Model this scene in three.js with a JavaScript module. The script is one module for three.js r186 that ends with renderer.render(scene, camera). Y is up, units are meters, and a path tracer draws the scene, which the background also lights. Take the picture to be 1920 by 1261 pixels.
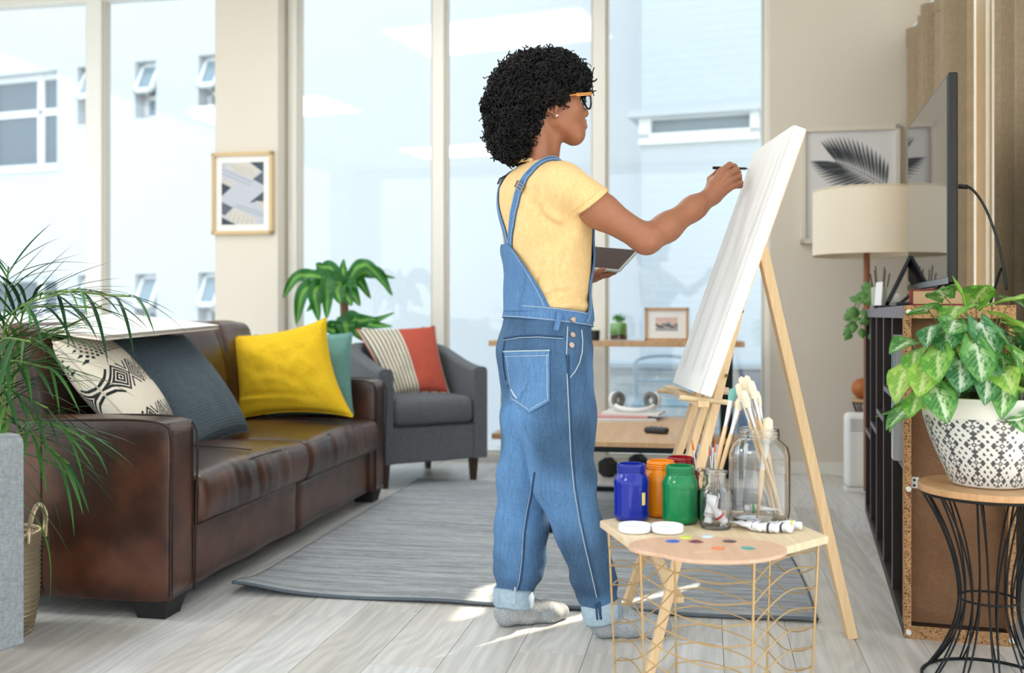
import * as THREE from 'three';
import { RoundedBoxGeometry } from 'three/addons/geometries/RoundedBoxGeometry.js';
import { mergeGeometries, mergeVertices } from 'three/addons/utils/BufferGeometryUtils.js';
import { RectAreaLightUniformsLib } from 'three/addons/lights/RectAreaLightUniformsLib.js';

// ---------------------------------------------------------------- camera, sky, sun, lamps, exposure
const scene = new THREE.Scene();
const SKY = 1.0, SUN = 7.0;
const FOCAL = 1900, EYE = 0.95;                       // focal length in pixels of a 1920 wide frame, eye height in metres
const camera = new THREE.PerspectiveCamera(2 * Math.atan(630.5 / FOCAL) * 180 / Math.PI, 1920 / 1261, 0.05, 200);
camera.position.set(0, EYE, 0);
camera.lookAt(0, EYE, -1);
camera.setViewOffset(1920, 1261, 0, 40.5, 1920, 1261); // shifted lens: verticals stay upright
camera.focus = 2.95;
camera.userData.fStop = 2.2;
const renderer = new THREE.WebGLRenderer({ antialias: true });
renderer.toneMapping = THREE.LinearToneMapping;
renderer.toneMappingExposure = 2.3;
renderer.shadowMap.enabled = true;
renderer.shadowMap.type = THREE.PCFSoftShadowMap;
RectAreaLightUniformsLib.init();

const TURN = 10.8 * Math.PI / 180, ROOM_C = Math.cos(TURN), ROOM_S = Math.sin(TURN);   // the room is turned against the view
const V3 = (x, y, z) => new THREE.Vector3(x, y, z);
const room = (a, y, b) => V3(a * ROOM_C + b * ROOM_S, y, a * ROOM_S - b * ROOM_C);      // a: along the window wall, b: away towards it
const at = (px, py, d) => V3((px - 960) / FOCAL * d, EYE - (py - 590) / FOCAL * d, -d);
const RY = -TURN;

{ // pale hazy daylight sky
  const w = 64, h = 32, data = new Float32Array(w * h * 4);
  for (let j = 0; j < h; j++) for (let i = 0; i < w; i++) {
    const up = Math.sin(((j + 0.5) / h - 0.5) * Math.PI), t = Math.max(0, up);
    const c = up > 0 ? [0.95 - 0.30 * t, 1.0 - 0.14 * t, 1.03 + 0.02 * t] : [0.55, 0.57, 0.58];
    const k = (j * w + i) * 4;
    data[k] = c[0] * SKY; data[k + 1] = c[1] * SKY; data[k + 2] = c[2] * SKY; data[k + 3] = 1;
  }
  const sky = new THREE.DataTexture(data, w, h, THREE.RGBAFormat, THREE.FloatType);
  sky.mapping = THREE.EquirectangularReflectionMapping; sky.magFilter = sky.minFilter = THREE.LinearFilter; sky.needsUpdate = true;
  scene.background = sky;
}
const sun = new THREE.DirectionalLight(new THREE.Color().setRGB(1.0, 0.86, 0.66), SUN);
{
  const target = at(1090, 900, 2.97), el = 42.5 * Math.PI / 180, az = 38 * Math.PI / 180;
  sun.position.copy(target).add(V3(Math.cos(az) * Math.cos(el), Math.sin(el), -Math.sin(az) * Math.cos(el)).multiplyScalar(12));
  sun.target.position.copy(target);
  sun.castShadow = true; sun.shadow.mapSize.set(4096, 4096);
  Object.assign(sun.shadow.camera, { left: -9, right: 9, top: 9, bottom: -9, near: 0.5, far: 40 });
  scene.add(sun, sun.target);
}

// unseen ceiling panels added as fill for the room: a glowing diffuser and a light of its size just below it (fittings are built with the room)
const PANELS = [[-1.68, 4.7, 1.6], [-3.3, -1.0, 6.5], [-4.75, 2.2, 5.0]], PANEL = { w: 1.7, d: 0.9, y: 3.27 };
for (const [a, b, glow] of PANELS) {
  const l = new THREE.RectAreaLight(new THREE.Color().setRGB(1, 0.98, 0.95), glow, PANEL.w, PANEL.d);
  l.position.copy(room(a, PANEL.y - 0.012, b)); l.lookAt(l.position.x, 0, l.position.z); scene.add(l);
}

// ---------------------------------------------------------------- helpers
let seed = 7;
const rnd = () => { seed = (seed * 1664525 + 1013904223) >>> 0; return seed / 4294967296; };
const rr = (a, b) => a + (b - a) * rnd();
const reseed = (s) => { seed = s >>> 0; };
const lerp = (a, b, t) => a + (b - a) * t, clamp = (x, a = 0, b = 1) => Math.min(b, Math.max(a, x)), smooth = (a, b, x) => { const t = clamp((x - a) / (b - a)); return t * t * (3 - 2 * t); };
const hash = (x, y, z = 0) => { let h = (x * 374761393 + y * 668265263 + z * 2147483647) | 0; h = Math.imul(h ^ (h >>> 13), 1274126177); return ((h ^ (h >>> 16)) >>> 0) / 4294967296; };
function noise2(x, y, period = 1e6) {
  const xi = Math.floor(x), yi = Math.floor(y), u = x - xi, v = y - yi, s = u * u * (3 - 2 * u), t = v * v * (3 - 2 * v), m = (n) => ((n % period) + period) % period;
  return lerp(lerp(hash(m(xi), m(yi)), hash(m(xi + 1), m(yi)), s), lerp(hash(m(xi), m(yi + 1)), hash(m(xi + 1), m(yi + 1)), s), t);
}
function noise3(x, y, z) {
  const xi = Math.floor(x), yi = Math.floor(y), zi = Math.floor(z), s0 = x - xi, t0 = y - yi, r0 = z - zi;
  const s = s0 * s0 * (3 - 2 * s0), t = t0 * t0 * (3 - 2 * t0), r = r0 * r0 * (3 - 2 * r0);
  const f = (k) => lerp(lerp(hash(xi, yi, zi + k), hash(xi + 1, yi, zi + k), s), lerp(hash(xi, yi + 1, zi + k), hash(xi + 1, yi + 1, zi + k), s), t);
  return lerp(f(0), f(1), r);
}
function fbm(x, y, period, octaves = 4) { let s = 0, a = 0.5, p = period, k = 1; for (let o = 0; o < octaves; o++) { s += a * noise2(x * k + o * 17, y * k + o * 31, p); a /= 2; k *= 2; p *= 2; } return s / (1 - Math.pow(0.5, octaves)); }
const byte = (v) => Math.max(0, Math.min(255, Math.round(v)));
function tex(w, h, fn, color = true) {                 // fn(u, v) gives 0..255 triples or one number
  const data = new Uint8Array(w * h * 4);
  for (let j = 0; j < h; j++) for (let i = 0; i < w; i++) {
    const c = fn((i + 0.5) / w, (j + 0.5) / h), k = (j * w + i) * 4, one = typeof c === 'number';
    data[k] = byte(one ? c : c[0]); data[k + 1] = byte(one ? c : c[1]); data[k + 2] = byte(one ? c : c[2]); data[k + 3] = 255;
  }
  const t = new THREE.DataTexture(data, w, h);
  t.wrapS = t.wrapT = THREE.RepeatWrapping; t.magFilter = THREE.LinearFilter; t.minFilter = THREE.LinearMipmapLinearFilter; t.generateMipmaps = true;
  if (color) t.colorSpace = THREE.SRGBColorSpace;
  t.needsUpdate = true;
  return t;
}
const rep = (t, x, y = x) => { const c = t.clone(); c.repeat.set(x, y); c.needsUpdate = true; return c; };
const mix3 = (a, b, t) => [lerp(a[0], b[0], t), lerp(a[1], b[1], t), lerp(a[2], b[2], t)];
const rgb = (r, g, b) => new THREE.Color().setRGB(r / 255, g / 255, b / 255, THREE.SRGBColorSpace);
const std = (color, roughness = 0.6, more = {}) => new THREE.MeshStandardMaterial({ color: Array.isArray(color) ? rgb(...color) : color, roughness, ...more });
const phys = (color, roughness = 0.6, more = {}) => new THREE.MeshPhysicalMaterial({ color: Array.isArray(color) ? rgb(...color) : color, roughness, ...more });

function metreUV(g, s = 1) {                            // box-projected uv in metres
  const p = g.attributes.position, n = g.attributes.normal, uv = new Float32Array(p.count * 2);
  for (let i = 0; i < p.count; i++) {
    const x = Math.abs(n.getX(i)), y = Math.abs(n.getY(i)), z = Math.abs(n.getZ(i));
    const u = x > y && x > z ? p.getZ(i) : p.getX(i), v = y >= x && y >= z ? p.getZ(i) : p.getY(i);
    uv[2 * i] = u * s; uv[2 * i + 1] = v * s;
  }
  g.setAttribute('uv', new THREE.BufferAttribute(uv, 2));
  return g;
}
function join(list, keepUV = false) {
  const gs = list.map((g) => { const o = g.index ? g.toNonIndexed() : g; for (const k of Object.keys(o.attributes)) if (!['position', 'normal', 'uv', 'color'].includes(k)) o.deleteAttribute(k); if (!keepUV || !o.attributes.uv) metreUV(o); return o; });
  return gs.length === 1 ? gs[0] : mergeGeometries(gs);
}
function mesh(name, geos, material, parent = scene, label) {
  const g = Array.isArray(geos) ? join(geos) : geos;
  const m = new THREE.Mesh(g, material);
  m.name = parent === scene ? numbered(name) : name; m.castShadow = m.receiveShadow = true;
  if (label) m.userData.label = label;
  parent.add(m);
  return m;
}
const taken = {};
function numbered(name) { const n = taken[name] = (taken[name] ?? -1) + 1; return n ? `${name}_${String(n).padStart(3, '0')}` : name; }
function tag(o, label, category, group) { Object.assign(o.userData, { label, category }); if (group) o.userData.group = group; return o; }
function thing(name, label, category, pos = V3(0, 0, 0), turn = 0, group) {
  const o = new THREE.Group(); o.name = numbered(name); o.position.copy(pos); o.rotation.y = turn; scene.add(o);
  return tag(o, label, category, group);
}
function copy(src, label, pos, turn) {
  const o = src.clone(); o.name = numbered(src.name.replace(/_\d{3}$/, '')); o.userData = { ...src.userData, label }; if (pos) o.position.copy(pos); if (turn !== undefined) o.rotation.y = turn;
  scene.add(o); return o;
}
const structure = (o, label) => { o.userData.kind = 'structure'; if (label) o.userData.label = label; return o; };
const box = (w, h, d, r = 0, x = 0, y = 0, z = 0) => (r ? new RoundedBoxGeometry(w, h, d, 2, r) : new THREE.BoxGeometry(w, h, d)).translate(x, y, z);
const span = (x0, x1, y0, y1, z0, z1, r = 0) => box(x1 - x0, y1 - y0, z1 - z0, r, (x0 + x1) / 2, (y0 + y1) / 2, (z0 + z1) / 2);
function bar(a, b, w, h, r = 0, up = V3(0, 1, 0)) {      // a box from a to b
  const dir = b.clone().sub(a), len = dir.length(), z = dir.clone().normalize(); if (Math.abs(z.dot(up)) > 0.98) up = V3(0, 0, 1);
  const x = up.clone().cross(z).normalize(), y = z.clone().cross(x);
  return box(w, h, len, r).applyMatrix4(new THREE.Matrix4().makeBasis(x, y, z).setPosition(a.clone().add(b).multiplyScalar(0.5)));
}
const tube = (pts, r, seg = pts.length * 5, radial = 8, closed = false) => new THREE.TubeGeometry(new THREE.CatmullRomCurve3(pts, closed, 'centripetal'), seg, r, radial, closed);
function rod(a, b, r0, r1 = r0, seg = 12) {              // a capped rod from a to b
  const d = b.clone().sub(a), g = new THREE.CylinderGeometry(r1, r0, d.length(), seg);
  return g.applyMatrix4(new THREE.Matrix4().makeRotationFromQuaternion(new THREE.Quaternion().setFromUnitVectors(V3(0, 1, 0), d.clone().normalize()))).translate(...a.clone().add(b).multiplyScalar(0.5).toArray());
}
const lathe = (pts, seg = 48) => new THREE.LatheGeometry(pts.map(([x, y]) => new THREE.Vector2(x, y)), seg);
function extrude(pts, depth, bevel = 0, holes = []) {
  const s = new THREE.Shape(pts.map(([x, y]) => new THREE.Vector2(x, y)));
  for (const h of holes) s.holes.push(new THREE.Path(h.map(([x, y]) => new THREE.Vector2(x, y))));
  return new THREE.ExtrudeGeometry(s, { depth, bevelEnabled: bevel > 0, bevelThickness: bevel, bevelSize: bevel, bevelSegments: 2, curveSegments: 24 });
}
function puff(w, h, d, r, fn, n = 18) {                  // a soft rounded block, its surface moved by fn(x, y, z) in -1..1
  let g = new THREE.BoxGeometry(w, h, d, n, Math.max(4, Math.round(n * h / Math.max(w, d))), n);
  g.deleteAttribute('uv'); g.deleteAttribute('normal'); g = mergeVertices(g, 1e-5);
  const p = g.attributes.position, v = V3(0, 0, 0), c = V3(0, 0, 0);
  for (let i = 0; i < p.count; i++) {
    v.fromBufferAttribute(p, i); c.set(clamp(v.x, -w / 2 + r, w / 2 - r), clamp(v.y, -h / 2 + r, h / 2 - r), clamp(v.z, -d / 2 + r, d / 2 - r));
    const o = v.clone().sub(c); if (o.length() > 1e-6) v.copy(c).addScaledVector(o.normalize(), r);
    if (fn) { const m = fn(2 * v.x / w, 2 * v.y / h, 2 * v.z / d, v); v.add(m); }
    p.setXYZ(i, v.x, v.y, v.z);
  }
  g.computeVertexNormals();
  return g;
}
function grid(nu, nv, fn, closeU = false) {              // a smooth surface from fn(u, v)
  const pos = [], uv = [], idx = [];
  for (let j = 0; j <= nv; j++) for (let i = 0; i <= nu; i++) { const q = fn(i / nu, j / nv); pos.push(q.x, q.y, q.z); uv.push(i / nu, j / nv); }
  for (let j = 0; j < nv; j++) for (let i = 0; i < nu; i++) { const a = j * (nu + 1) + i, b = a + 1, c = a + nu + 1, d = c + 1; idx.push(a, b, d, a, d, c); }
  const g = new THREE.BufferGeometry();
  g.setAttribute('position', new THREE.Float32BufferAttribute(pos, 3)); g.setAttribute('uv', new THREE.Float32BufferAttribute(uv, 2)); g.setIndex(idx); g.computeVertexNormals();
  if (closeU) { const n = g.attributes.normal; for (let j = 0; j <= nv; j++) { const a = j * (nu + 1), b = a + nu, m = V3(n.getX(a) + n.getX(b), n.getY(a) + n.getY(b), n.getZ(a) + n.getZ(b)).normalize(); n.setXYZ(a, m.x, m.y, m.z); n.setXYZ(b, m.x, m.y, m.z); } }
  return g;
}
function paint(canvasW, canvasH, draw) {                 // flat print
  const c = document.createElement('canvas'); c.width = canvasW; c.height = canvasH;
  const x = c.getContext('2d'); draw(x, canvasW, canvasH);
  const t = new THREE.CanvasTexture(c); t.colorSpace = THREE.SRGBColorSpace; t.wrapS = t.wrapT = THREE.RepeatWrapping; return t;
}

// ---------------------------------------------------------------- materials
const T = {};
T.grain = tex(256, 1024, (u, v) => { // pale laminate, grain along v
  const warp = fbm(u * 4, v * 4, 4, 3) * 1.6, n = fbm(u * 26 + warp, v * 3, 1e6, 4), edge = Math.min(u, 1 - u) < 0.02 ? 0 : 1, fine = noise2(u * 120, v * 14, 1e6);
  const rings = 0.5 + 0.5 * Math.sin((u * 9 + warp * 2.2) * 6.283 * 1.2);
  const k = 0.55 * n + 0.25 * fine + 0.2 * rings;
  return mix3([198, 198, 198], [222, 222, 222], smooth(0.25, 0.75, k));
});
T.grainBump = tex(256, 512, (u, v) => 128 + 90 * (noise2(u * 90, v * 8, 1e6) - 0.5) + 60 * (noise2(u * 30, v * 4, 1e6) - 0.5), false);
const woodTex = (dark, light, w = 256, h = 512) => tex(w, h, (u, v) => {
  const warp = fbm(u * 3, v * 3, 3, 3) * 1.4, n = fbm(u * 22 + warp * 2, v * 2, 1e6, 4), f = noise2(u * 110, v * 10, 1e6);
  return mix3(dark, light, clamp(0.65 * n + 0.35 * f));
});
T.pine = woodTex([224, 186, 138], [246, 218, 176]);
T.oak = woodTex([176, 136, 96], [214, 178, 138]);
T.ply = woodTex([206, 180, 142], [240, 222, 192]);
T.linen = tex(256, 256, (u, v) => { const k = 0.5 * noise2(u * 128, v * 12, 128) + 0.5 * noise2(u * 12, v * 128, 128); return mix3([150, 131, 105], [190, 170, 141], k); });
T.weaveBump = tex(256, 256, (u, v) => 128 + 60 * Math.sin(u * 64 * 6.2832) * Math.cos(v * 64 * 6.2832) + 50 * (noise2(u * 64, v * 64, 64) - 0.5), false);
T.brick = tex(512, 512, (u, v) => { // painted brick courses, far away
  const r = v * 14, row = Math.floor(r), c = (u * 5 + (row % 2) * 0.5) % 1, m = Math.min(r - row, 1 - (r - row)) < 0.07 || Math.min(c, 1 - c) < 0.02 ? 0 : 1;
  return m ? 200 + 40 * noise2(Math.floor(u * 5 + (row % 2) * 0.5) * 3.1, row * 1.7) : 120;
}, false);
T.speckle = tex(256, 256, (u, v) => 110 + 90 * fbm(u * 40, v * 40, 40, 3), false);
const M = {
  wall: std([220, 212, 199], 0.9, { bumpMap: rep(T.speckle, 2), bumpScale: 0.0006 }),
  ceiling: std([238, 236, 230], 0.9),
  frame: std([232, 231, 224], 0.45),
  frameBeige: std([206, 200, 186], 0.5),  // beige of the mullion beads
  glass: phys([255, 255, 255], 0.0, { transmission: 1, thickness: 0, ior: 1.5 }),
  facade: std([200, 206, 209], 0.85, { bumpMap: rep(T.brick, 0.8, 0.8), bumpScale: 0.004 }),
  facadeTwo: std([188, 199, 205], 0.85, { bumpMap: rep(T.brick, 0.8, 0.8), bumpScale: 0.006 }),
  whiteFrame: std([236, 242, 244], 0.5),
  darkPane: phys([84, 104, 116], 0.08, { specularIntensity: 0.6 }),
  greyPane: phys([128, 150, 162], 0.12),
  pine: std([255, 255, 255], 0.55, { map: rep(T.pine, 6, 1.5), bumpMap: rep(T.grainBump, 6, 2), bumpScale: 0.0003 }),
  oak: std([255, 255, 255], 0.5, { map: rep(T.oak, 3, 1) }),
  oakPale: std([255, 250, 242], 0.5, { map: rep(T.ply, 3, 1.2) }),
  black: std([20, 21, 24], 0.5),
  blackMetal: std([22, 26, 30], 0.4, { metalness: 0.6 }),
  white: std([240, 240, 238], 0.5),
  darkWood: std([66, 42, 30], 0.4),
};
const plankMats = [[255, 255, 255], [246, 244, 240], [238, 235, 230], [250, 246, 240]].map((c) => phys(c, 0.42, { map: rep(T.grain, 1 / 0.5, 1 / 2.2), bumpMap: rep(T.grainBump, 2, 0.5), bumpScale: 0.0004, clearcoat: 0.25, clearcoatRoughness: 0.3 }));

// ---------------------------------------------------------------- the room
const WALL_B = 6.27, GLASS_B = 6.45, LEFT_A = -5.6, RIGHT_A = 1.3, FRONT_B = -2.8, TOP = 3.3;
const aAt = (px, b) => { const t = (px - 960) / FOCAL; const d = b / (ROOM_C + t * ROOM_S); return d * (t * ROOM_C - ROOM_S); };
const bAt = (px, a) => { const t = (px - 960) / FOCAL; return a * (ROOM_C + t * ROOM_S) / (t * ROOM_C - ROOM_S); };
// room-space boxes: local x = a, local z = -b
const rbox = (a0, a1, y0, y1, b0, b1, r = 0) => span(a0, a1, y0, y1, -b1, -b0, r);
const roomMesh = (name, geos, mat, parent) => { const m = mesh(name, geos, mat, parent ?? scene); if (!parent) m.rotation.y = RY; return m; };

{ // floor of single planks
  const floor = structure(new THREE.Group()); floor.name = 'floor'; floor.rotation.y = RY; scene.add(floor);
  mesh('subfloor', [rbox(LEFT_A - 0.2, RIGHT_A + 0.2, -0.12, -0.0125, FRONT_B - 0.2, WALL_B + 0.4)], std([120, 112, 102], 0.9), floor);
  const W = 0.19, L = 1.28, geos = [];
  for (let k = 0; k < 8; k++) {
    const g = metreUV(box(W - 0.0012, 0.012, L - 0.0012, 0.001)), uv = g.attributes.uv, o = k * 0.37, q = k * 0.71;
    for (let i = 0; i < uv.count; i++) uv.setXY(i, uv.getX(i) + o, uv.getY(i) + q);
    geos.push(g);
  }
  reseed(11);
  let row = 0;
  for (let a = LEFT_A - 0.05; a < RIGHT_A + 0.2; a += W, row++) for (let b = FRONT_B - ((row * 0.43) % 1) * L; b < WALL_B + 0.35; b += L) {
    const p = new THREE.Mesh(geos[Math.floor(rnd() * 8)], plankMats[Math.floor(rnd() * 4)]);
    p.name = 'plank'; p.position.set(a + W / 2, -0.006, -(b + L / 2)); p.receiveShadow = true; floor.add(p);
  }
}
const roomPiece = (name, boxes, mat = M.wall) => structure(roomMesh(name, boxes, mat));
roomPiece('ceiling', [rbox(LEFT_A - 0.2, RIGHT_A + 0.3, TOP, TOP + 0.2, FRONT_B - 0.2, WALL_B + 0.4)], M.ceiling);
PANELS.forEach(([a, b], k) => {  // fittings of the added fill panels, all out of view
  const o = thing('ceiling_fill_light', ['flat white fill panel added on the ceiling nearest the window wall', 'flat white fill panel added on the ceiling behind the viewer', 'flat white fill panel added on the ceiling over the room side wall'][k], 'ceiling light', room(a, PANEL.y, b), 0);
  mesh('housing', [box(PANEL.w + 0.06, 0.03, PANEL.d + 0.06, 0.006, 0, 0.016, 0)], M.white, o);
  mesh('diffuser', [box(PANEL.w, 0.006, PANEL.d, 0, 0, -0.002, 0)], std([240, 240, 236], 0.6, { emissive: new THREE.Color(1, 0.98, 0.95), emissiveIntensity: 1.2 }), o);
});
const PIL0 = aAt(403, WALL_B), PIL1 = aAt(521, WALL_B), END = aAt(1443, WALL_B);
roomPiece('wall_back', [rbox(PIL0, PIL1, 0, TOP, WALL_B, 6.58), rbox(END, RIGHT_A + 0.3, 0, TOP, WALL_B, 6.58), rbox(LEFT_A - 0.2, END + 0.05, 3.2, TOP, WALL_B + 0.05, 6.58)]);
roomPiece('baseboard_back', [rbox(END + 0.002, RIGHT_A, 0.0, 0.075, WALL_B - 0.014, WALL_B, 0.004), rbox(PIL0, PIL1, 0, 0.075, WALL_B - 0.014, WALL_B, 0.004)], M.frame);
// side wall with a tall window behind the curtains and another one nearer
roomPiece('wall_right', [rbox(RIGHT_A, RIGHT_A + 0.2, 0, TOP, 6.0, 6.5), rbox(RIGHT_A, RIGHT_A + 0.2, 0, TOP, 2.9, 4.35), rbox(RIGHT_A, RIGHT_A + 0.2, 0, TOP, FRONT_B - 0.2, -2.4), rbox(RIGHT_A, RIGHT_A + 0.2, 3.18, TOP, -2.4, 6.0)]);
roomPiece('wall_left', [rbox(LEFT_A - 0.2, LEFT_A, 0, TOP, 5.9, 6.5), rbox(LEFT_A - 0.2, LEFT_A, 0, TOP, FRONT_B - 0.2, -2.2), rbox(LEFT_A - 0.2, LEFT_A, 0, 0.1, -2.2, 5.9), rbox(LEFT_A - 0.2, LEFT_A, 3.15, TOP, -2.2, 5.9)]);
roomPiece('wall_front', [rbox(LEFT_A - 0.2, -5.2, 0, TOP, FRONT_B - 0.2, FRONT_B), rbox(1.0, RIGHT_A + 0.2, 0, TOP, FRONT_B - 0.2, FRONT_B), rbox(-5.2, 1.0, 0, 0.1, FRONT_B - 0.2, FRONT_B), rbox(-5.2, 1.0, 3.15, TOP, FRONT_B - 0.2, FRONT_B)]);

// glazed wall: windows with frames, mullions and panes
function windowUnit(name, a0, a1, y0, y1, b, mullions, along = 'a') {
  const g = new THREE.Group(); g.name = name; structure(g); g.rotation.y = RY; scene.add(g);
  const f = along === 'a' ? (u0, u1, v0, v1, d0, d1, r) => rbox(u0, u1, v0, v1, b + d0, b + d1, r) : (u0, u1, v0, v1, d0, d1, r) => rbox(b + d0, b + d1, v0, v1, u0, u1, r);
  mesh('bottom_rail', [f(a0, a1, y0, y0 + 0.055, -0.04, 0.05, 0.004), f(a0, a1, y0 + 0.055, y0 + 0.075, -0.02, 0.03)], M.frame, g);
  mesh('top_rail', [f(a0, a1, y1 - 0.06, y1, -0.04, 0.05, 0.004)], M.frame, g);
  const posts = [[a0, a0 + 0.06], ...mullions, [a1 - 0.06, a1]];
  for (const [u, v] of posts) {
    mesh('mullion', [f(u + 0.018, v - 0.018, y0, y1, -0.055, 0.06, 0.005)], M.frame, g);
    mesh('mullion_bead', [f(u, u + 0.018, y0, y1, -0.03, 0.04), f(v - 0.018, v, y0, y1, -0.03, 0.04)], M.frameBeige, g);
  }
  for (let k = 0; k + 1 < posts.length; k++) mesh('pane', [f(posts[k][1] - 0.01, posts[k + 1][0] + 0.01, y0 + 0.06, y1 - 0.05, 0.0, 0.0008)], M.glass, g);
  return g;
}
const am = (p0, p1) => [aAt(p0, GLASS_B), aAt(p1, GLASS_B)];
windowUnit('window_1', LEFT_A, PIL0 + 0.02, 0, 3.2, GLASS_B, [am(165, 202)]);
windowUnit('window_2', PIL1 - 0.0, aAt(1440, GLASS_B) + 0.02, 0, 3.2, GLASS_B, [am(544, 566), am(810, 841), am(1109, 1142)]);
windowUnit('window_3', 4.35, 6.0, 0, 3.18, RIGHT_A + 0.1, [[4.72, 4.87], [4.955, 5.14], [bAt(1868, 1.39), bAt(1846, 1.39)]], 'b');  // first two posts are added out of view to narrow the sunbeam
windowUnit('window_4', -2.4, 2.9, 0, 3.18, RIGHT_A + 0.1, [[-0.68, -0.6], [1.12, 1.2]], 'b');

// ---------------------------------------------------------------- outside
structure(mesh('ground', [box(90, 0.4, 90, 0, 0, -4.6, -20)], std([176, 180, 182], 0.95)), 'pale paved ground far below the windows');
{
  const SL = 0.35, cb = 1 / Math.hypot(1, SL), dirA = Math.atan(SL), turn = Math.atan2(SL, 1);
  const D0 = 14, X0 = -4.94;
  const fac = (px, py) => { const t = (px - 960) / FOCAL, d = (D0 + SL * X0) / (1 + SL * t); return [(t * d - X0) / cb, EYE - (py - 590) / FOCAL * d]; };
  const rect = (x0, y0, x1, y1) => { const a = fac(x0, y1), b = fac(x1, y0); return [a[0], a[1], b[0], b[1]]; };
  const b = thing('office_building', 'pale blue-white painted building across the street with small open windows', 'building', V3(X0, 0, -D0), -turn);
  const wins = [[-44, 131, 107, 318], [145, 122, 186, 234], [253, 112, 292, 222], [372, 100, 412, 214], [-44, 517, 107, 704], [145, 515, 186, 628], [253, 513, 293, 627], [371, 510, 412, 625]].map((r) => rect(...r));
  const wide = fac(1230, 300)[0];
  mesh('wall', [extrude([[-9, -4.4], [wide, -4.4], [wide, 9], [-9, 9]], 0.5, 0, wins.map(([x0, y0, x1, y1]) => [[x0, y0], [x1, y0], [x1, y1], [x0, y1]])).translate(0, 0, -0.5)], M.facade, b);
  mesh('room_back', [box(wide + 9, 13, 0.1, 0, (wide - 9) / 2, 2, -0.75)], std([120, 130, 136], 0.9), b);
  wins.forEach(([x0, y0, x1, y1], k) => {
    const w = x1 - x0, h = y1 - y0, f = 0.07, z = -0.2, fr = [span(x0, x0 + f, y0, y1, z - 0.06, z), span(x1 - f, x1, y0, y1, z - 0.06, z), span(x0, x1, y0, y0 + f, z - 0.06, z), span(x0, x1, y1 - f, y1, z - 0.06, z)];
    if (k % 4 === 0) {
      const mx = x0 + w * 0.68, my = y0 + h * 0.6;
      const win = mesh('window', [...fr, span(mx - 0.06, mx + 0.06, y0, y1, z - 0.06, z + 0.01), span(x0, x1, my - 0.05, my + 0.05, z - 0.06, z + 0.01), span(x0 - 0.04, x1 + 0.04, y0 - 0.08, y0, -0.2, 0.05)], M.whiteFrame, b);
      for (const [u0, u1, v0, v1] of [[x0 + f, mx - 0.06, y0 + f, my - 0.05], [mx + 0.06, x1 - f, y0 + f, my - 0.05], [x0 + f, mx - 0.06, my + 0.05, y1 - f], [mx + 0.06, x1 - f, my + 0.05, y1 - f]]) mesh('window_pane', [span(u0, u1, v0, v1, z - 0.05, z - 0.03)], M.darkPane, win);
    } else {
      const my = y0 + h * 0.4, win = mesh('window', [...fr, span(x0, x1, my - 0.03, my + 0.03, z - 0.06, z)], M.whiteFrame, b);
      mesh('window_pane', [span(x0 + f * 0.8, x1 - f * 0.8, y0 + f * 0.8, my, z - 0.05, z - 0.03)], M.greyPane, win);
      const sw = w - 0.04, sh = y1 - my, sash = new THREE.Group(); sash.name = 'sash'; sash.position.set((x0 + x1) / 2, y1 - 0.03, z + 0.03); sash.rotation.x = -0.45; win.add(sash);
      sash.add(new THREE.Mesh(join([span(-sw / 2, -sw / 2 + 0.05, -sh, 0, 0, 0.05), span(sw / 2 - 0.05, sw / 2, -sh, 0, 0, 0.05), span(-sw / 2, sw / 2, -sh, -sh + 0.06, 0, 0.05), span(-sw / 2, sw / 2, -0.05, 0, 0, 0.05)]), M.whiteFrame)); sash.children[0].name = 'sash_frame';
      const pn = new THREE.Mesh(join([span(-sw / 2 + 0.05, sw / 2 - 0.05, -sh + 0.06, -0.05, 0.015, 0.03)]), M.greyPane); pn.name = 'sash_pane'; sash.add(pn);
    }
  });
  // the wing with a ribbon window
  const at2 = (px, py, d) => { const q = at(px, py, d); return q; };
  const c0 = at2(1203, 590, 10.6);
  const w = thing('building_wing', 'pale blue building wing with a long white-framed ribbon window, behind the easel', 'building', V3(c0.x, 0, c0.z), -turn);
  const loc = (px, py) => { const t = (px - 960) / FOCAL, d = (10.6 + SL * c0.x) / (1 + SL * t); return [(t * d - c0.x) / cb, EYE - (py - 590) / FOCAL * d]; };
  const A = loc(1212, 262), B = loc(1424, 210), x1 = loc(1424, 220)[0], y0 = loc(1300, 256)[1], y1 = loc(1300, 214)[1];
  mesh('wall', [extrude([[0, -4.4], [4.9, -4.4], [4.9, 9], [0, 9]], 0.3, 0, [[[0.06, y0], [x1, y0], [x1, y1], [0.06, y1]]]).translate(0, 0, -0.3), span(0, 0.3, -4.4, y0, -2.2, -0.3), span(0, 0.3, y1, 9, -2.2, -0.3), span(0, 0.3, y0, y1, -2.2, -0.95), span(0.3, 2.4, y0 - 0.3, y1 + 0.3, -2.1, -2.0)], M.facadeTwo, w);
  mesh('ledge', [span(-0.12, 2.4, y1 - 0.02, y1 + 0.05, -1.1, 0.16)], M.facadeTwo, w);
  const rw = mesh('ribbon_window', [span(-0.02, x1, y0 - 0.06, y0 + 0.05, -0.12, 0.05), span(-0.02, 0.1, y0, y1, -0.12, 0.05), span(x1 - 0.09, x1, y0, y1, -0.12, 0.05), span(0.0, x1, y1 - 0.03, y1, -0.12, 0.02), span(-0.03, 0.06, y0 - 0.06, y0 + 0.05, -0.95, 0.0), span(-0.03, 0.06, y0, y1, -0.95, -0.86)], M.whiteFrame, w);
  mesh('window_pane', [span(0.1, x1 - 0.09, y0 + 0.05, y1 - 0.03, -0.1, -0.08)], M.greyPane, rw);
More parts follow.
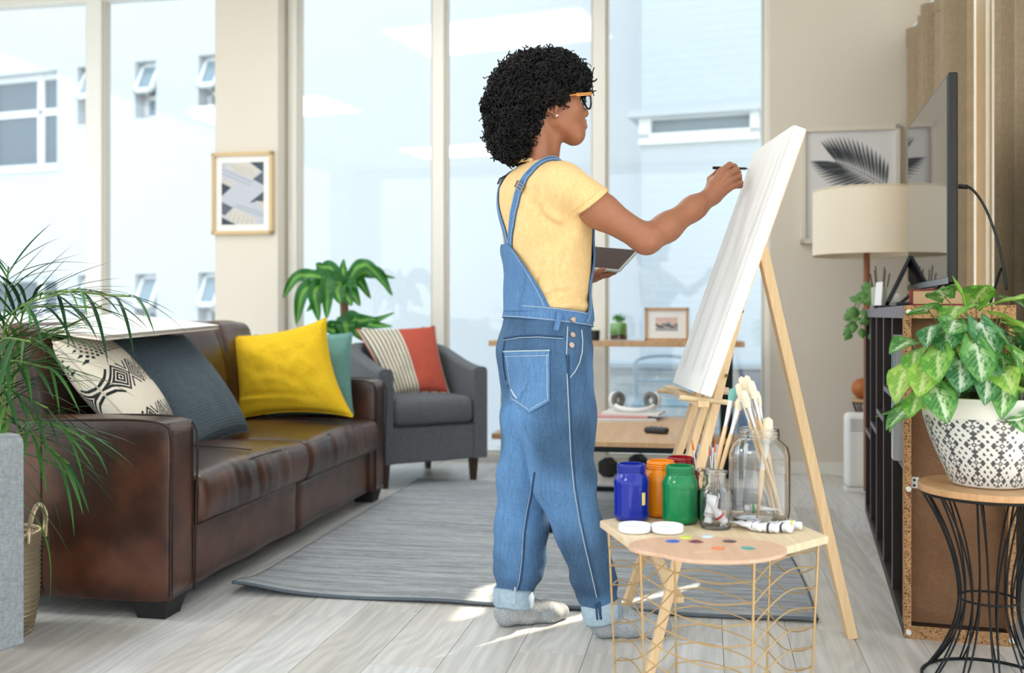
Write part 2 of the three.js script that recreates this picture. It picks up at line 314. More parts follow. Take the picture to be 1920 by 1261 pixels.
  mesh('window_pane', [span(0.02, 0.04, y0 + 0.05, y1 - 0.03, -0.86, -0.12)], M.greyPane, rw);
  // terrace parapet and a metal chair behind the glass
  const t0 = aAt(1128, 8.6), t1 = aAt(1460, 8.6) + 0.6, hTop = EYE - 92 / FOCAL * 8.3;
  const par = thing('terrace_wall', 'low blue-grey terrace wall outside the right window pane', 'wall', V3(0, 0, 0), RY);
  mesh('wall_block', [rbox(t0, t1, -4.4, hTop - 0.05, 8.6, 9.0)], std([176, 188, 194], 0.8, { bumpMap: rep(T.brick, 0.8), bumpScale: 0.02 }), par);
  mesh('coping', [rbox(t0 - 0.03, t1, hTop - 0.05, hTop, 8.55, 9.05, 0.01)], std([160, 174, 182], 0.7), par);
  mesh('terrace_floor', [rbox(t0 - 0.2, t1, -0.32, -0.2, 6.6, 8.6)], std([180, 187, 191], 0.9), par);
  mesh('dark_panel', [rbox(aAt(1385, 8.5), t1, -0.2, hTop - 0.06, 8.54, 8.6)], std([66, 92, 116], 0.7), par);
  const ch = room(aAt(1243, 8.0), -0.2, 8.0), chair = thing('terrace_chair', 'thin blue metal chair outside on the terrace', 'chair', ch, RY), cm = std([136, 162, 174], 0.4, { metalness: 0.3 });
  for (const [x, z] of [[-0.22, -0.2], [0.22, -0.2], [-0.22, 0.22], [0.22, 0.22]]) mesh('leg', [rod(V3(x, 0, z), V3(x, z > 0 ? 0.46 : 0.78, z), 0.013)], cm, chair);
  mesh('seat', [box(0.46, 0.025, 0.44, 0.01, 0, 0.46, 0.01)], cm, chair);
  mesh('backrest', [tube([V3(-0.22, 0.6, -0.2), V3(-0.22, 0.78, -0.2), V3(0.22, 0.78, -0.2), V3(0.22, 0.6, -0.2)], 0.013, 30), rod(V3(-0.22, 0.62, -0.2), V3(0.22, 0.62, -0.2), 0.01)], cm, chair);
}

// ---------------------------------------------------------------- curtains
{
  const cm = phys([255, 255, 255], 0.95, { map: rep(T.linen, 8), bumpMap: rep(T.weaveBump, 12), bumpScale: 0.0012, transmission: 0.12, thickness: 0, side: THREE.DoubleSide, sheen: 0.3, sheenRoughness: 0.8 });
  function curtain(b0, b1, a, top, waves, label, amp) {
    const o = [], n = Math.round(waves * 14);
    for (let k = 0; k <= n; k++) { const t = k / n; o.push([lerp(b0, b1, t), a + amp * Math.sin(t * waves * 6.283) * (0.8 + 0.3 * Math.sin(t * 17)) + 0.012 * Math.sin(t * waves * 15 + 1)]); }
    const outer = o.map(([b, x]) => [x - 0.003, b]), inner = o.map(([b, x]) => [x + 0.003, b]).reverse();
    const c = thing('curtain', label, 'curtain', V3(0, 0, 0), RY);
    const g = extrude([...outer, ...inner], top - 0.02).rotateX(-Math.PI / 2).translate(0, 0.02, 0);   // shape (a, b) -> (a, y, -b)
    mesh('curtain_cloth', [g], cm, c);
    mesh('hem', [extrude([...outer.map(([x, b]) => [x - 0.003, b]), ...inner.map(([x, b]) => [x + 0.003, b])], 0.09).rotateX(-Math.PI / 2).translate(0, 0.02, 0)], cm, c);
    mesh('header', [extrude([...outer.map(([x, b]) => [x - 0.004, b]), ...inner.map(([x, b]) => [x + 0.004, b])], 0.1).rotateX(-Math.PI / 2).translate(0, top - 0.1, 0)], cm, c);
    return c;
  }
  curtain(bAt(1816, 1.2), 6.2, 1.185, 2.58, 5.2, 'long tan linen curtain in deep folds behind the television', 0.06);
  curtain(3.45, bAt(1870, 1.2), 1.2, 2.58, 4.2, 'tan linen curtain at the right edge, above the potted plant', 0.045);
  const r = thing('curtain_rod', 'white curtain rail along the top of the tan curtains', 'curtain rail', V3(0, 0, 0), RY);
  mesh('rail', [rbox(1.17, 1.21, 2.585, 2.61, 3.3, 6.25, 0.004)], M.white, r);
  for (const b of [3.5, 4.8, 6.1]) mesh('bracket', [rbox(1.19, 1.31, 2.61, 2.625, b - 0.015, b + 0.015)], M.white, r);
}

// ---------------------------------------------------------------- rug
{
  const c = (px, py) => { const d = FOCAL * EYE / (py - 590); return V3((px - 960) / FOCAL * d, 0, -d); };
  const NL = c(437, 1112), NR = c(1531, 1168), u = NR.clone().sub(NL), len = u.length(); u.normalize();
  const v = V3(u.z, 0, -u.x).multiplyScalar(1);            // away from the camera
  const L = 2.4, rugTex = tex(512, 512, (x, y) => {
    const k = 0.55 * noise2(x * 9, y * 190, 1e6) + 0.3 * noise2(x * 60, y * 256, 1e6) + 0.15 * noise2(x * 256, y * 256);
    return mix3([138, 144, 150], [178, 183, 188], smooth(0.15, 0.85, k));
  });
  const bump = tex(256, 256, (x, y) => 128 + 100 * (0.6 * noise2(x * 20, y * 128, 1e6) + 0.4 * noise2(x * 128, y * 128, 1e6) - 0.5), false);
  const top = (s, t) => { const curl = 0.028 * Math.exp(-((s * len) ** 2 + (t * L) ** 2) / 0.02) + 0.006 * Math.exp(-((t * L) ** 2) / 0.004) * (0.5 + 0.5 * Math.sin(s * 21)); return NL.clone().addScaledVector(u, s * len + 0.01 * Math.sin(t * 9) * (s > 0.9 ? 1 : 0)).addScaledVector(v, t * L).add(V3(0, 0.011 + curl, 0)); };
  const under = (s, t) => top(s, t).add(V3(0, -0.0095, 0));
  const rug = thing('rug', 'grey heather woven rug on the pale plank floor, one corner curling up', 'rug');
  const m = std([255, 255, 255], 0.95, { map: rugTex, bumpMap: bump, bumpScale: 0.003 });
  const sheet = grid(60, 60, top), below = grid(20, 20, (s, t) => under(1 - s, t)), rim = (f) => grid(60, 1, f);
  const sides = [rim((s, t) => t ? top(s, 0) : under(s, 0)), rim((s, t) => t ? top(1 - s, 1) : under(1 - s, 1)), rim((s, t) => t ? top(0, 1 - s) : under(0, 1 - s)), rim((s, t) => t ? top(1, s) : under(1, s))];
  rug.add(Object.assign(new THREE.Mesh(join([sheet, below, ...sides], true), m), { name: 'woven_field', castShadow: true, receiveShadow: true }));
  const edge = (f) => tube(Array.from({ length: 50 }, (_, k) => f(k / 49).add(V3(0, -0.004, 0))), 0.006, 120, 6);
  mesh('bound_edge', [edge((s) => top(s, 0)), edge((s) => top(0, s)), edge((s) => top(1, s))], std([96, 106, 116], 0.95), rug);
}

// ---------------------------------------------------------------- leather sofa
const leatherTex = tex(512, 512, (u, v) => {
  const a = fbm(u * 5, v * 5, 5, 5), b = fbm(u * 16 + 3, v * 16, 16, 3), c = noise2(u * 128, v * 128, 128);
  return mix3([42, 22, 15], [104, 62, 42], clamp(smooth(0.25, 0.75, a) * 0.7 + 0.25 * b + 0.06 * c - 0.05));
});
const leatherBump = tex(512, 512, (u, v) => 128 + 70 * (fbm(u * 64, v * 64, 64, 2) - 0.5) + 60 * (fbm(u * 8, v * 8, 8, 3) - 0.5), false);
M.leather = phys([255, 255, 255], 0.33, { map: rep(leatherTex, 1.3), bumpMap: rep(leatherBump, 2.2), bumpScale: 0.0016, specularIntensity: 0.9, clearcoat: 0.3, clearcoatRoughness: 0.28 });
M.seam = std([44, 27, 20], 0.6);
{
  const s = thing('leather_sofa', 'dark brown leather two-seat sofa with square arms and black block feet', 'sofa', V3(-1.061, 0, -3.13), Math.PI / 2 - TURN);
  const LEN = 2.154, DEP = 0.96, AW = 0.172, AH = 0.62;
  const wob = (k, f = 5) => (x, y, z, v) => V3(0, 0, 0).addScalar(0).add(V3(k * (noise3(v.x * f + 9, v.y * f, v.z * f) - 0.5), k * (noise3(v.x * f, v.y * f + 5, v.z * f) - 0.5), k * (noise3(v.x * f, v.y * f, v.z * f + 3) - 0.5)));
  for (const x of [0, LEN - AW]) {
    const arm = mesh('arm', [puff(AW, AH - 0.055, DEP, 0.022, wob(0.01, 6), 22).translate(x + AW / 2, (AH + 0.055) / 2, -DEP / 2)], M.leather, s);
    const y1 = AH - 0.004, seams = [];
    for (const e of [0.008, AW - 0.008]) {
      seams.push(tube([V3(x + e, 0.06, 0.001), V3(x + e, 0.3, 0.003), V3(x + e, AH - 0.03, 0.001), V3(x + e, y1 - 0.003, -0.03), V3(x + e, y1, -0.5), V3(x + e, y1, -DEP + 0.03)], 0.0035, 60, 6));
      seams.push(tube([V3(x + e + (e < 0.05 ? 0.014 : -0.014), 0.06, 0.0015), V3(x + e + (e < 0.05 ? 0.014 : -0.014), AH - 0.03, 0.0015)], 0.0016, 10, 5));
    }
    for (const e of [-0.001, AW + 0.001]) { seams.push(tube([V3(x + e, 0.06, -0.44), V3(x + e, AH - 0.02, -0.44)], 0.0028, 10, 6)); }
    mesh('stitched_seam', seams, M.seam, arm);
  }
  for (const k of [0, 1]) mesh('base_panel', [puff((LEN - 2 * AW) / 2 + 0.008, 0.215, DEP - 0.04, 0.018, wob(0.016, 5), 30).translate(AW + (LEN - 2 * AW) * (0.25 + 0.5 * k), 0.055 + 0.1075, -DEP / 2 - 0.005)], M.leather, s);
  const CW = (LEN - 2 * AW) / 2;
  for (let k = 0; k < 2; k++) {
    const x0 = AW + k * CW, cx = x0 + CW / 2;
    const cush = mesh('seat_cushion', [puff(CW - 0.006, 0.165, 0.66, 0.03, (x, y, z, v) => {
      const crown = y > 0 ? 0.035 * (1 - x * x) * (1 - z * z * 0.7) * y : 0, front = z > 0.9 ? 0.018 * (1 - y * y) : 0;
      const wr = z > 0.6 ? 0.016 * (noise2(v.x * 34 + v.y * 9 + k * 5, v.y * 5 + 1) - 0.5) * smooth(0.6, 1, z) * (1 - Math.abs(y) * 0.5) * smooth(0.95, 0.2, Math.abs(x + 0.1)) : 0;
      const soft = 0.01 * (noise3(v.x * 6 + k * 7, v.y * 6, v.z * 6) - 0.5);
      return V3(soft, crown + soft, front + wr);
    }, 64).translate(cx, 0.263 + 0.0825, -0.33 + 0.012)], M.leather, s);
    const lip = (y, off = 0.004) => tube(Array.from({ length: 12 }, (_, i) => V3(lerp(x0 + 0.02, x0 + CW - 0.02, i / 11), y + 0.014 * Math.sin(i / 11 * 3.14), 0.003 + off + 0.004 * Math.sin(i / 11 * 3.14))), 0.0035, 60, 6);
    mesh('stitched_seam', [lip(0.414, 0.0), lip(0.276, 0.002), tube(Array.from({ length: 10 }, (_, i) => V3(cx, 0.432 + 0.029 * (1 - ((i - 4) / 7) ** 2), -0.02 - i * 0.06)), 0.0022, 40, 6)], M.seam, cush);
    const back = mesh('back_cushion', [puff(CW - 0.01, 0.5, 0.2, 0.06, (x, y, z, v) => {
      const p = z > 0 ? 0.045 * (1 - x * x) * (1 - y * y * 0.6) * z : 0, tuft = -0.02 * Math.exp(-(v.x * v.x) / 0.0006) * (z > 0 ? 1 : 0);
      const soft = 0.014 * (noise3(v.x * 5 + k * 7, v.y * 5 + 2, v.z * 5) - 0.5);
      return V3(soft, soft - 0.02 * Math.exp(-(v.x * v.x) / 0.001) * (y > 0.8 ? 1 : 0), p + tuft + soft);
    }, 34).rotateX(-0.2).translate(cx, 0.665, -0.7)], M.leather, s);
    mesh('stitched_seam', [tube([V3(cx - CW / 2 + 0.03, 0.88, -0.68), V3(cx, 0.895, -0.69), V3(cx + CW / 2 - 0.03, 0.88, -0.68)], 0.003, 30, 6)], M.seam, back);
  }
  mesh('back_frame', [puff(LEN - 2 * AW + 0.03, 0.75, 0.12, 0.03, wob(0.01), 20).translate(LEN / 2, 0.47, -DEP + 0.07)], M.leather, s);
  for (const [x, z] of [[0.075, -0.075], [LEN - 0.075, -0.075], [0.075, -DEP + 0.08], [LEN - 0.075, -DEP + 0.08]]) {
    const f = new THREE.CylinderGeometry(0.088, 0.066, 0.06, 4, 1).rotateY(Math.PI / 4).translate(x, 0.03, z);
    mesh('foot', [f.toNonIndexed()].map((g) => { g.computeVertexNormals(); return g; }), std([18, 18, 20], 0.6), s);
  }
}

// ---------------------------------------------------------------- cushions
function cushion(name, label, material, corners, thick, opt = {}) {
  const [TL, TR, BR, BL] = corners, c = TL.clone().add(TR).add(BR).add(BL).multiplyScalar(0.25);
  const ux = TR.clone().add(BR).sub(TL).sub(BL).normalize(), uy = TL.clone().add(TR).sub(BL).sub(BR).normalize(), nz = ux.clone().cross(uy).normalize(), n = opt.n ?? 44;
  const side = (sgn) => grid(n, n, (a, b) => {
    const u = 2 * a - 1, v = 2 * b - 1, cc = opt.concave ?? 0.07;
    const uu = u * (1 - cc * (1 - v * v)), vv = v * (1 - cc * (1 - u * u)), s = (uu + 1) / 2, t = (vv + 1) / 2;
    const p = BL.clone().lerp(BR, s).lerp(TL.clone().lerp(TR, s), t).sub(c);
    const e = (1 - u ** 4) * (1 - v ** 4), body = Math.pow(Math.max(0, (1 - u * u) * (1 - v * v)), 0.42);
    const wr = (opt.wrinkle ?? 0.012) * (fbm(u * 2.2 + (opt.seed ?? 0), v * 2.2 + sgn * 7, 1e6, 3) - 0.5) * 2 * e + (opt.folds ? opt.folds(u, v) * e : 0);
    return p.addScaledVector(nz, sgn * (thick / 2 * body + wr) + (opt.bend ?? 0) * (u * u + v * v - 1));
  });
  const f = side(1), b = side(-1);
  const idx = Array.from(b.index.array); for (let i = 0; i < idx.length; i += 3) [idx[i + 1], idx[i + 2]] = [idx[i + 2], idx[i + 1]]; b.setIndex(idx); b.computeVertexNormals();
  const o = thing(name, label, 'cushion', c);
  if (opt.uvMetres) { const w = TR.distanceTo(TL), h = TL.distanceTo(BL); for (const g of [f, b]) { const uv = g.attributes.uv; for (let i = 0; i < uv.count; i++) uv.setXY(i, uv.getX(i) * w, uv.getY(i) * h); } }
  const cover = new THREE.Mesh(join([f, b], true), material); cover.name = 'cover'; cover.castShadow = cover.receiveShadow = true; o.add(cover);
  const ring = []; const cc = opt.concave ?? 0.07;
  for (let k = 0; k < 80; k++) { const q = k / 20, sd = Math.floor(q), t = (q - sd) * 2 - 1; const [u, v] = [[t, -1], [1, t], [-t, 1], [-1, -t]][sd]; const uu = u * (1 - cc * (1 - v * v)), vv = v * (1 - cc * (1 - u * u)), s = (uu + 1) / 2, w = (vv + 1) / 2; ring.push(BL.clone().lerp(BR, s).lerp(TL.clone().lerp(TR, s), w).sub(c).addScaledVector(nz, (opt.bend ?? 0) * (u * u + v * v - 1))); }
  mesh('piped_edge', [tube(ring, opt.piping ?? 0.004, 200, 6, true)], opt.pipeMat ?? material, o);
  return o;
}
const clothBump = tex(256, 256, (u, v) => 128 + 70 * (0.5 * noise2(u * 128, v * 20, 128) + 0.5 * noise2(u * 20, v * 128, 128) - 0.5) + 30 * Math.sin(u * 402) * Math.sin(v * 402), false);
const fabric = (a, b, bump = 0.0012, n = 5) => phys([255, 255, 255], 0.95, { map: rep(tex(256, 256, (u, v) => mix3(a, b, 0.5 * noise2(u * 128, v * 26, 128) + 0.5 * noise2(u * 26, v * 128, 128))), n), bumpMap: rep(clothBump, n), bumpScale: bump, sheen: 0.25, sheenRoughness: 0.7 });
M.yellow = fabric([214, 170, 14], [240, 204, 40]);
M.teal = fabric([92, 140, 136], [124, 172, 166]);
M.slate = fabric([66, 80, 90], [94, 110, 120]);
M.chair = fabric([80, 84, 89], [112, 116, 121], 0.0012, 4);
{
  const quilt = tex(256, 256, (u, v) => 128 + 110 * Math.abs(Math.sin(u * 6.2832 * 12) * Math.sin(v * 6.2832 * 12)), false);
  M.slate.bumpMap = rep(quilt, 3.2); M.slate.bumpScale = 0.004;
  const pattern = paint(512, 512, (x, w, h) => {
    x.fillStyle = '#e9e0cf'; x.fillRect(0, 0, w, h); x.strokeStyle = x.fillStyle = '#23252b';
    for (let r = 0; r < 9; r++) for (let c = 0; c < 20; c++) { x.save(); x.translate(13 + c * 26 + (r % 2) * 13, 18 + r * 14); x.rotate(Math.PI / 4); const q = 1.5 + r * 0.55; x.fillRect(-q, -q, 2 * q, 2 * q); x.restore(); }
    const band = (y0, hh) => { for (let c = 0; c < 4; c++) { const cx = 64 + c * 128, cy = y0 + hh / 2; x.lineWidth = 8; for (const k of [1, 0.68, 0.36]) { x.beginPath(); x.moveTo(cx - 60 * k, cy); x.lineTo(cx, cy - hh / 2 * k); x.lineTo(cx + 60 * k, cy); x.lineTo(cx, cy + hh / 2 * k); x.closePath(); x.stroke(); } x.fillRect(cx - 6, cy - 6, 12, 12);
      for (const s of [-1, 1]) for (const t of [-1, 1]) { x.beginPath(); x.moveTo(cx + s * 64, cy + t * hh * 0.16); x.lineTo(cx + s * 30, cy + t * hh / 2); x.stroke(); } } };
    band(190, 110); band(390, 110);
  });
  M.ikat = phys([255, 255, 255], 0.95, { map: pattern, bumpMap: rep(clothBump, 6), bumpScale: 0.0012 });
  const stripe = paint(512, 512, (x, w, h) => {
    x.fillStyle = '#b4503f'; x.fillRect(0, 0, w, h); x.fillStyle = '#ddd4c2'; x.fillRect(0, 0, w * 0.5, h);
    for (let k = 0; k < 9; k++) { x.fillStyle = k % 2 ? '#3f4d44' : '#434a4b'; x.fillRect(8 + k * 28, 0, 10, h); }
    x.fillStyle = '#8e3c30'; x.fillRect(w * 0.5, 0, 3, h);
  });
  M.stripe = phys([255, 255, 255], 0.95, { map: stripe, bumpMap: rep(clothBump, 6), bumpScale: 0.001 });
  cushion('cushion', 'cream cushion with black diamond and dotted bands, nearest end of the sofa', M.ikat, [at(98, 640, 3.45), at(168, 622, 3.85), at(335, 822, 3.83), at(288, 838, 3.42)], 0.2, { seed: 1, concave: 0.05, pipeMat: std([205, 196, 180], 0.9), piping: 0.003, wrinkle: 0.006 });
  cushion('cushion', 'large slate grey quilted cushion beside the cream patterned cushion', M.slate, [at(182, 636, 3.8), at(344, 628, 4.4), at(466, 806, 4.36), at(360, 842, 3.86)], 0.19, { seed: 3, uvMetres: true, concave: 0.04, wrinkle: 0.01 });
  cushion('cushion', 'teal green cushion mostly hidden behind the yellow cushion', M.teal, [at(478, 628, 5.09), at(660, 624, 5.03), at(662, 778, 4.98), at(500, 781, 5.05)], 0.13, { seed: 5, uvMetres: true, concave: 0.06 });
  cushion('cushion', 'bright yellow creased cushion leaning at the far sofa arm', M.yellow, [at(421, 630, 4.93), at(611, 596, 4.86), at(662, 781, 4.74), at(442, 785, 4.8)], 0.17, { seed: 8, uvMetres: true, concave: 0.14, wrinkle: 0.016, folds: (u, v) => 0.012 * Math.exp(-(((v + 0.72 + 0.12 * u) / 0.05) ** 2)) * smooth(0.6, -0.6, u) - 0.016 * Math.exp(-(((v + 0.62 + 0.1 * u) / 0.05) ** 2)) * smooth(0.5, -0.8, u) });
  cushion('cushion', 'half striped and half brick red cushion on the grey armchair', M.stripe, [at(668, 617, 6.02), at(815, 611, 6.12), at(842, 737, 5.92), at(732, 742, 5.8)], 0.14, { seed: 12, concave: 0.07 });
}

// ---------------------------------------------------------------- white board lying over the cushions and the sofa back
{
  const F = at(194, 634, 3.36), R = at(410, 613, 4.3), L = at(-12, 606, 3.62), N = F.clone().add(R).add(L);
  const u = R.clone().sub(F), v = L.clone().sub(F), n = u.clone().cross(v).normalize(); if (n.y < 0) n.negate();
  const o = thing('canvas_panel', 'large blank white canvas lying flat across the sofa back and cushions', 'canvas', F.clone().addScaledVector(u, 0.5).addScaledVector(v, 0.5));
  const un = u.clone().normalize(), vn = v.clone().normalize(), m = new THREE.Matrix4().makeBasis(un, n, vn); if (m.determinant() < 0) m.makeBasis(un, n, vn.negate());
  mesh('painted_face', [box(u.length(), 0.003, v.length(), 0.001, 0, 0.0085, 0).applyMatrix4(m)], std([246, 246, 244], 0.5), o);
  const e = 0.02, w = u.length(), l = v.length();
  mesh('stretcher_edge', [span(-w / 2, w / 2, -0.008, 0.007, -l / 2, -l / 2 + e), span(-w / 2, w / 2, -0.008, 0.007, l / 2 - e, l / 2), span(-w / 2, -w / 2 + e, -0.008, 0.007, -l / 2, l / 2), span(w / 2 - e, w / 2, -0.008, 0.007, -l / 2, l / 2), span(-w / 2, w / 2, -0.002, 0.007, -l / 2, l / 2)].map((g) => g.applyMatrix4(m)), std([232, 222, 208], 0.6), o);
}

// ---------------------------------------------------------------- tub armchairs
{
  const c = thing('armchair', 'dark grey upholstered tub armchair with brown legs by the window', 'armchair', V3(-0.6, 0, -5.93), 30.6 * Math.PI / 180);
  const HW = 0.335, HD = 0.335, R = 0.2, TH = 0.085, Y0 = 0.134;
  // path of the wall's centre line: right front, back, left front
  const path = [], h = TH / 2, x = HW - h, zb = -HD + h;
  for (let k = 0; k <= 10; k++) path.push([x, lerp(HD, zb + R, k / 10)]);
  for (let k = 1; k <= 10; k++) { const a = k / 10 * Math.PI / 2; path.push([x - R + R * Math.cos(a), zb + R - R * Math.sin(a)]); }
  for (let k = 1; k <= 8; k++) path.push([lerp(x - R, -x + R, k / 8), zb]);
  for (let k = 1; k <= 10; k++) { const a = Math.PI / 2 + k / 10 * Math.PI / 2; path.push([-x + R + R * Math.cos(a), zb + R - R * Math.sin(a)]); }
  for (let k = 1; k <= 10; k++) path.push([-x, lerp(zb + R, HD, k / 10)]);
  const n = path.length, tang = (k) => { const a = path[Math.max(0, k - 1)], b = path[Math.min(n - 1, k + 1)], l = Math.hypot(b[0] - a[0], b[1] - a[1]); return [(b[0] - a[0]) / l, (b[1] - a[1]) / l]; };
  const topAt = (k) => 0.655 + 0.13 * smooth(0, 0.34, Math.min(k, n - 1 - k) / (n - 1));
  const prof = (top) => { const r = 0.028, o = [[-h, Y0 + 0.004], [-h, lerp(Y0, top, 0.25)], [-h, lerp(Y0, top, 0.5)], [-h, lerp(Y0, top, 0.75)], [-h, top - r]]; for (let k = 1; k < 6; k++) { const a = Math.PI - k / 6 * Math.PI / 2; o.push([-h + r + r * Math.cos(a), top - r + r * Math.sin(a)]); } for (let k = 0; k < 6; k++) { const a = Math.PI / 2 - k / 6 * Math.PI / 2; o.push([h - r + r * Math.cos(a), top - r + r * Math.sin(a)]); } o.push([h, top - r], [h, lerp(Y0, top, 0.6)], [h, lerp(Y0, top, 0.3)], [h, Y0 + 0.004], [h * 0.9, Y0], [-h * 0.9, Y0], [-h, Y0 + 0.004]); return o; };
  const np = prof(0.7).length - 1;
  const wall = grid(n - 1, np, (s, t) => { const k = Math.round(s * (n - 1)), [tx, tz] = tang(k), q = prof(topAt(k))[Math.round(t * np)]; return V3(path[k][0] + tz * q[0], q[1], path[k][1] - tx * q[0]); });
  const cap = (k, flip) => { const [tx, tz] = tang(k), o = prof(topAt(k)).map((q) => V3(path[k][0] + tz * q[0], q[1], path[k][1] - tx * q[0])), m = V3(path[k][0], 0.4, path[k][1]), pos = []; for (let i = 0; i + 1 < o.length; i++) for (const p of flip ? [m, o[i + 1], o[i]] : [m, o[i], o[i + 1]]) pos.push(p.x, p.y, p.z); const g = new THREE.BufferGeometry(); g.setAttribute('position', new THREE.Float32BufferAttribute(pos, 3)); g.computeVertexNormals(); return g; };
  M.chair.side = THREE.DoubleSide;
  mesh('tub_back', [wall, cap(0, false), cap(n - 1, true)], M.chair, c);
  mesh('seat_base', [box(2 * HW - 2 * TH + 0.01, 0.2, 2 * HD - TH, 0.012, 0, Y0 + 0.1, TH / 2 - 0.004)], M.chair, c);
  mesh('seat_cushion', [puff(2 * HW - 2 * TH - 0.006, 0.155, 0.56, 0.04, (u, v, w, q) => V3(0, v > 0 ? 0.014 * (1 - u * u) * (1 - w * w) : 0, w > 0.8 ? 0.008 * (1 - v * v) : 0)).translate(0, 0.412, 0.062)], M.chair, c);
  mesh('seam', [tube([V3(-x + h, 0.338, HD + 0.001), V3(x - h, 0.338, HD + 0.001)], 0.003, 10, 6)], std([50, 53, 57], 0.9), c);
  for (const [lx, lz, ex] of [[0.275, 0.275, 1], [-0.275, 0.275, -1], [0.25, -0.27, 1], [-0.25, -0.27, -1]]) mesh('leg', [new THREE.CylinderGeometry(0.032, 0.02, 0.136, 4, 1).rotateY(Math.PI / 4).translate(lx, 0.068, lz).toNonIndexed()].map((g) => { g.computeVertexNormals(); return g; }), M.darkWood, c);
  const c2 = copy(c, 'grey tub armchair coloured as in brighter light, cut off by the photo edge, next to the woven basket', V3(-1.6675, 0, -2.3875), 150 * Math.PI / 180);
  const pale = fabric([120, 126, 130], [164, 170, 173], 0.0012, 4); pale.side = THREE.DoubleSide; c2.traverse((q) => { if (q.material === M.chair) q.material = pale; }); delete c2.userData.group;  // armchair fabric recoloured, brighter light put into its colour
}

// ---------------------------------------------------------------- coffee table and what lies on it
{
  const t = thing('coffee_table', 'low coffee table with light wooden top and black sled frame on the rug', 'coffee table', V3(0.155, 0, -4.37), RY);
  const W = 0.62, L = 1.1, H = 0.41;
  mesh('tabletop', [span(-0.01, W + 0.01, H - 0.022, H, -L, 0.01, 0.003)], std([255, 255, 255], 0.5, { map: rep(T.oak, 2, 0.8) }), t);
  mesh('apron', [span(0, W, H - 0.045, H - 0.022, -0.02, 0), span(0, W, H - 0.045, H - 0.022, -L + 0.01, -L + 0.03), span(0, 0.02, H - 0.045, H - 0.022, -L + 0.01, 0), span(W - 0.02, W, H - 0.045, H - 0.022, -L + 0.01, 0)], M.blackMetal, t);
  for (const [x, z] of [[0.012, -0.012], [W - 0.012, -0.012], [0.012, -L + 0.02], [W - 0.012, -L + 0.02]]) mesh('leg', [box(0.026, H - 0.04, 0.026, 0.002, x, 0.011 + (H - 0.04) / 2, z)], M.blackMetal, t);
  for (const x of [0.012, W - 0.012]) mesh('floor_bar', [span(x - 0.013, x + 0.013, 0.012, 0.036, -L + 0.02, 0)], M.blackMetal, t);
  mesh('floor_bar', [span(0, W, 0.012, 0.036, -L + 0.008, -L + 0.034)], M.blackMetal, t);
  const top = (px, py, h = H) => { const d = (EYE - h) * FOCAL / (py - 590); return V3((px - 960) / FOCAL * d, h, -d); };
  // magazines
  const mags = [[top(1168, 786), 0.2, 'lowest pale magazine of the stack on the coffee table', [214, 214, 212], 0.31, 0.24], [top(1160, 784), 0.06, 'magazine with a reddish cover edge in the coffee table stack', [206, 150, 146], 0.3, 0.22], [top(1188, 783), -0.12, 'topmost white magazine under the headphones', [228, 226, 222], 0.3, 0.22]];
  let y = H;
  mags.forEach(([p, turn, label, col, w, d], k) => {
    const m = thing('magazine', label, 'magazine', V3(p.x, y, p.z), RY + turn, 'magazines on the coffee table');
    mesh('pages', [box(w - 0.004, 0.008, d - 0.004, 0, 0, 0.0055, 0)], std([236, 234, 228], 0.8), m);
    mesh('cover', [box(w, 0.0012, d, 0, 0, 0.0105, 0), box(w, 0.0012, d, 0, 0, 0.0006, 0), box(w, 0.011, 0.0015, 0, 0, 0.0055, d / 2)], std(col, 0.4), m);
    y += 0.0115;
  });
  // headphones lying on their band
  const hp = thing('headphones', 'white over-ear headphones with grey cushions on the magazines', 'headphones', V3(...top(1190, 783).toArray()).setY(y + 0.001), RY + 0.1);
  const band = []; for (let k = 0; k <= 30; k++) { const a = Math.PI * (0.02 + 0.96 * k / 30); band.push(V3(0.1 * Math.cos(a), 0.012 + 0.02 * (1 - Math.sin(a)), 0.105 * Math.sin(a) - 0.03)); }
  mesh('headband', [tube(band, 0.012, 60, 10)], std([236, 236, 234], 0.4), hp);
  for (const s of [-1, 1]) {
    const cup = mesh('ear_cup', [lathe([[0.0, -0.02], [0.036, -0.02], [0.046, -0.012], [0.047, 0], [0.043, 0.01], [0, 0.01]], 28).rotateZ(s * Math.PI / 2.2).rotateY(s * 0.85).translate(s * 0.095, 0.052, -0.045)], std([232, 232, 230], 0.4), hp);
    mesh('ear_cushion', [new THREE.TorusGeometry(0.031, 0.014, 10, 26).rotateY(Math.PI / 2).rotateY(s * 0.85).translate(s * 0.085, 0.056, -0.034)], std([112, 112, 110], 0.8), cup);
  }
  const rm = thing('remote_control', 'small dark grey remote control lying on the coffee table', 'remote', top(1231, 812), RY + 1.2);
  mesh('body', [puff(0.05, 0.028, 0.11, 0.012, null, 10).translate(0, 0.0145, 0)], std([40, 42, 48], 0.5), rm);
  for (let k = 0; k < 6; k++) mesh('button', [box(0.01, 0.003, 0.008, 0.001, -0.012 + (k % 2) * 0.024, 0.0295, -0.03 + Math.floor(k / 2) * 0.022)], std([128, 140, 152], 0.5), rm);
}

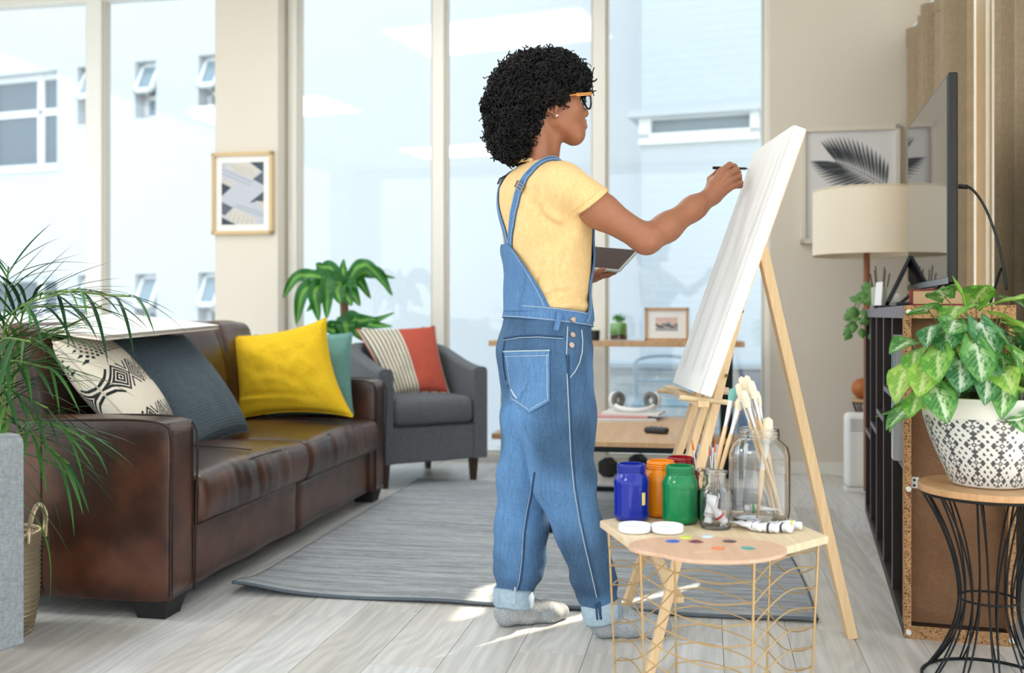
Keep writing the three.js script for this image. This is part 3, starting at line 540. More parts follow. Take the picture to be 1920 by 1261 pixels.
// ---------------------------------------------------------------- dumbbell
{
  const p = FOCAL * EYE / (893 - 590), a = V3((1140 - 960) / FOCAL * p, 0.056, -p), d = thing('dumbbell', 'black hexagonal dumbbell on the floor under the coffee table', 'dumbbell', V3(a.x, 0, a.z), 0.7);
  const hex = () => new THREE.CylinderGeometry(0.06, 0.06, 0.06, 6).rotateY(0).rotateZ(Math.PI / 2).rotateX(Math.PI / 2 * 0 + Math.PI / 6);
  for (const x of [0, 0.26]) mesh('weight', [hex().toNonIndexed().translate(x, 0.053, 0), new THREE.CylinderGeometry(0.045, 0.045, 0.07, 6).rotateZ(Math.PI / 2).rotateX(Math.PI / 6).translate(x, 0.053, 0)].map((g) => { g.computeVertexNormals(); return g; }), std([24, 26, 28], 0.6), d);
  mesh('handle', [lathe([[0.014, -0.11], [0.017, 0], [0.014, 0.11]], 20).rotateZ(Math.PI / 2).translate(0.13, 0.053, 0)], std([170, 174, 178], 0.3, { metalness: 0.9 }), d);
}

// ---------------------------------------------------------------- shelf unit before the window
{
  const B0 = 6.0, B1 = 6.26, l = aAt(922, 6.1), r = aAt(1396, 6.02), s = thing('shelf_unit', 'shelf with wooden boards and black steel posts before the window', 'shelf', V3(0, 0, 0), RY);
  const boards = [[0.795, l, r], [0.232, l + 0.02, r - 0.02]];
  for (const [y, x0, x1] of boards) mesh('board', [rbox(x0, x1, y - 0.033, y, B0, B1, 0.003)], M.oak, s);
  const pr = aAt(1362, 6.1), plft = aAt(955, 6.1);
  for (const x of [pr, plft]) for (const b of [B0 + 0.03, B1 - 0.03]) mesh('post', [rbox(x - 0.035, x + 0.035, 0, 0.765, b - 0.015, b + 0.015, 0.002)], M.blackMetal, s);
  for (const x of [pr, plft]) mesh('crossbar', [rbox(x - 0.03, x + 0.03, 0.745, 0.76, B0, B1), rbox(x - 0.03, x + 0.03, 0.184, 0.198, B0, B1), rbox(x - 0.03, x + 0.03, 0.0, 0.02, B0, B1)], M.blackMetal, s);
  const on = (px, b, y) => room(aAt(px, b), y, b);
  // glass jar with a succulent
  const j = thing('terrarium_jar', 'glass jar with soil, green moss and a small spiky plant on the shelf', 'terrarium', on(1160, 6.12, 0.7955), RY);
  mesh('glass_jar', [lathe([[0, 0.001], [0.05, 0.001], [0.056, 0.008], [0.057, 0.1], [0.05, 0.118], [0.05, 0.13], [0.0475, 0.13], [0.0475, 0.117], [0.054, 0.099], [0.053, 0.009], [0.048, 0.005], [0, 0.005]], 36)], M.glass, j);
  mesh('soil', [lathe([[0, 0.006], [0.05, 0.006], [0.052, 0.012], [0.052, 0.034], [0, 0.036]], 30)], std([74, 50, 34], 0.95), j);
  mesh('moss', [lathe([[0, 0.036], [0.052, 0.036], [0.052, 0.098], [0.04, 0.108], [0, 0.112]], 30)], std([112, 168, 92], 0.95), j);
  const bl = []; reseed(5); for (let k = 0; k < 90; k++) { const a = rnd() * 6.28, e = rr(0.3, 1.4), q = V3(Math.cos(a) * Math.cos(e), Math.sin(e), Math.sin(a) * Math.cos(e)); bl.push(rod(V3(0, 0.11, 0).addScaledVector(q, 0.008), V3(0, 0.11, 0).addScaledVector(q, rr(0.04, 0.062)), 0.005, 0.0006, 5)); }
  mesh('succulent', bl, std([74, 150, 62], 0.7), j);
  // framed photograph
  const f = thing('picture_frame', 'small oak picture frame with a landscape print standing on the shelf', 'picture frame', on(1250, 6.1, 0.7955), RY - 0.02);
  const w = 0.26, h = 0.198, e = 0.016; f.rotation.x = 0;
  mesh('frame', [span(-w / 2, w / 2, 0, e, -0.012, 0.012), span(-w / 2, w / 2, h - e, h, -0.012, 0.012), span(-w / 2, -w / 2 + e, 0, h, -0.012, 0.012), span(w / 2 - e, w / 2, 0, h, -0.012, 0.012), span(-w / 2, w / 2, 0, h, -0.014, -0.01)], M.oak, f);
  mesh('mat_board', [span(-w / 2 + e, w / 2 - e, e, h - e, -0.01, 0.002)], std([238, 238, 236], 0.8), f);
  const land = paint(128, 80, (x, W, H) => { const g = x.createLinearGradient(0, 0, 0, 50); g.addColorStop(0, '#d9b9b0'); g.addColorStop(1, '#e3cdc2'); x.fillStyle = g; x.fillRect(0, 0, W, H); x.fillStyle = '#9aa0aa'; x.beginPath(); x.moveTo(50, 45); x.lineTo(75, 22); x.lineTo(100, 45); x.fill(); x.fillStyle = '#4c525c'; for (let k = 0; k < 40; k++) x.fillRect((k * 37) % 128, 34 + (k * 13) % 22, 6, 14); x.fillStyle = '#a3a5a8'; x.fillRect(0, 62, W, 18); });
  const ph = new THREE.Mesh(new THREE.PlaneGeometry(0.13, 0.08).translate(0, h / 2, 0.0028), std([255, 255, 255], 0.6, { map: land })); ph.name = 'print'; f.add(ph);
  mesh('easel_back', [bar(V3(0, h * 0.8, -0.014), V3(0, 0.004, -0.075), 0.05, 0.006)], M.black, f);
  // small black pot
  const k = thing('black_cup', 'small black cup at the left end of the shelf beside the overalls', 'cup', on(1114, 6.1, 0.7955), RY);
  mesh('cup', [lathe([[0, 0.001], [0.03, 0.001], [0.034, 0.01], [0.036, 0.062], [0.032, 0.062], [0.03, 0.012], [0, 0.01]], 30)], std([30, 34, 38], 0.4), k);
  // pale yellow globe on the lower board
  const g = thing('globe_lamp', 'pale yellow round glass globe behind the easel legs', 'lamp', on(1319, 6.14, 0.2325), RY);
  mesh('globe', [new THREE.SphereGeometry(0.078, 32, 20).translate(0, 0.135, 0)], phys([250, 244, 170], 0.3, { transmission: 0.35, thickness: 0 }), g);
  mesh('stand', [lathe([[0, 0], [0.055, 0], [0.055, 0.012], [0.02, 0.02], [0.018, 0.055], [0.034, 0.066], [0, 0.066]], 28)], M.oak, g);
}

// ---------------------------------------------------------------- pictures on the walls
{
  const a0 = aAt(400, WALL_B), a1 = aAt(514, WALL_B), dd = (a) => WALL_B * ROOM_C - a * ROOM_S, am = (a0 + a1) / 2, h1 = EYE + (590 - 286.5) / FOCAL * dd(am), h0 = EYE + (590 - 439.5) / FOCAL * dd(am), w = a1 - a0, h = h1 - h0, e = 0.022;
  const p = thing('picture_frame', 'gold-wood framed grey geometric print hanging on the beige pillar', 'picture', room(am, h0, WALL_B), RY);
  mesh('frame', [span(-w / 2, w / 2, 0, e, 0, 0.032), span(-w / 2, w / 2, h - e, h, 0, 0.032), span(-w / 2, -w / 2 + e, 0, h, 0, 0.032), span(w / 2 - e, w / 2, 0, h, 0, 0.032)], std([206, 178, 128], 0.4), p);
  mesh('mat_board', [span(-w / 2 + e, w / 2 - e, e, h - e, 0.002, 0.014)], std([240, 238, 234], 0.8), p);
  const art = paint(256, 400, (x, W, H) => {
    x.fillStyle = '#b9bcc6'; x.fillRect(0, 0, W, H);
    const tri = (c, ...q) => { x.fillStyle = c; x.beginPath(); q.forEach(([a, b], k) => k ? x.lineTo(a, b) : x.moveTo(a, b)); x.closePath(); x.fill(); };
    tri('#c9c4bc', [20, 30], [70, 0], [180, 0], [240, 40], [190, 110]); tri('#33414f', [170, 0], [256, 0], [256, 70]); tri('#4a5664', [190, 110], [256, 60], [256, 150]); tri('#2c3642', [0, 130], [80, 140], [0, 215]); tri('#c2bfb6', [0, 100], [90, 130], [60, 160], [0, 128]);
    tri('#394654', [170, 260], [256, 190], [256, 255]); tri('#c4c0b6', [200, 250], [256, 255], [256, 300]); tri('#4f5a68', [0, 250], [70, 290], [20, 340], [0, 330]); tri('#c8c4bb', [20, 340], [80, 290], [220, 370], [200, 400], [60, 400]); tri('#27313d', [0, 350], [90, 400], [0, 400]);
    x.strokeStyle = '#8f97a3'; x.lineWidth = 6; for (const [q, r, s, t] of [[0, 40, 190, 130], [0, 66, 180, 150], [70, 280, 256, 350], [90, 270, 256, 330]]) { x.beginPath(); x.moveTo(q, r); x.lineTo(s, t); x.stroke(); }
    x.strokeStyle = '#9c968c'; x.lineWidth = 3; for (let k = 0; k < 6; k++) { x.beginPath(); x.moveTo(60 + k * 24, 10 + k * 6); x.lineTo(95 + k * 22, 62 + k * 8); x.stroke(); x.beginPath(); x.moveTo(60 + k * 26, 310 + k * 10); x.lineTo(40 + k * 28, 380 + k * 4); x.stroke(); }
  });
  const g = new THREE.Mesh(new THREE.PlaneGeometry(w * 0.69, h * 0.76).translate(0, h / 2, 0.0152), std([255, 255, 255], 0.5, { map: art })); g.name = 'print'; p.add(g);
  // palm leaf picture
  const b0 = aAt(1501, WALL_B), b1 = aAt(1686, WALL_B), bm = (b0 + b1) / 2, k1 = EYE + (590 - 238) / FOCAL * dd(bm), k0 = EYE + (590 - 456) / FOCAL * dd(bm), W = b1 - b0, HH = k1 - k0;
  const q = thing('picture_frame', 'large white-framed palm leaf print on the wall behind the lamp', 'picture', room(bm, k0, WALL_B), RY), f = 0.026;
  mesh('frame', [span(-W / 2, W / 2, 0, f, 0, 0.035), span(-W / 2, W / 2, HH - f, HH, 0, 0.035), span(-W / 2, -W / 2 + f, 0, HH, 0, 0.035), span(W / 2 - f, W / 2, 0, HH, 0, 0.035)], std([226, 218, 204], 0.5), q);
  mesh('mat_board', [span(-W / 2 + f, W / 2 - f, f, HH - f, 0.002, 0.014)], std([226, 226, 228], 0.6), q);
  const palm = paint(512, 680, (x, w2, h2) => {
    x.fillStyle = '#e2e2e4'; x.fillRect(0, 0, w2, h2);
    const P0 = [470, 360], P1 = [330, 250], P2 = [170, 190];
    const on = (t) => [(1 - t) ** 2 * P0[0] + 2 * t * (1 - t) * P1[0] + t * t * P2[0], (1 - t) ** 2 * P0[1] + 2 * t * (1 - t) * P1[1] + t * t * P2[1]];
    x.strokeStyle = '#7c8288'; x.lineWidth = 7; x.beginPath(); x.moveTo(...P0); x.quadraticCurveTo(...P1, ...P2); x.stroke();
    for (let k = 0; k < 17; k++) for (const s of [-1, 1]) { const t = 0.02 + k / 17 * 0.98, [bx, by] = on(t), base = Math.atan2(-170, -300) , a = base + s * (1.15 - t * 0.75), L = 205 * (0.75 + 0.4 * Math.sin(t * 3.0)) * (s < 0 ? 0.95 : 1); const ex = bx + Math.cos(a) * L, ey = by + Math.sin(a) * L, nx = -Math.sin(a) * 17, ny = Math.cos(a) * 17; x.fillStyle = k % 3 ? '#2b3239' : '#4a535a'; x.beginPath(); x.moveTo(bx, by); x.quadraticCurveTo((bx + ex) / 2 + nx, (by + ey) / 2 + ny, ex, ey); x.quadraticCurveTo((bx + ex) / 2 - nx, (by + ey) / 2 - ny, bx, by); x.fill(); }
  });
  const pm = new THREE.Mesh(new THREE.PlaneGeometry(W - 2 * f - 0.01, HH - 2 * f - 0.01).translate(0, HH / 2, 0.0152), std([255, 255, 255], 0.5, { map: palm })); pm.name = 'print'; q.add(pm);
}

// ---------------------------------------------------------------- signed distance fields and their meshing
const SDF = {
  cap(a, b, r0, r1 = r0) { const ab = b.clone().sub(a), l2 = ab.lengthSq(), ax = a.x, ay = a.y, az = a.z, bx = ab.x, by = ab.y, bz = ab.z; return (x, y, z) => { const px = x - ax, py = y - ay, pz = z - az, t = Math.min(1, Math.max(0, (px * bx + py * by + pz * bz) / l2)); return Math.hypot(px - bx * t, py - by * t, pz - bz * t) - (r0 + (r1 - r0) * t); }; },
  ell(c, r, q) { const inv = q ? q.clone().invert() : null, v = V3(0, 0, 0), m = Math.min(r.x, r.y, r.z); return (x, y, z) => { v.set(x - c.x, y - c.y, z - c.z); if (inv) v.applyQuaternion(inv); const k = Math.hypot(v.x / r.x, v.y / r.y, v.z / r.z), k2 = Math.hypot(v.x / r.x / r.x, v.y / r.y / r.y, v.z / r.z / r.z); return k2 < 1e-9 ? -m : k * (k - 1) / k2; }; },
  smin(a, b, k) { const h = Math.max(k - Math.abs(a - b), 0) / k; return Math.min(a, b) - h * h * k * 0.25; },
  union(list, k) { return (x, y, z) => { let d = list[0](x, y, z); for (let i = 1; i < list.length; i++) d = SDF.smin(d, list[i](x, y, z), k); return d; }; },
};
function surfaceNets(f, lo, hi, cell, colorAt) {
  const nx = Math.ceil((hi.x - lo.x) / cell), ny = Math.ceil((hi.y - lo.y) / cell), nz = Math.ceil((hi.z - lo.z) / cell), sx = nx + 1, sy = ny + 1, sz = nz + 1;
  const val = new Float32Array(sx * sy * sz).fill(1), B = 6, at3 = (i, j, k) => (k * sy + j) * sx + i;
  for (let k = 0; k < sz; k += B) for (let j = 0; j < sy; j += B) for (let i = 0; i < sx; i += B) {
    const m = f(lo.x + (i + B / 2) * cell, lo.y + (j + B / 2) * cell, lo.z + (k + B / 2) * cell), far = Math.abs(m) > B * cell * 1.7;
    for (let c = k; c < Math.min(sz, k + B); c++) for (let b = j; b < Math.min(sy, j + B); b++) for (let a = i; a < Math.min(sx, i + B); a++) val[at3(a, b, c)] = far ? m : f(lo.x + a * cell, lo.y + b * cell, lo.z + c * cell);
  }
  const vid = new Int32Array(nx * ny * nz).fill(-1), pos = [], nor = [], col = [], idx = [], e = cell * 0.35;
  for (let k = 0; k < nz; k++) for (let j = 0; j < ny; j++) for (let i = 0; i < nx; i++) {
    let mask = 0; const c = [];
    for (let q = 0; q < 8; q++) { const v = val[at3(i + (q & 1), j + ((q >> 1) & 1), k + (q >> 2))]; c.push(v); if (v < 0) mask |= 1 << q; }
    if (mask === 0 || mask === 255) continue;
    let x = 0, y = 0, z = 0, n = 0;
    for (let q = 0; q < 8; q++) for (const b of [1, 2, 4]) if (!(q & b)) { const p = q | b; if ((c[q] < 0) !== (c[p] < 0)) { const t = c[q] / (c[q] - c[p]); x += (q & 1) + (b === 1 ? t : 0); y += ((q >> 1) & 1) + (b === 2 ? t : 0); z += (q >> 2) + (b === 4 ? t : 0); n++; } }
    const X = lo.x + (i + x / n) * cell, Y = lo.y + (j + y / n) * cell, Z = lo.z + (k + z / n) * cell;
    const g = V3(f(X + e, Y, Z) - f(X - e, Y, Z), f(X, Y + e, Z) - f(X, Y - e, Z), f(X, Y, Z + e) - f(X, Y, Z - e)).normalize();
    vid[(k * ny + j) * nx + i] = pos.length / 3; pos.push(X, Y, Z); nor.push(g.x, g.y, g.z); if (colorAt) { const q = colorAt(X, Y, Z, g); col.push(q[0], q[1], q[2]); }
  }
  const V = (i, j, k) => vid[(k * ny + j) * nx + i];
  for (let k = 0; k < nz; k++) for (let j = 0; j < ny; j++) for (let i = 0; i < nx; i++) {
    const v0 = val[at3(i, j, k)] < 0, quad = (v1, a, b, c, d) => { if (a < 0 || b < 0 || c < 0 || d < 0) return; if (v0 && !v1) idx.push(a, b, c, a, c, d); else idx.push(a, c, b, a, d, c); };
    if (i < nx && j > 0 && k > 0) { const v1 = val[at3(i + 1, j, k)] < 0; if (v0 !== v1) quad(v1, V(i, j - 1, k - 1), V(i, j, k - 1), V(i, j, k), V(i, j - 1, k)); }
    if (i > 0 && k > 0) { const v1 = val[at3(i, j + 1, k)] < 0; if (v0 !== v1) quad(v1, V(i - 1, j, k - 1), V(i - 1, j, k), V(i, j, k), V(i, j, k - 1)); }
    if (i > 0 && j > 0) { const v1 = val[at3(i, j, k + 1)] < 0; if (v0 !== v1) quad(v1, V(i - 1, j - 1, k), V(i, j - 1, k), V(i, j, k), V(i - 1, j, k)); }
  }
  const g = new THREE.BufferGeometry();
  g.setAttribute('position', new THREE.Float32BufferAttribute(pos, 3)); g.setAttribute('normal', new THREE.Float32BufferAttribute(nor, 3));
  if (colorAt) g.setAttribute('color', new THREE.Float32BufferAttribute(col, 3));
  g.setIndex(idx);
  return g;
}
const gradient = (f, p, e = 0.003) => V3(f(p.x + e, p.y, p.z) - f(p.x - e, p.y, p.z), f(p.x, p.y + e, p.z) - f(p.x, p.y - e, p.z), f(p.x, p.y, p.z + e) - f(p.x, p.y, p.z - e)).normalize();
function march(f, o, dir, t0 = 1.5, t1 = 5) { let t = t0; for (let k = 0; k < 400 && t < t1; k++) { const d = f(o.x + dir.x * t, o.y + dir.y * t, o.z + dir.z * t); if (d < 0.0004) return o.clone().addScaledVector(dir, t); t += Math.max(0.0006, d * 0.6); } return null; }
// the point of a surface seen at a pixel of the photograph, pushed onto the surface when the ray just misses
function seen(f, px, py) {
  const dir = at(px, py, 1).sub(camera.position).normalize(), hit = march(f, camera.position, dir); if (hit) return hit;
  let best = null, bd = 1e9; for (let t = 2; t < 4; t += 0.005) { const p = camera.position.clone().addScaledVector(dir, t), d = f(p.x, p.y, p.z); if (d < bd) { bd = d; best = p; } }
  for (let k = 0; k < 4; k++) best.addScaledVector(gradient(f, best), -f(best.x, best.y, best.z)); return best;
}
const settle = (f, p, off = 0) => { const q = p.clone(); for (let k = 0; k < 5; k++) q.addScaledVector(gradient(f, q), off - f(q.x, q.y, q.z)); return q; };

// ---------------------------------------------------------------- the painter
const person = thing('person', 'curly-haired person in blue denim overalls and yellow t-shirt painting at the easel', 'person', V3(0.1, 0, -3.05));
const PO = person.position, rel = (g) => { g.translate(-PO.x, -PO.y, -PO.z); return g; };
const YAW = 20 * Math.PI / 180, Fw = V3(Math.cos(YAW), 0, -Math.sin(YAW)), Rt = V3(Math.sin(YAW), 0, Math.cos(YAW)), BO = V3(0.097, 0, -3.03);
const bodyAt = (r, u, f) => BO.clone().addScaledVector(Rt, r).addScaledVector(Fw, f).setY(u);
// torso cross-sections: height, half width, half depth, forward shift
const SEC = [[0.62, 0.17, 0.13, 0.0], [0.72, 0.168, 0.133, -0.004], [0.8, 0.165, 0.134, -0.006], [0.87, 0.156, 0.126, 0.0], [0.93, 0.148, 0.117, 0.008], [1.0, 0.142, 0.111, 0.011], [1.1, 0.152, 0.114, 0.01], [1.2, 0.166, 0.12, 0.006], [1.28, 0.172, 0.12, -0.003], [1.33, 0.162, 0.108, -0.012], [1.365, 0.128, 0.084, -0.018], [1.395, 0.075, 0.058, -0.016], [1.42, 0.056, 0.052, -0.008]];
function sec(u) {
  const n = SEC.length; if (u <= SEC[0][0]) return SEC[0]; if (u >= SEC[n - 1][0]) return SEC[n - 1];
  let k = 0; while (SEC[k + 1][0] < u) k++;
  const a = SEC[Math.max(0, k - 1)], b = SEC[k], c = SEC[k + 1], d = SEC[Math.min(n - 1, k + 2)], t = (u - b[0]) / (c[0] - b[0]);
  return b.map((v, i) => i === 0 ? u : 0.5 * (2 * v + (c[i] - a[i]) * t + (2 * a[i] - 5 * v + 4 * c[i] - d[i]) * t * t + (3 * v - a[i] - 3 * c[i] + d[i]) * t * t * t));
}
function loft(u0, u1, grow) { return (x, y, z) => {
  const dx = x - BO.x, dz = z - BO.z, r = dx * Rt.x + dz * Rt.z, f0 = dx * Fw.x + dz * Fw.z, u = Math.min(u1, Math.max(u0, y)), s = sec(u), w = s[1] + grow, q = s[2] + grow, f = f0 - s[3];
  const k = Math.hypot(r / w, f / q), k2 = Math.hypot(r / w / w, f / q / q), d = k2 < 1e-6 ? -Math.min(w, q) : k * (k - 1) / k2, v = Math.max(u0 - y, y - u1);
  return v > 0 ? (d > 0 ? Math.hypot(d, v) : v) : Math.max(d, v);
}; }
// a point on the torso: th = 0 at the middle of the back, growing to the person's right
const torso = (u, th, grow) => { const s = sec(u); return bodyAt((s[1] + grow) * Math.sin(th), u, s[3] - (s[2] + grow) * Math.cos(th)); };

const shR = bodyAt(0.168, 1.318, -0.012), shL = bodyAt(-0.168, 1.318, -0.012), elR = at(1212, 449, 2.9), wrR = at(1336, 366, 3.01), elL = V3(0.06, 1.06, -3.3), wrL = V3(0.225, 1.07, -3.43);
const neck0 = bodyAt(0, 1.36, -0.02), neck1 = at(1024, 240, 3.02);
// head
const HC = at(1030, 198, 3.015), hy = 15 * Math.PI / 180, hp = 7 * Math.PI / 180;
const Hf = V3(Math.cos(hy) * Math.cos(hp), Math.sin(hp), -Math.sin(hy) * Math.cos(hp)), Hr = V3(Math.sin(hy), 0, Math.cos(hy)), Hu = Hr.clone().cross(Hf).normalize();
const hd = (f, u, r) => HC.clone().addScaledVector(Hf, f).addScaledVector(Hu, u).addScaledVector(Hr, r);
const hq = new THREE.Quaternion().setFromRotationMatrix(new THREE.Matrix4().makeBasis(Hf, Hu, Hr));
const C = SDF.cap, E = (f, u, r, a, b, c) => SDF.ell(hd(f, u, r), V3(a, b, c), hq), S = (f, u, r, q) => C(hd(f, u, r), hd(f, u + 1e-4, r), q);
const headMain = SDF.union([E(-0.014, 0.03, 0, 0.096, 0.088, 0.074), E(0.03, -0.01, 0, 0.066, 0.075, 0.062), C(hd(0.0, -0.05, 0.048), hd(0.066, -0.096, 0.016), 0.022, 0.02), C(hd(0.0, -0.05, -0.048), hd(0.066, -0.096, -0.016), 0.022, 0.02), E(0.068, -0.09, 0, 0.026, 0.024, 0.024), E(0.058, -0.058, 0, 0.036, 0.034, 0.038), S(0.052, -0.024, 0.042, 0.026), S(0.052, -0.024, -0.042, 0.026), C(hd(0.074, 0.03, -0.034), hd(0.074, 0.03, 0.034), 0.016)], 0.03);
const noseD = SDF.union([C(hd(0.082, 0.012, 0), hd(0.103, -0.026, 0), 0.0085, 0.0115), S(0.108, -0.031, 0, 0.0115), S(0.094, -0.034, 0.014, 0.0098), S(0.094, -0.034, -0.014, 0.0098)], 0.012);
const lipsD = SDF.union([C(hd(0.097, -0.057, -0.012), hd(0.097, -0.057, 0.012), 0.0098), C(hd(0.097, -0.071, -0.011), hd(0.097, -0.071, 0.011), 0.0108), C(hd(0.088, -0.063, 0.02), hd(0.088, -0.063, -0.02), 0.006)], 0.006);
const sockets = [S(0.092, 0.008, 0.032, 0.017), S(0.092, 0.008, -0.032, 0.017)], eyesD = [S(0.072, 0.006, 0.032, 0.0125), S(0.072, 0.006, -0.032, 0.0125)];
const lids = [C(hd(0.076, 0.013, 0.022), hd(0.074, 0.012, 0.043), 0.0078), C(hd(0.076, 0.013, -0.022), hd(0.074, 0.012, -0.043), 0.0078)];
const nostrils = [S(0.1, -0.042, 0.0075, 0.004), S(0.1, -0.042, -0.0075, 0.004)], mouthCut = C(hd(0.107, -0.064, -0.018), hd(0.107, -0.064, 0.018), 0.0026);
const earSet = [1, -1].map((s) => { const ring = []; for (let k = 0; k < 9; k++) { const a = -0.5 + k / 8 * 4.3; ring.push(hd(-0.014 - 0.013 * Math.cos(a + 0.5) - 0.004, -0.016 + 0.027 * Math.sin(a), s * (0.076 + 0.007 * (1 - Math.cos(a * 0.9))))); } const caps = []; for (let k = 0; k + 1 < ring.length; k++) caps.push(C(ring[k], ring[k + 1], 0.0048)); return SDF.union([...caps, E(-0.016, -0.018, s * 0.073, 0.013, 0.022, 0.006), C(hd(-0.008, -0.037, s * 0.075), hd(-0.01, -0.045, s * 0.075), 0.0065)], 0.007); });
function headD(x, y, z) {
  let d = headMain(x, y, z); if (d > 0.09) return d;
  d = SDF.smin(d, noseD(x, y, z), 0.014);
  for (const s of sockets) { const q = -s(x, y, z); const h = Math.max(0.012 - Math.abs(d - q), 0) / 0.012; d = Math.max(d, q) + h * h * 0.003; }
  for (const s of lids) d = SDF.smin(d, s(x, y, z), 0.006);
  for (const s of eyesD) d = Math.min(d, s(x, y, z));
  d = SDF.smin(d, lipsD(x, y, z), 0.005);
  for (const s of [...nostrils, mouthCut]) d = Math.max(d, -s(x, y, z));
  for (const s of earSet) d = SDF.smin(d, s(x, y, z), 0.006);
  return d;
}
const neckD = SDF.union([C(neck0, neck1, 0.056, 0.049), C(bodyAt(0.05, 1.375, -0.03), hd(-0.05, -0.04, 0.03), 0.03, 0.026), C(bodyAt(-0.05, 1.375, -0.03), hd(-0.05, -0.04, -0.03), 0.03, 0.026)], 0.02);
// right hand, curled round the pen; wrist to knuckles to finger ends
const hR = (px, py, d) => at(px, py, d);
const fingersR = [
  [[1340, 345, 3.012, 0.012], [1353, 321, 3.008, 0.0112], [1368, 309.5, 3.03, 0.0096], [1377, 312, 3.052, 0.0082], [1381, 317, 3.064, 0.0068]],
  [[1346, 350, 3.006, 0.012], [1364, 328, 3.004, 0.0112], [1380, 318, 3.026, 0.0096], [1384, 323, 3.05, 0.0085], [1377, 329, 3.06, 0.0075]],
  [[1350, 355, 3.004, 0.012], [1371, 337, 3.004, 0.0108], [1385, 330, 3.024, 0.0092], [1386, 336, 3.046, 0.0082], [1377, 340, 3.054, 0.0072]],
  [[1354, 360, 3.006, 0.0115], [1375, 348, 3.008, 0.0098], [1388, 342.5, 3.022, 0.0084], [1388, 348, 3.04, 0.0074], [1379, 350, 3.046, 0.0065]],
];
const thumbR = [[1333, 357, 3.026, 0.013], [1333, 336, 3.048, 0.0115], [1347, 322, 3.066, 0.0098], [1366, 319, 3.078, 0.008]];
const chain = (pts, f = hR) => { const q = pts.map(([x, y, d, r]) => [f(x, y, d), r]), o = []; for (let k = 0; k + 1 < q.length; k++) o.push(C(q[k][0], q[k + 1][0], q[k][1], q[k + 1][1])); return SDF.union(o, 0.005); };
const palmR = SDF.union([C(wrR, hR(1346, 350, 3.012), 0.026, 0.022), C(hR(1340, 346, 3.018), hR(1355, 326, 3.018), 0.019, 0.0135), C(hR(1346, 352, 3.014), hR(1365, 333, 3.016), 0.02, 0.0135), C(hR(1350, 358, 3.014), hR(1370, 345, 3.018), 0.019, 0.013), C(hR(1334, 356, 3.024), hR(1336, 338, 3.04), 0.016, 0.012)], 0.016);
const handRf = [...fingersR, thumbR].map((c) => chain(c));
const handRD = (x, y, z) => { const p = palmR(x, y, z); if (p > 0.12) return p; let fd = 1e9; for (const f of handRf) fd = SDF.smin(fd, f(x, y, z), 0.0022); return SDF.smin(p, fd, 0.009); };
// left hand under the tablet: the palm up, fingers gripping its edge
const w2 = (x, y, z) => V3(x, y, z);
const fl = (o) => [[wrL.x + 0.035, 1.083, wrL.z + o * 0.4, 0.0125], [0.298, 1.082, wrL.z + o, 0.011], [0.325, 1.086, wrL.z + 0.002 + o, 0.0095], [0.345, 1.094, wrL.z + 0.006 + o, 0.008], [0.356, 1.104, wrL.z + 0.008 + o, 0.007]];
const handLf = [fl(-0.034), fl(-0.012), fl(0.01), fl(0.031).map(([x, y, z, r], k) => [x - 0.008 * k * 0.5, y, z, r * 0.88]), [[wrL.x + 0.02, 1.08, wrL.z + 0.02, 0.013], [0.262, 1.084, wrL.z + 0.05, 0.0115], [0.288, 1.094, wrL.z + 0.062, 0.0095], [0.304, 1.1, wrL.z + 0.066, 0.0078]]].map((c) => chain(c, w2));
const palmL = SDF.union([C(wrL, V3(0.28, 1.08, wrL.z), 0.026, 0.02), C(V3(0.25, 1.08, wrL.z - 0.02), V3(0.295, 1.081, wrL.z - 0.03), 0.017, 0.013), C(V3(0.25, 1.08, wrL.z + 0.015), V3(0.295, 1.081, wrL.z + 0.026), 0.017, 0.012)], 0.014);
const handLD = (x, y, z) => { const p = palmL(x, y, z); if (p > 0.14) return p; let fd = 1e9; for (const f of handLf) fd = SDF.smin(fd, f(x, y, z), 0.002); return SDF.smin(p, fd, 0.008); };
const mid = (a, b, t, dx = 0, dy = 0, dz = 0) => a.clone().lerp(b, t).add(V3(dx, dy, dz));
const armD = (s, e, w) => SDF.union([C(s, mid(s, e, 0.45, 0, -0.004, 0), 0.05, 0.0475), C(mid(s, e, 0.45, 0, -0.004, 0), e, 0.0475, 0.0385), C(e, mid(e, w, 0.3, 0, -0.004, 0), 0.0385, 0.0385), C(mid(e, w, 0.3, 0, -0.004, 0), mid(e, w, 0.7), 0.0385, 0.0325), C(mid(e, w, 0.7), w, 0.0325, 0.0265)], 0.03);
const armR = armD(shR, elR, wrR), armL = armD(shL, elL, wrL);
// legs
const hipR = bodyAt(0.085, 0.83, 0.0), hipL = bodyAt(-0.085, 0.83, -0.01), knR = at(1066, 905, 2.99), knL = at(978, 890, 3.13), anR = at(1126, 1150, 2.99), anL = at(964, 1130, 3.09);
const legBody = SDF.union([C(hipR, knR, 0.075, 0.05), C(knR, anR, 0.048, 0.035), C(hipL, knL, 0.075, 0.05), C(knL, anL, 0.048, 0.035), loft(0.86, 1.36, -0.022)], 0.03);
const footAxes = (h, t) => ({ heel: h, toe: t });
const ground = (px, py, lift) => { const d = FOCAL * EYE / (py - 590); return V3((px - 960) / FOCAL * d, lift, -d); };
const feet = [
  { heel: ground(950, 1172, 0.034), ball: ground(1026, 1162, 0.028), toe: ground(1050, 1158, 0.022), an: anL },
  { heel: ground(1132, 1194, 0.034), ball: ground(1216, 1190, 0.028), toe: ground(1242, 1188, 0.022), an: anR },
];
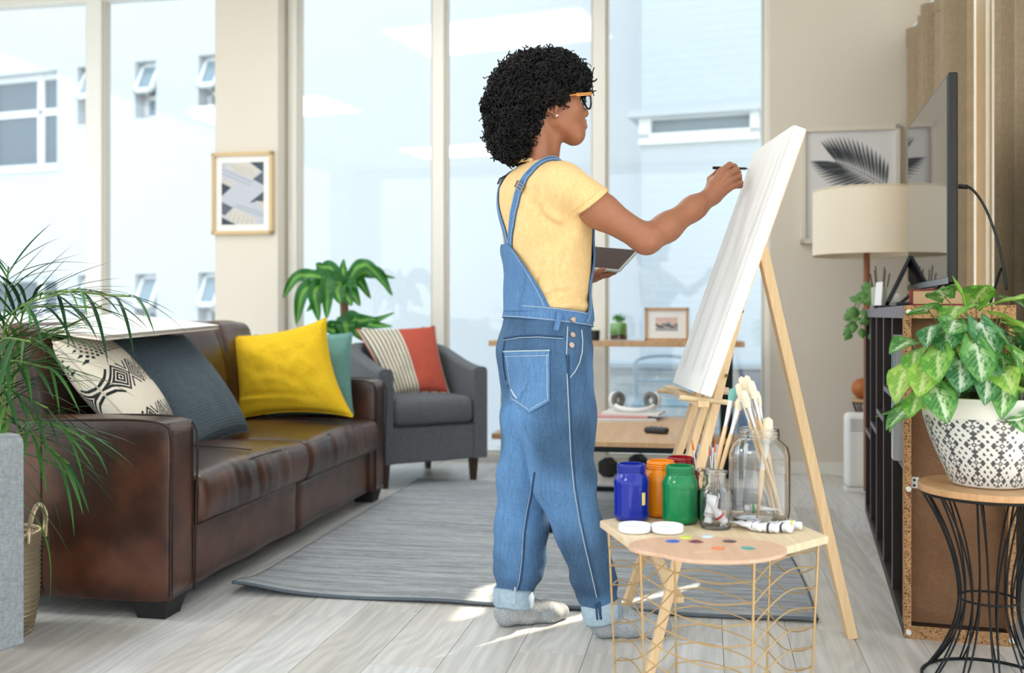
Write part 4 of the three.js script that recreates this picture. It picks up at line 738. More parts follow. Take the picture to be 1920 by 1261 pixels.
const footD = feet.map(({ heel, ball, toe, an }) => { const side = toe.clone().sub(heel).setY(0).normalize().cross(V3(0, 1, 0)).multiplyScalar(0.018); return SDF.union([C(heel, mid(heel, ball, 0.5, 0, 0.006, 0), 0.034, 0.03), C(mid(heel, ball, 0.5, 0, 0.006, 0), ball.clone().add(side), 0.03, 0.026), C(mid(heel, ball, 0.5), ball.clone().sub(side), 0.03, 0.026), C(ball.clone().add(side), toe.clone().add(side.clone().multiplyScalar(0.5)), 0.026, 0.02), C(ball.clone().sub(side), toe.clone().sub(side.clone().multiplyScalar(0.3)), 0.026, 0.021), C(an, heel.clone().add(V3(0, 0.01, 0)), 0.038, 0.032), C(an, mid(heel, ball, 0.45, 0, 0.02, 0), 0.037, 0.03)], 0.03); });

const skinCol = (x, y, z) => { // skin tone, lips, eyes
  let c = [0.36, 0.142, 0.072];
  const n = 0.94 + 0.12 * noise3(x * 60, y * 60, z * 60); c = c.map((v) => v * n);
  if (y > 1.3 && x > 0.15) {
    if (lipsD(x, y, z) < 0.0012) c = [0.34, 0.13, 0.1];
    for (let k = 0; k < 2; k++) if (eyesD[k](x, y, z) < 0.0006) { const q = V3(x, y, z).sub(hd(0.072, 0.006, k ? -0.032 : 0.032)).normalize().dot(Hf); c = q > 0.9 ? [0.02, 0.012, 0.01] : [0.7, 0.66, 0.62]; }
  }
  return c;
};
{
  const bodyField = (x, y, z) => {
    let d = legBody(x, y, z);
    d = SDF.smin(d, SDF.smin(armR(x, y, z), armL(x, y, z), 0.01), 0.03); d = SDF.smin(d, neckD(x, y, z), 0.04);
    if (y > 1.35) d = SDF.smin(d, headD(x, y, z), 0.022);
    if (x > 0.52) d = SDF.smin(d, handRD(x, y, z), 0.014);
    if (x > 0.15 && z < -3.3) d = SDF.smin(d, handLD(x, y, z), 0.014);
    for (const f of footD) d = SDF.smin(d, f(x, y, z) + 0.006, 0.02);
    return d;
  };
  const parts = [
    surfaceNets(bodyField, V3(-0.2, -0.02, -3.5), V3(0.575, 1.435, -2.7), 0.0105, skinCol),
    surfaceNets(bodyField, V3(-0.05, 1.42, -3.2), V3(0.28, 1.75, -2.85), 0.0032, skinCol),
    surfaceNets(bodyField, V3(0.565, 1.2, -3.12), V3(0.72, 1.43, -2.93), 0.0026, skinCol),
    surfaceNets(bodyField, V3(0.2, 1.0, -3.52), V3(0.4, 1.16, -3.32), 0.003, skinCol),
  ].map((g) => g.toNonIndexed());
  const skinBump = tex(128, 128, (u, v) => 128 + 80 * (noise2(u * 64, v * 64, 64) - 0.5), false);
  const b = mesh('body', [rel(mergeGeometries(parts.map((g) => metreUV(g))))], phys([255, 255, 255], 0.46, { vertexColors: true, bumpMap: rep(skinBump, 18), bumpScale: 0.0005, sheen: 0.15 }), person);
  // necklace, ear stud, brows
  const chainPts = []; for (let k = 0; k < 24; k++) { const a = k / 24 * 6.2832, u = 1.388 + 0.012 * -Math.cos(a), f = (x, y, z) => SDF.smin(neckD(x, y, z), legBody(x, y, z), 0.04); chainPts.push(settle(f, bodyAt(0.062 * Math.sin(a), u, -0.016 - 0.062 * Math.cos(a)), 0.0012).sub(PO)); }
  mesh('necklace', [tube(chainPts, 0.0011, 120, 5, true)], std([196, 150, 96], 0.3, { metalness: 0.9 }), person);
  mesh('earring', [new THREE.SphereGeometry(0.0042, 12, 8).translate(...hd(-0.008, -0.044, 0.0825).sub(PO).toArray())], phys([240, 225, 205], 0.2, { metalness: 0.4 }), person);
}
// glasses: dark round rims and amber temples
{
  const g = new THREE.Group(); g.name = 'glasses'; person.add(g);
  const h = (f, u, r) => hd(f, u, r).sub(PO), dark = phys([24, 26, 30], 0.25, { clearcoat: 0.5 }), amber = phys([214, 140, 40], 0.25, { clearcoat: 0.6 });
  for (const s of [1, -1]) {
    const rim = [], flat = []; for (let k = 0; k < 28; k++) { const a = k / 28 * 6.2832; rim.push(h(0.113 - 0.006 * Math.abs(Math.cos(a) * 0.5 + s * 0), 0.0 + 0.0235 * Math.sin(a) - 0.0, s * 0.034 + 0.0265 * Math.cos(a))); }
    mesh('rim', [tube(rim, 0.003, 90, 6, true)], dark, g);
    const lens = new THREE.CircleGeometry(0.0245, 28); lens.applyMatrix4(new THREE.Matrix4().makeBasis(Hr.clone(), Hu.clone(), Hf.clone()).setPosition(h(0.111, 0, s * 0.034)));
    mesh('lens', [lens], M.glass, g);
    mesh('temple', [tube([h(0.112, 0.014, s * 0.062), h(0.104, 0.0155, s * 0.07), h(0.06, 0.013, s * 0.078), h(0.0, 0.008, s * 0.083)], 0.0027, 40, 6), bar(h(0.112, 0.015, s * 0.064), h(0.06, 0.0125, s * 0.078), 0.0025, 0.0095)], amber, g);
  }
  mesh('bridge', [tube([h(0.112, 0.006, -0.009), h(0.116, 0.009, 0), h(0.112, 0.006, 0.009)], 0.0022, 20, 6)], dark, g);
}
// hair: a round crown of tight curls
{
  const hc = at(1000, 188, 3.035), low = at(972, 250, 3.03);
  const base = SDF.union([SDF.ell(hc, V3(0.134, 0.128, 0.135)), SDF.ell(low, V3(0.082, 0.082, 0.1)), SDF.ell(at(1043, 158, 3.03), V3(0.09, 0.088, 0.105))], 0.05);
  const hairD = (x, y, z) => {
    const v = V3(x, y, z).sub(HC), f = v.dot(Hf), u = v.dot(Hu), r = Math.abs(v.dot(Hr));
    let d = base(x, y, z) + 0.03 * (noise3(x * 26, y * 26, z * 26) - 0.5) + 0.014 * (noise3(x * 55, y * 55, z * 55) - 0.5) + 0.008 * (noise3(x * 90, y * 90, z * 90) - 0.5);
    const face = Math.min(f - 0.03 - 0.25 * Math.max(0, 0.05 - r) + 0.0, 0.016 - u + 0.1 * (f - 0.06));                     // in front of the ears and under the hairline
    d = Math.max(d, Math.min(face, 0.03));
    const under = Math.min(-0.004 - u - 0.9 * Math.max(0, -0.03 - f), f + 0.052);                                                   // below the ears the hair hangs at the nape only
    d = Math.max(d, Math.min(under, 0.03));
    return d;
  };
  const g = surfaceNets(hairD, V3(-0.13, 1.36, -3.22), V3(0.24, 1.77, -2.86), 0.0055), p = g.attributes.position, n = g.attributes.normal, curls = [g.toNonIndexed()];
  reseed(77);
  const N = p.count, want = 3400;
  for (let k = 0; k < want; k++) {
    const i = Math.floor(rnd() * N), o = V3(p.getX(i), p.getY(i), p.getZ(i)), out = V3(n.getX(i), n.getY(i), n.getZ(i));
    const v = o.clone().sub(HC); if (v.dot(Hf) > 0.02 && v.dot(Hu) < 0.028 && rnd() < 0.85) continue;
    const q = V3(rnd() - 0.5, rnd() - 0.5, rnd() - 0.5), ax = out.clone().addScaledVector(q, 1.5).normalize(), b = ax.clone().cross(V3(0.3, 0.9, 0.2)).normalize(), c = ax.clone().cross(b), R = rnd() < 0.3 ? rr(0.006, 0.0105) : rr(0.0035, 0.0068), turns = rr(1.2, 2.4), len = rnd() < 0.25 ? rr(0.02, 0.038) : rr(0.008, 0.022), ph = rnd() * 6.28, pts = [];
    const m = Math.round(turns * 7); for (let t = 0; t <= m; t++) { const a = t / m * turns * 6.283 + ph; pts.push(o.clone().addScaledVector(ax, (t / m - 0.3) * len).addScaledVector(b, R * Math.cos(a)).addScaledVector(c, R * Math.sin(a)).addScaledVector(out, 0.003)); }
    curls.push(new THREE.TubeGeometry(new THREE.CatmullRomCurve3(pts), m, rr(0.0014, 0.0024), 4).toNonIndexed());
  }
  for (const q of curls) for (const k of Object.keys(q.attributes)) if (k !== 'position' && k !== 'normal') q.deleteAttribute(k);
  mesh('hair', [rel(mergeGeometries(curls))], phys([13, 12, 13], 0.5, { sheen: 0.3, sheenRoughness: 0.4, specularIntensity: 0.6 }), person);
}

// ---------------------------------------------------------------- clothes
const denimTex = tex(256, 256, (u, v) => { const tw = 0.5 + 0.5 * Math.sin((u + v) * 6.2832 * 60), n = noise2(u * 128, v * 128, 128), s = noise2(u * 90, v * 9, 90); return mix3([62, 104, 152], [122, 164, 204], clamp(0.3 * tw + 0.45 * n + 0.25 * s)); });
const denimBump = tex(256, 256, (u, v) => 128 + 60 * Math.sin((u + v) * 6.2832 * 60) + 50 * (noise2(u * 128, v * 128, 128) - 0.5), false);
const denim = (c, more = {}) => phys(c, 0.9, { map: rep(denimTex, 5), bumpMap: rep(denimBump, 5), bumpScale: 0.0008, sheen: 0.15, ...more });
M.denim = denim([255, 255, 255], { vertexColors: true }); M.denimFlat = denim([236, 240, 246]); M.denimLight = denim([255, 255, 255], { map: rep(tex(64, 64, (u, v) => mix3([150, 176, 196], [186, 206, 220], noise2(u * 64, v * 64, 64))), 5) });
M.stitch = std([178, 192, 204], 0.9); M.darkStitch = std([48, 76, 112], 0.9);
const cutAlong = (n, p0) => (x, y, z) => (x - p0.x) * n.x + (y - p0.y) * n.y + (z - p0.z) * n.z;

// t-shirt
const sleeveEnd = cutAlong(V3(0.6, -0.78, -0.05).normalize(), at(1101, 389, 2.88)), sleeveEndL = cutAlong(elL.clone().sub(shL).normalize(), mid(shL, elL, 0.45));
const shirtCore = SDF.union([loft(0.86, 1.398, 0.007), (x, y, z) => Math.max(SDF.union([C(bodyAt(0.06, 1.345, -0.015), shR, 0.055, 0.058), C(shR, mid(shR, elR, 0.6), 0.06, 0.062)], 0.03)(x, y, z), sleeveEnd(x, y, z)), (x, y, z) => Math.max(SDF.union([C(bodyAt(-0.06, 1.345, -0.015), shL, 0.055, 0.058), C(shL, mid(shL, elL, 0.6), 0.06, 0.058)], 0.03)(x, y, z), sleeveEndL(x, y, z))], 0.035);
const creases = []; // pressed folds: sleeve to body, down the side, above the waist
for (const [pts, amp, w] of [[[[1004, 352], [1003, 378], [1014, 402], [1034, 418], [1052, 428]], 0.009, 0.008], [[[1014, 350], [1016, 376], [1028, 396], [1050, 412]], -0.007, 0.009], [[[1052, 428], [1046, 452], [1030, 480]], 0.007, 0.008], [[[1058, 440], [1062, 470], [1056, 500]], 0.006, 0.008], [[[1020, 560], [1042, 548], [1070, 545]], 0.006, 0.007], [[[1004, 530], [1012, 505], [1022, 490]], 0.006, 0.007], [[[1035, 572], [1060, 562], [1084, 562]], 0.006, 0.006], [[[1080, 352], [1074, 380], [1060, 402]], 0.005, 0.008]]) { const q = pts.map(([x, y]) => seen(shirtCore, x, y)); for (let k = 0; k + 1 < q.length; k++) creases.push([q[k], q[k + 1], amp, w]); }
const shirtD = (x, y, z) => {
  let d = shirtCore(x, y, z); if (d > 0.08) return d;
  const r = (x - BO.x) * Rt.x + (z - BO.z) * Rt.z, f = (x - BO.x) * Fw.x + (z - BO.z) * Fw.z;
  const fold = Math.sin(38 * (f * 0.9 - (y - 1.2) * 0.55) + 5 * noise3(x * 9, y * 9, z * 9)) * smooth(0.06, 0.17, r) * smooth(1.02, 1.16, y) * smooth(1.33, 1.22, y);
  const waist = Math.sin(y * 130 + 6 * noise3(x * 14, y * 5, z * 14)) * smooth(1.03, 0.97, y);
  for (const [a, b, amp, w] of creases) { const t = clamp(((x - a.x) * (b.x - a.x) + (y - a.y) * (b.y - a.y) + (z - a.z) * (b.z - a.z)) / a.distanceToSquared(b)), q = Math.hypot(x - lerp(a.x, b.x, t), y - lerp(a.y, b.y, t), z - lerp(a.z, b.z, t)); if (q < 3 * w) d += amp * Math.exp(-q * q / w / w); }
  d += 0.005 * fold + 0.005 * waist + 0.009 * (noise3(x * 11, y * 11, z * 11) - 0.5);
  return Math.max(d, sleeveEnd(x, y, z) < -0.3 ? d : d);
};
{
  const neckCut = (x, y, z) => { const f = (x - BO.x) * Fw.x + (z - BO.z) * Fw.z; return y - (1.399 - 0.16 * (f + 0.02)); };
  const field = (x, y, z) => Math.max(shirtD(x, y, z), neckCut(x, y, z), 0.935 - 0.016 * clamp(((x - BO.x) * Fw.x + (z - BO.z) * Fw.z) / 0.12, -1, 1) - y);
  const t = tex(256, 256, (u, v) => { const k = 0.35 * noise2(u * 64, v * 24, 64) + 0.65 * noise2(u * 128, v * 128, 128); return mix3([226, 186, 124], [242, 210, 156], k); });
  M.shirt = phys([255, 255, 255], 0.92, { map: rep(t, 3), bumpMap: rep(clothBump, 8), bumpScale: 0.0005, sheen: 0.2 });
  const shirt = mesh('t_shirt', [metreUV(rel(surfaceNets(field, V3(-0.16, 0.88, -3.36), V3(0.3, 1.45, -2.74), 0.0058)))], M.shirt, person);
  const neck = []; for (let k = 0; k < 40; k++) { const a = k / 40 * 6.2832, s = 0.062, f = -0.016 - s * Math.cos(a); neck.push(bodyAt(0.07 * Math.sin(a), 1.397 - 0.16 * (f + 0.02), f).sub(PO)); }
  mesh('neckband', [tube(neck, 0.006, 120, 8, true)], M.shirt, shirt);
  const hem = [], axis = elR.clone().sub(shR).normalize(), hc = at(1100, 388.5, 2.88);
  const pn = V3(0.6, -0.78, -0.05).normalize(), e1 = pn.clone().cross(V3(0, 0, 1)).normalize(), e2 = pn.clone().cross(e1);
  for (let k = 0; k < 36; k++) { const a = k / 36 * 6.2832, p = settle(shirtD, hc.clone().addScaledVector(e1, 0.06 * Math.cos(a)).addScaledVector(e2, 0.06 * Math.sin(a)).addScaledVector(pn, -0.014)); hem.push(p.sub(PO)); }
  mesh('sleeve_hem', [tube(hem, 0.0016, 100, 5, true)], M.shirt, shirt);
}

// overalls: legs and seat
const legChain = (pts, k = 0.03) => { const o = []; for (let i = 0; i + 1 < pts.length; i++) o.push(C(pts[i][0], pts[i + 1][0], pts[i][1], pts[i + 1][1])); return SDF.union(o, k); };
const legRD = legChain([[bodyAt(0.076, 0.83, 0.002), 0.112], [at(1040, 770, 2.945), 0.114], [at(1058, 900, 2.97), 0.087], [at(1089, 1000, 2.985), 0.067], [at(1115, 1085, 2.985), 0.062], [at(1128, 1135, 2.985), 0.054]]);
const legLD = legChain([[bodyAt(-0.076, 0.83, -0.004), 0.112], [at(1006, 790, 3.11), 0.108], [at(986, 900, 3.12), 0.086], [at(976, 987, 3.12), 0.078], [at(974, 1050, 3.11), 0.072], [at(966, 1105, 3.1), 0.057]]);
const seatL = loft(0.7, 1.0, 0.012), seatD = (x, y, z) => seatL(x, y, z) + 0.05 * smooth(0.86, 0.72, y);
const waistTop = (f) => 0.9625 - 0.0165 * clamp(f / 0.12, -1, 1);
const jeansD = (x, y, z) => {
  let d = SDF.smin(legRD(x, y, z), legLD(x, y, z), 0.018); d = SDF.smin(d, seatD(x, y, z), 0.03); if (d > 0.08) return d;
  const amp = 0.006 + 0.0025 * smooth(0.35, 0.15, y) + 0.003 * smooth(0.62, 0.72, y) * smooth(0.8, 0.72, y);
  const ring = Math.sin(y * 85 + 7 * noise3(x * 8, y * 4, z * 8)), slant = Math.sin((y * 0.8 + x * 0.9) * 46 + 6 * noise3(x * 7, y * 7, z * 7));
  d += amp * 0.5 * (0.55 * ring * smooth(0.32, 0.16, y) + 0.8 * slant * smooth(0.15, 0.5, y) * smooth(0.86, 0.7, y)) + 0.012 * (noise3(x * 9 + 4, y * 6, z * 9) - 0.5);
  return d;
};
function ribbon(pts, width, th, f, off, closed = false) {   // a flat strip of cloth lying on a surface
  const n = pts.length, rows = pts.map((p, i) => { const a = pts[Math.max(0, i - 1)], b = pts[Math.min(n - 1, i + 1)], tg = b.clone().sub(a).normalize(), nn = gradient(f, p, 0.006), s = tg.clone().cross(nn).normalize(); return { p, nn, s }; });
  const ring = [[-1, 0], [-1, 0.7], [-0.9, 1], [0.9, 1], [1, 0.7], [1, 0], [-1, 0]];
  const g = grid(6, n - 1, (u, v) => { const r = rows[Math.round(v * (n - 1))], q = ring[Math.round(u * 6)]; return r.p.clone().addScaledVector(r.s, q[0] * width / 2).addScaledVector(r.nn, off + q[1] * th).sub(PO); });
  const caps = [0, n - 1].map((i) => { const r = rows[i], c = (a, b) => r.p.clone().addScaledVector(r.s, a * width / 2).addScaledVector(r.nn, off + b * th).sub(PO); return grid(1, 1, (u, v) => c(i ? 1 - 2 * u : 2 * u - 1, v)); });
  return [g, ...caps];
}
function sheet(nu, nv, fn, th) {                            // a piece of cloth of some thickness from fn(u, v) -> { p, n }
  const q = []; for (let j = 0; j <= nv; j++) { q.push([]); for (let i = 0; i <= nu; i++) q[j].push(fn(i / nu, j / nv)); }
  const P = (i, j, k) => q[j][i].p.clone().addScaledVector(q[j][i].n, k).sub(PO);
  const I = (u) => Math.round(u * nu), J = (v) => Math.round(v * nv);
  return [grid(nu, nv, (u, v) => P(I(u), J(v), th)), grid(nu, nv, (u, v) => P(nu - I(u), J(v), 0)), grid(nu, 1, (u, v) => P(I(u), 0, v * th)), grid(nu, 1, (u, v) => P(nu - I(u), nv, v * th)), grid(nv, 1, (u, v) => P(0, nv - J(u), v * th)), grid(nv, 1, (u, v) => P(nu, J(u), v * th))];
}
const line = (f, pts, per = 8) => { const o = []; for (let k = 0; k + 1 < pts.length; k++) for (let t = 0; t < per; t++) o.push(seen(f, lerp(pts[k][0], pts[k + 1][0], t / per), lerp(pts[k][1], pts[k + 1][1], t / per))); o.push(seen(f, ...pts[pts.length - 1])); return o; };
const lift = (f, pts, off) => pts.map((p) => p.clone().addScaledVector(gradient(f, p, 0.006), off).sub(PO));
{
  const col = (x, y, z, g) => { // washed and worn denim: paler thighs, darker towards the hems
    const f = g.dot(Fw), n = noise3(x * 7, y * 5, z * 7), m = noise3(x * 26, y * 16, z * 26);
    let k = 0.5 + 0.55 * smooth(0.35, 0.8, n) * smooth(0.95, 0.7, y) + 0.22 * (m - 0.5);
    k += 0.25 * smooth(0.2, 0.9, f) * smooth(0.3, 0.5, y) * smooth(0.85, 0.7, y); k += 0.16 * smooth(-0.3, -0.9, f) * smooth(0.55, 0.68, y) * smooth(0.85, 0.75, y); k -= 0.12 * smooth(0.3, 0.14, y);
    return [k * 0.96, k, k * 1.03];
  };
  const field = (x, y, z) => { const f = (x - BO.x) * Fw.x + (z - BO.z) * Fw.z, left = x < 0.135 + (y - 0.3) * 0.2 - 0.08; return Math.max(jeansD(x, y, z), y - (waistTop(f) - 0.022), 0.085 - y); };
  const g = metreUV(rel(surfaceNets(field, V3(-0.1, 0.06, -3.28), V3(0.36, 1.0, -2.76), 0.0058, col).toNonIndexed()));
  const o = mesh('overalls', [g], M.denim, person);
  // waistband
  const band = sheet(72, 5, (u, v) => { const th = u * 6.2832 - 3.1416, uu = lerp(0.9275 + 0.0155 * Math.cos(th), 0.9655 + 0.0165 * Math.cos(th), v), p = torso(uu, th, 0.0105), q = torso(uu, th, 0.03); return { p, n: q.sub(p).normalize() }; }, 0.0052);
  mesh('waistband', band, M.denimFlat, o);
  const wline = (a, b, grow = 0.0163) => { const r = []; for (let k = 0; k <= 80; k++) { const th = k / 80 * 6.2832; r.push(torso(a + b * Math.cos(th), th, grow).sub(PO)); } return tube(r, 0.0011, 160, 5); };
  mesh('waist_stitch', [wline(0.9305, 0.0155), wline(0.9625, 0.0165)], M.stitch, o);
  // back bib narrowing to the strap crossing, and front bib
  const wide = (u) => 1.12 * Math.pow(clamp((1.16 - u) / 0.2), 0.72) + 0.07;
  const bib = (name, u0, u1, edge, mid0) => {
    const fn = (s, t) => { const uu = lerp(u0(s), u1, t), th = mid0 + (2 * s - 1) * edge(uu), p = torso(uu, th, 0.0125 + 0.003 * Math.sin(uu * 40 + th * 3)), q = torso(uu, th, 0.03); return { p, n: q.sub(p).normalize() }; };
    const b = mesh(name, sheet(26, 24, fn, 0.004), M.denimFlat, o), st = [];
    for (const [s, r, m] of [[0.0, 0.0024, M.denimFlat], [1.0, 0.0024, M.denimFlat], [0.045, 0.0009, M.stitch], [0.955, 0.0009, M.stitch]]) { const pts = []; for (let k = 0; k <= 24; k++) { const q = fn(s, k / 24); pts.push(q.p.addScaledVector(q.n, 0.004).sub(PO)); } mesh(r > 0.002 ? 'rolled_edge' : 'edge_stitch', [tube(pts, r, 60, 6)], m, b); }
    return b;
  };
  bib('back_bib', () => 0.962, 1.158, wide, 0);
  bib('front_bib', () => 0.93, 1.235, (u) => lerp(1.12, 0.62, Math.pow(clamp((u - 0.93) / 0.2), 0.6)), Math.PI);
  // straps over the shoulders, joined at the crossing
  const overF = (side) => [bodyAt(side * 0.08, 1.4, 0.02), bodyAt(side * 0.088, 1.37, 0.07), bodyAt(side * 0.085, 1.31, 0.1), bodyAt(side * 0.08, 1.235, 0.12)].map((p) => settle(shirtD, p));
  const dense = (pts) => new THREE.CatmullRomCurve3(pts, false, 'centripetal').getPoints(70).map((p) => settle(shirtD, p));
  const sR = dense([...line(shirtD, [[957, 468], [958, 440], [963, 400], [972, 362], [986, 332], [1004, 313]], 2), ...overF(1)]);
  const sL = dense([torso(1.15, -0.02, 0.006), torso(1.2, -0.1, 0.006), torso(1.26, -0.22, 0.006), torso(1.32, -0.42, 0.006), bodyAt(-0.085, 1.375, -0.05), ...overF(-1)].map((p) => settle(shirtD, p)));
  for (const s of [sR, sL]) {
    const st = mesh('strap', ribbon(s, 0.03, 0.004, shirtD, 0.001), M.denimFlat, o);
    for (const e of [-0.011, 0.011]) { const pts = s.map((p, i) => { const a = s[Math.max(0, i - 1)], b = s[Math.min(s.length - 1, i + 1)], nn = gradient(shirtD, p, 0.006), sd = b.clone().sub(a).normalize().cross(nn).normalize(); return p.clone().addScaledVector(sd, e).addScaledVector(nn, 0.0052).sub(PO); }); mesh('strap_stitch', [tube(pts, 0.0009, 140, 5)], M.stitch, st); }
    const i = Math.round(s.length * 0.5), p = s[s === sR ? 34 : 30], nn = gradient(shirtD, p, 0.006), tg = s[36].clone().sub(s[32]).normalize();
    const q = new THREE.Matrix4().makeBasis(tg.clone().cross(nn).normalize(), tg.clone(), nn).setPosition(p.clone().addScaledVector(nn, 0.007).sub(PO));
    mesh('buckle', [span(-0.02, -0.016, -0.011, 0.011, -0.001, 0.002), span(0.016, 0.02, -0.011, 0.011, -0.001, 0.002), span(-0.02, 0.02, -0.011, -0.008, -0.001, 0.002), span(-0.02, 0.02, 0.008, 0.011, -0.001, 0.002), span(-0.02, 0.02, -0.0015, 0.0015, -0.001, 0.002)].map((b) => b.applyMatrix4(q)), std([120, 112, 104], 0.35, { metalness: 0.9 }), st);
  }
  // back pocket, second pocket, yoke, placket, hip pocket, side seams
  const onJ = (px, py, off) => { const p = seen(jeansD, px, py), n = gradient(jeansD, p, 0.008); return { p: p.clone().addScaledVector(n, off), n }; };
  const pocket = (TL, TR, BR, BT, BL) => sheet(14, 16, (u, v) => { const top = [lerp(TL[0], TR[0], u), lerp(TL[1], TR[1], u)], bot = u < 0.5 ? [lerp(BL[0], BT[0], u * 2), lerp(BL[1], BT[1], u * 2)] : [lerp(BT[0], BR[0], u * 2 - 1), lerp(BT[1], BR[1], u * 2 - 1)]; return onJ(lerp(bot[0], top[0], v), lerp(bot[1], top[1], v), 0.0005); }, 0.0045);
  const pk = mesh('back_pocket', pocket([948, 659], [1030, 657], [1031, 752], [994, 774], [960, 751]), denim([250, 252, 255]), o);
  const outline = [[952, 668], [963, 748], [994, 769], [1027, 749], [1026, 664]];
  mesh('pocket_stitch', [tube(lift(jeansD, line(jeansD, outline, 6), 0.0055), 0.0011, 120, 5), tube(lift(jeansD, line(jeansD, [[949, 668], [1030, 666]], 10), 0.0055), 0.0011, 30, 5)], M.stitch, pk);
  mesh('pocket_hem', [tube(lift(jeansD, line(jeansD, [[947, 659], [1031, 657]], 12), 0.005), 0.0028, 40, 6)], M.denimLight, pk);
  mesh('worn_tear', [tube(lift(jeansD, line(jeansD, [[962, 730], [966, 740], [972, 748]], 4), 0.0055), 0.002, 20, 5)], std([206, 220, 230], 0.9), pk);
  const seam = (name, pts, r, m, off = 0.0012, per = 8) => mesh(name, [tube(lift(jeansD, line(jeansD, pts, per), off), r, pts.length * per * 2, 6)], m, o);
  seam('yoke_seam', [[945, 634], [975, 629], [1010, 628], [1056, 631]], 0.0022, M.darkStitch); seam('yoke_stitch', [[945, 638], [975, 633], [1010, 632], [1056, 635]], 0.001, M.stitch, 0.002);
  seam('seat_seam', [[947, 636], [943, 665], [945, 690], [949, 712]], 0.0022, M.darkStitch);
  seam('side_seam', [[1063, 700], [1064, 720], [1067, 780], [1070, 850], [1076, 915], [1086, 975], [1098, 1030], [1110, 1080], [1119, 1120]], 0.0015, M.stitch, 0.0004);
  seam('side_stitch', [[1067, 664], [1068, 720], [1071, 780], [1074, 850], [1080, 915], [1090, 975], [1102, 1030], [1114, 1080], [1123, 1120]], 0.0012, M.darkStitch, 0.001);
  seam('inseam', [[1003, 885], [998, 920], [990, 960], [984, 1000], [981, 1050], [977, 1085], [972, 1104]], 0.0022, M.darkStitch); seam('inseam_stitch', [[1000, 885], [995, 920], [987, 960], [981, 1000], [978, 1050], [974, 1085], [969, 1104]], 0.001, M.stitch, 0.002);
  seam('placket_edge', [[1064, 612], [1063, 640], [1062, 664]], 0.0016, M.stitch); seam('hip_pocket_edge', [[1090, 618], [1092, 640], [1091, 660], [1086, 680], [1078, 696], [1068, 708]], 0.0018, M.stitch);
  seam('placket_edge', [[1062, 664], [1064, 680], [1067, 708]], 0.003, M.darkStitch);
  const loopPts = (x) => line(jeansD, [[x, 583], [x - 3, 600], [x - 7, 622]], 5);
  mesh('belt_loop', ribbon(loopPts(1049).map((p) => settle(jeansD, p)), 0.016, 0.004, jeansD, 0.009), M.denimFlat, o);
  for (const [x, y] of [[1071, 600], [1073, 628], [1071, 647]]) { const q = onJ(x, y, y < 610 ? 0.0105 : 0.002); mesh('button', [new THREE.CylinderGeometry(0.0075, 0.0085, 0.004, 20), new THREE.SphereGeometry(0.005, 12, 8).scale(1, 0.4, 1).translate(0, 0.002, 0)].map((g2) => g2.applyQuaternion(new THREE.Quaternion().setFromUnitVectors(V3(0, 1, 0), q.n)).translate(...q.p.clone().addScaledVector(q.n, 0.001).sub(PO).toArray())), std([196, 170, 152], 0.35, { metalness: 0.85 }), o); }
  // turned-up cuffs
  const cuff = (c0, c1, r0, r1, turn) => {
    const ax = c1.clone().sub(c0).normalize(), e1 = ax.clone().cross(V3(0, 0, 1)).normalize(), e2 = ax.clone().cross(e1), L = c0.distanceTo(c1);
    const prof = [[r1 - 0.006, L], [r1 + 0.002, L + 0.003], [r1 + 0.006, L - 0.004], [lerp(r0, r1, 0.5) + 0.008, L * 0.5], [r0 + 0.006, 0.004], [r0 + 0.002, -0.002], [r0 - 0.007, 0.002]];
    return grid(48, 6, (u, v) => { const a = u * 6.2832, q = prof[Math.round(v * 6)], w = 1 + 0.03 * Math.sin(a * 3 + turn) + 0.02 * Math.sin(a * 7); return c0.clone().addScaledVector(ax, q[1] + 0.004 * Math.sin(a * 2 + turn)).addScaledVector(e1, Math.cos(a) * q[0] * w).addScaledVector(e2, Math.sin(a) * q[0] * w).sub(PO); }, true);
  };
  const c1 = mesh('cuff', [cuff(at(965, 1099, 3.1), at(964, 1134, 3.1), 0.0565, 0.0555, 1)], M.denimLight, o); M.denimLight.side = THREE.DoubleSide;
  const c2 = mesh('cuff', [cuff(at(1127, 1124, 2.985), at(1129, 1163, 2.985), 0.054, 0.05, 3)], M.denimLight, o);
  mesh('cuff_seam', [rod(at(966, 1100, 3.035).sub(PO), at(966, 1133, 3.035).sub(PO), 0.0035)], M.stitch, c1);
  mesh('cuff_seam', [rod(at(1123, 1128, 2.925).sub(PO), at(1127, 1160, 2.93).sub(PO), 0.0045), rod(at(1117, 1130, 2.925).sub(PO), at(1120, 1161, 2.93).sub(PO), 0.003)], M.darkStitch, c2);
}
// socks
{
  const t = tex(128, 128, (u, v) => mix3([138, 144, 150], [192, 196, 200], noise2(u * 64, v * 64, 64)));
  const m = phys([255, 255, 255], 0.95, { map: rep(t, 8), bumpMap: rep(clothBump, 10), bumpScale: 0.0012, sheen: 0.3 });
  feet.forEach((f, k) => { const fld = (x, y, z) => Math.max(footD[k](x, y, z) + 0.002 * (noise3(x * 40, y * 40, z * 40) - 0.5), 0.0015 - y); const c = f.heel; mesh('sock', [metreUV(rel(surfaceNets(fld, V3(c.x - 0.08, -0.004, c.z - 0.14), V3(c.x + 0.26, 0.15, c.z + 0.13), 0.0045).toNonIndexed()))], m, person); });
}

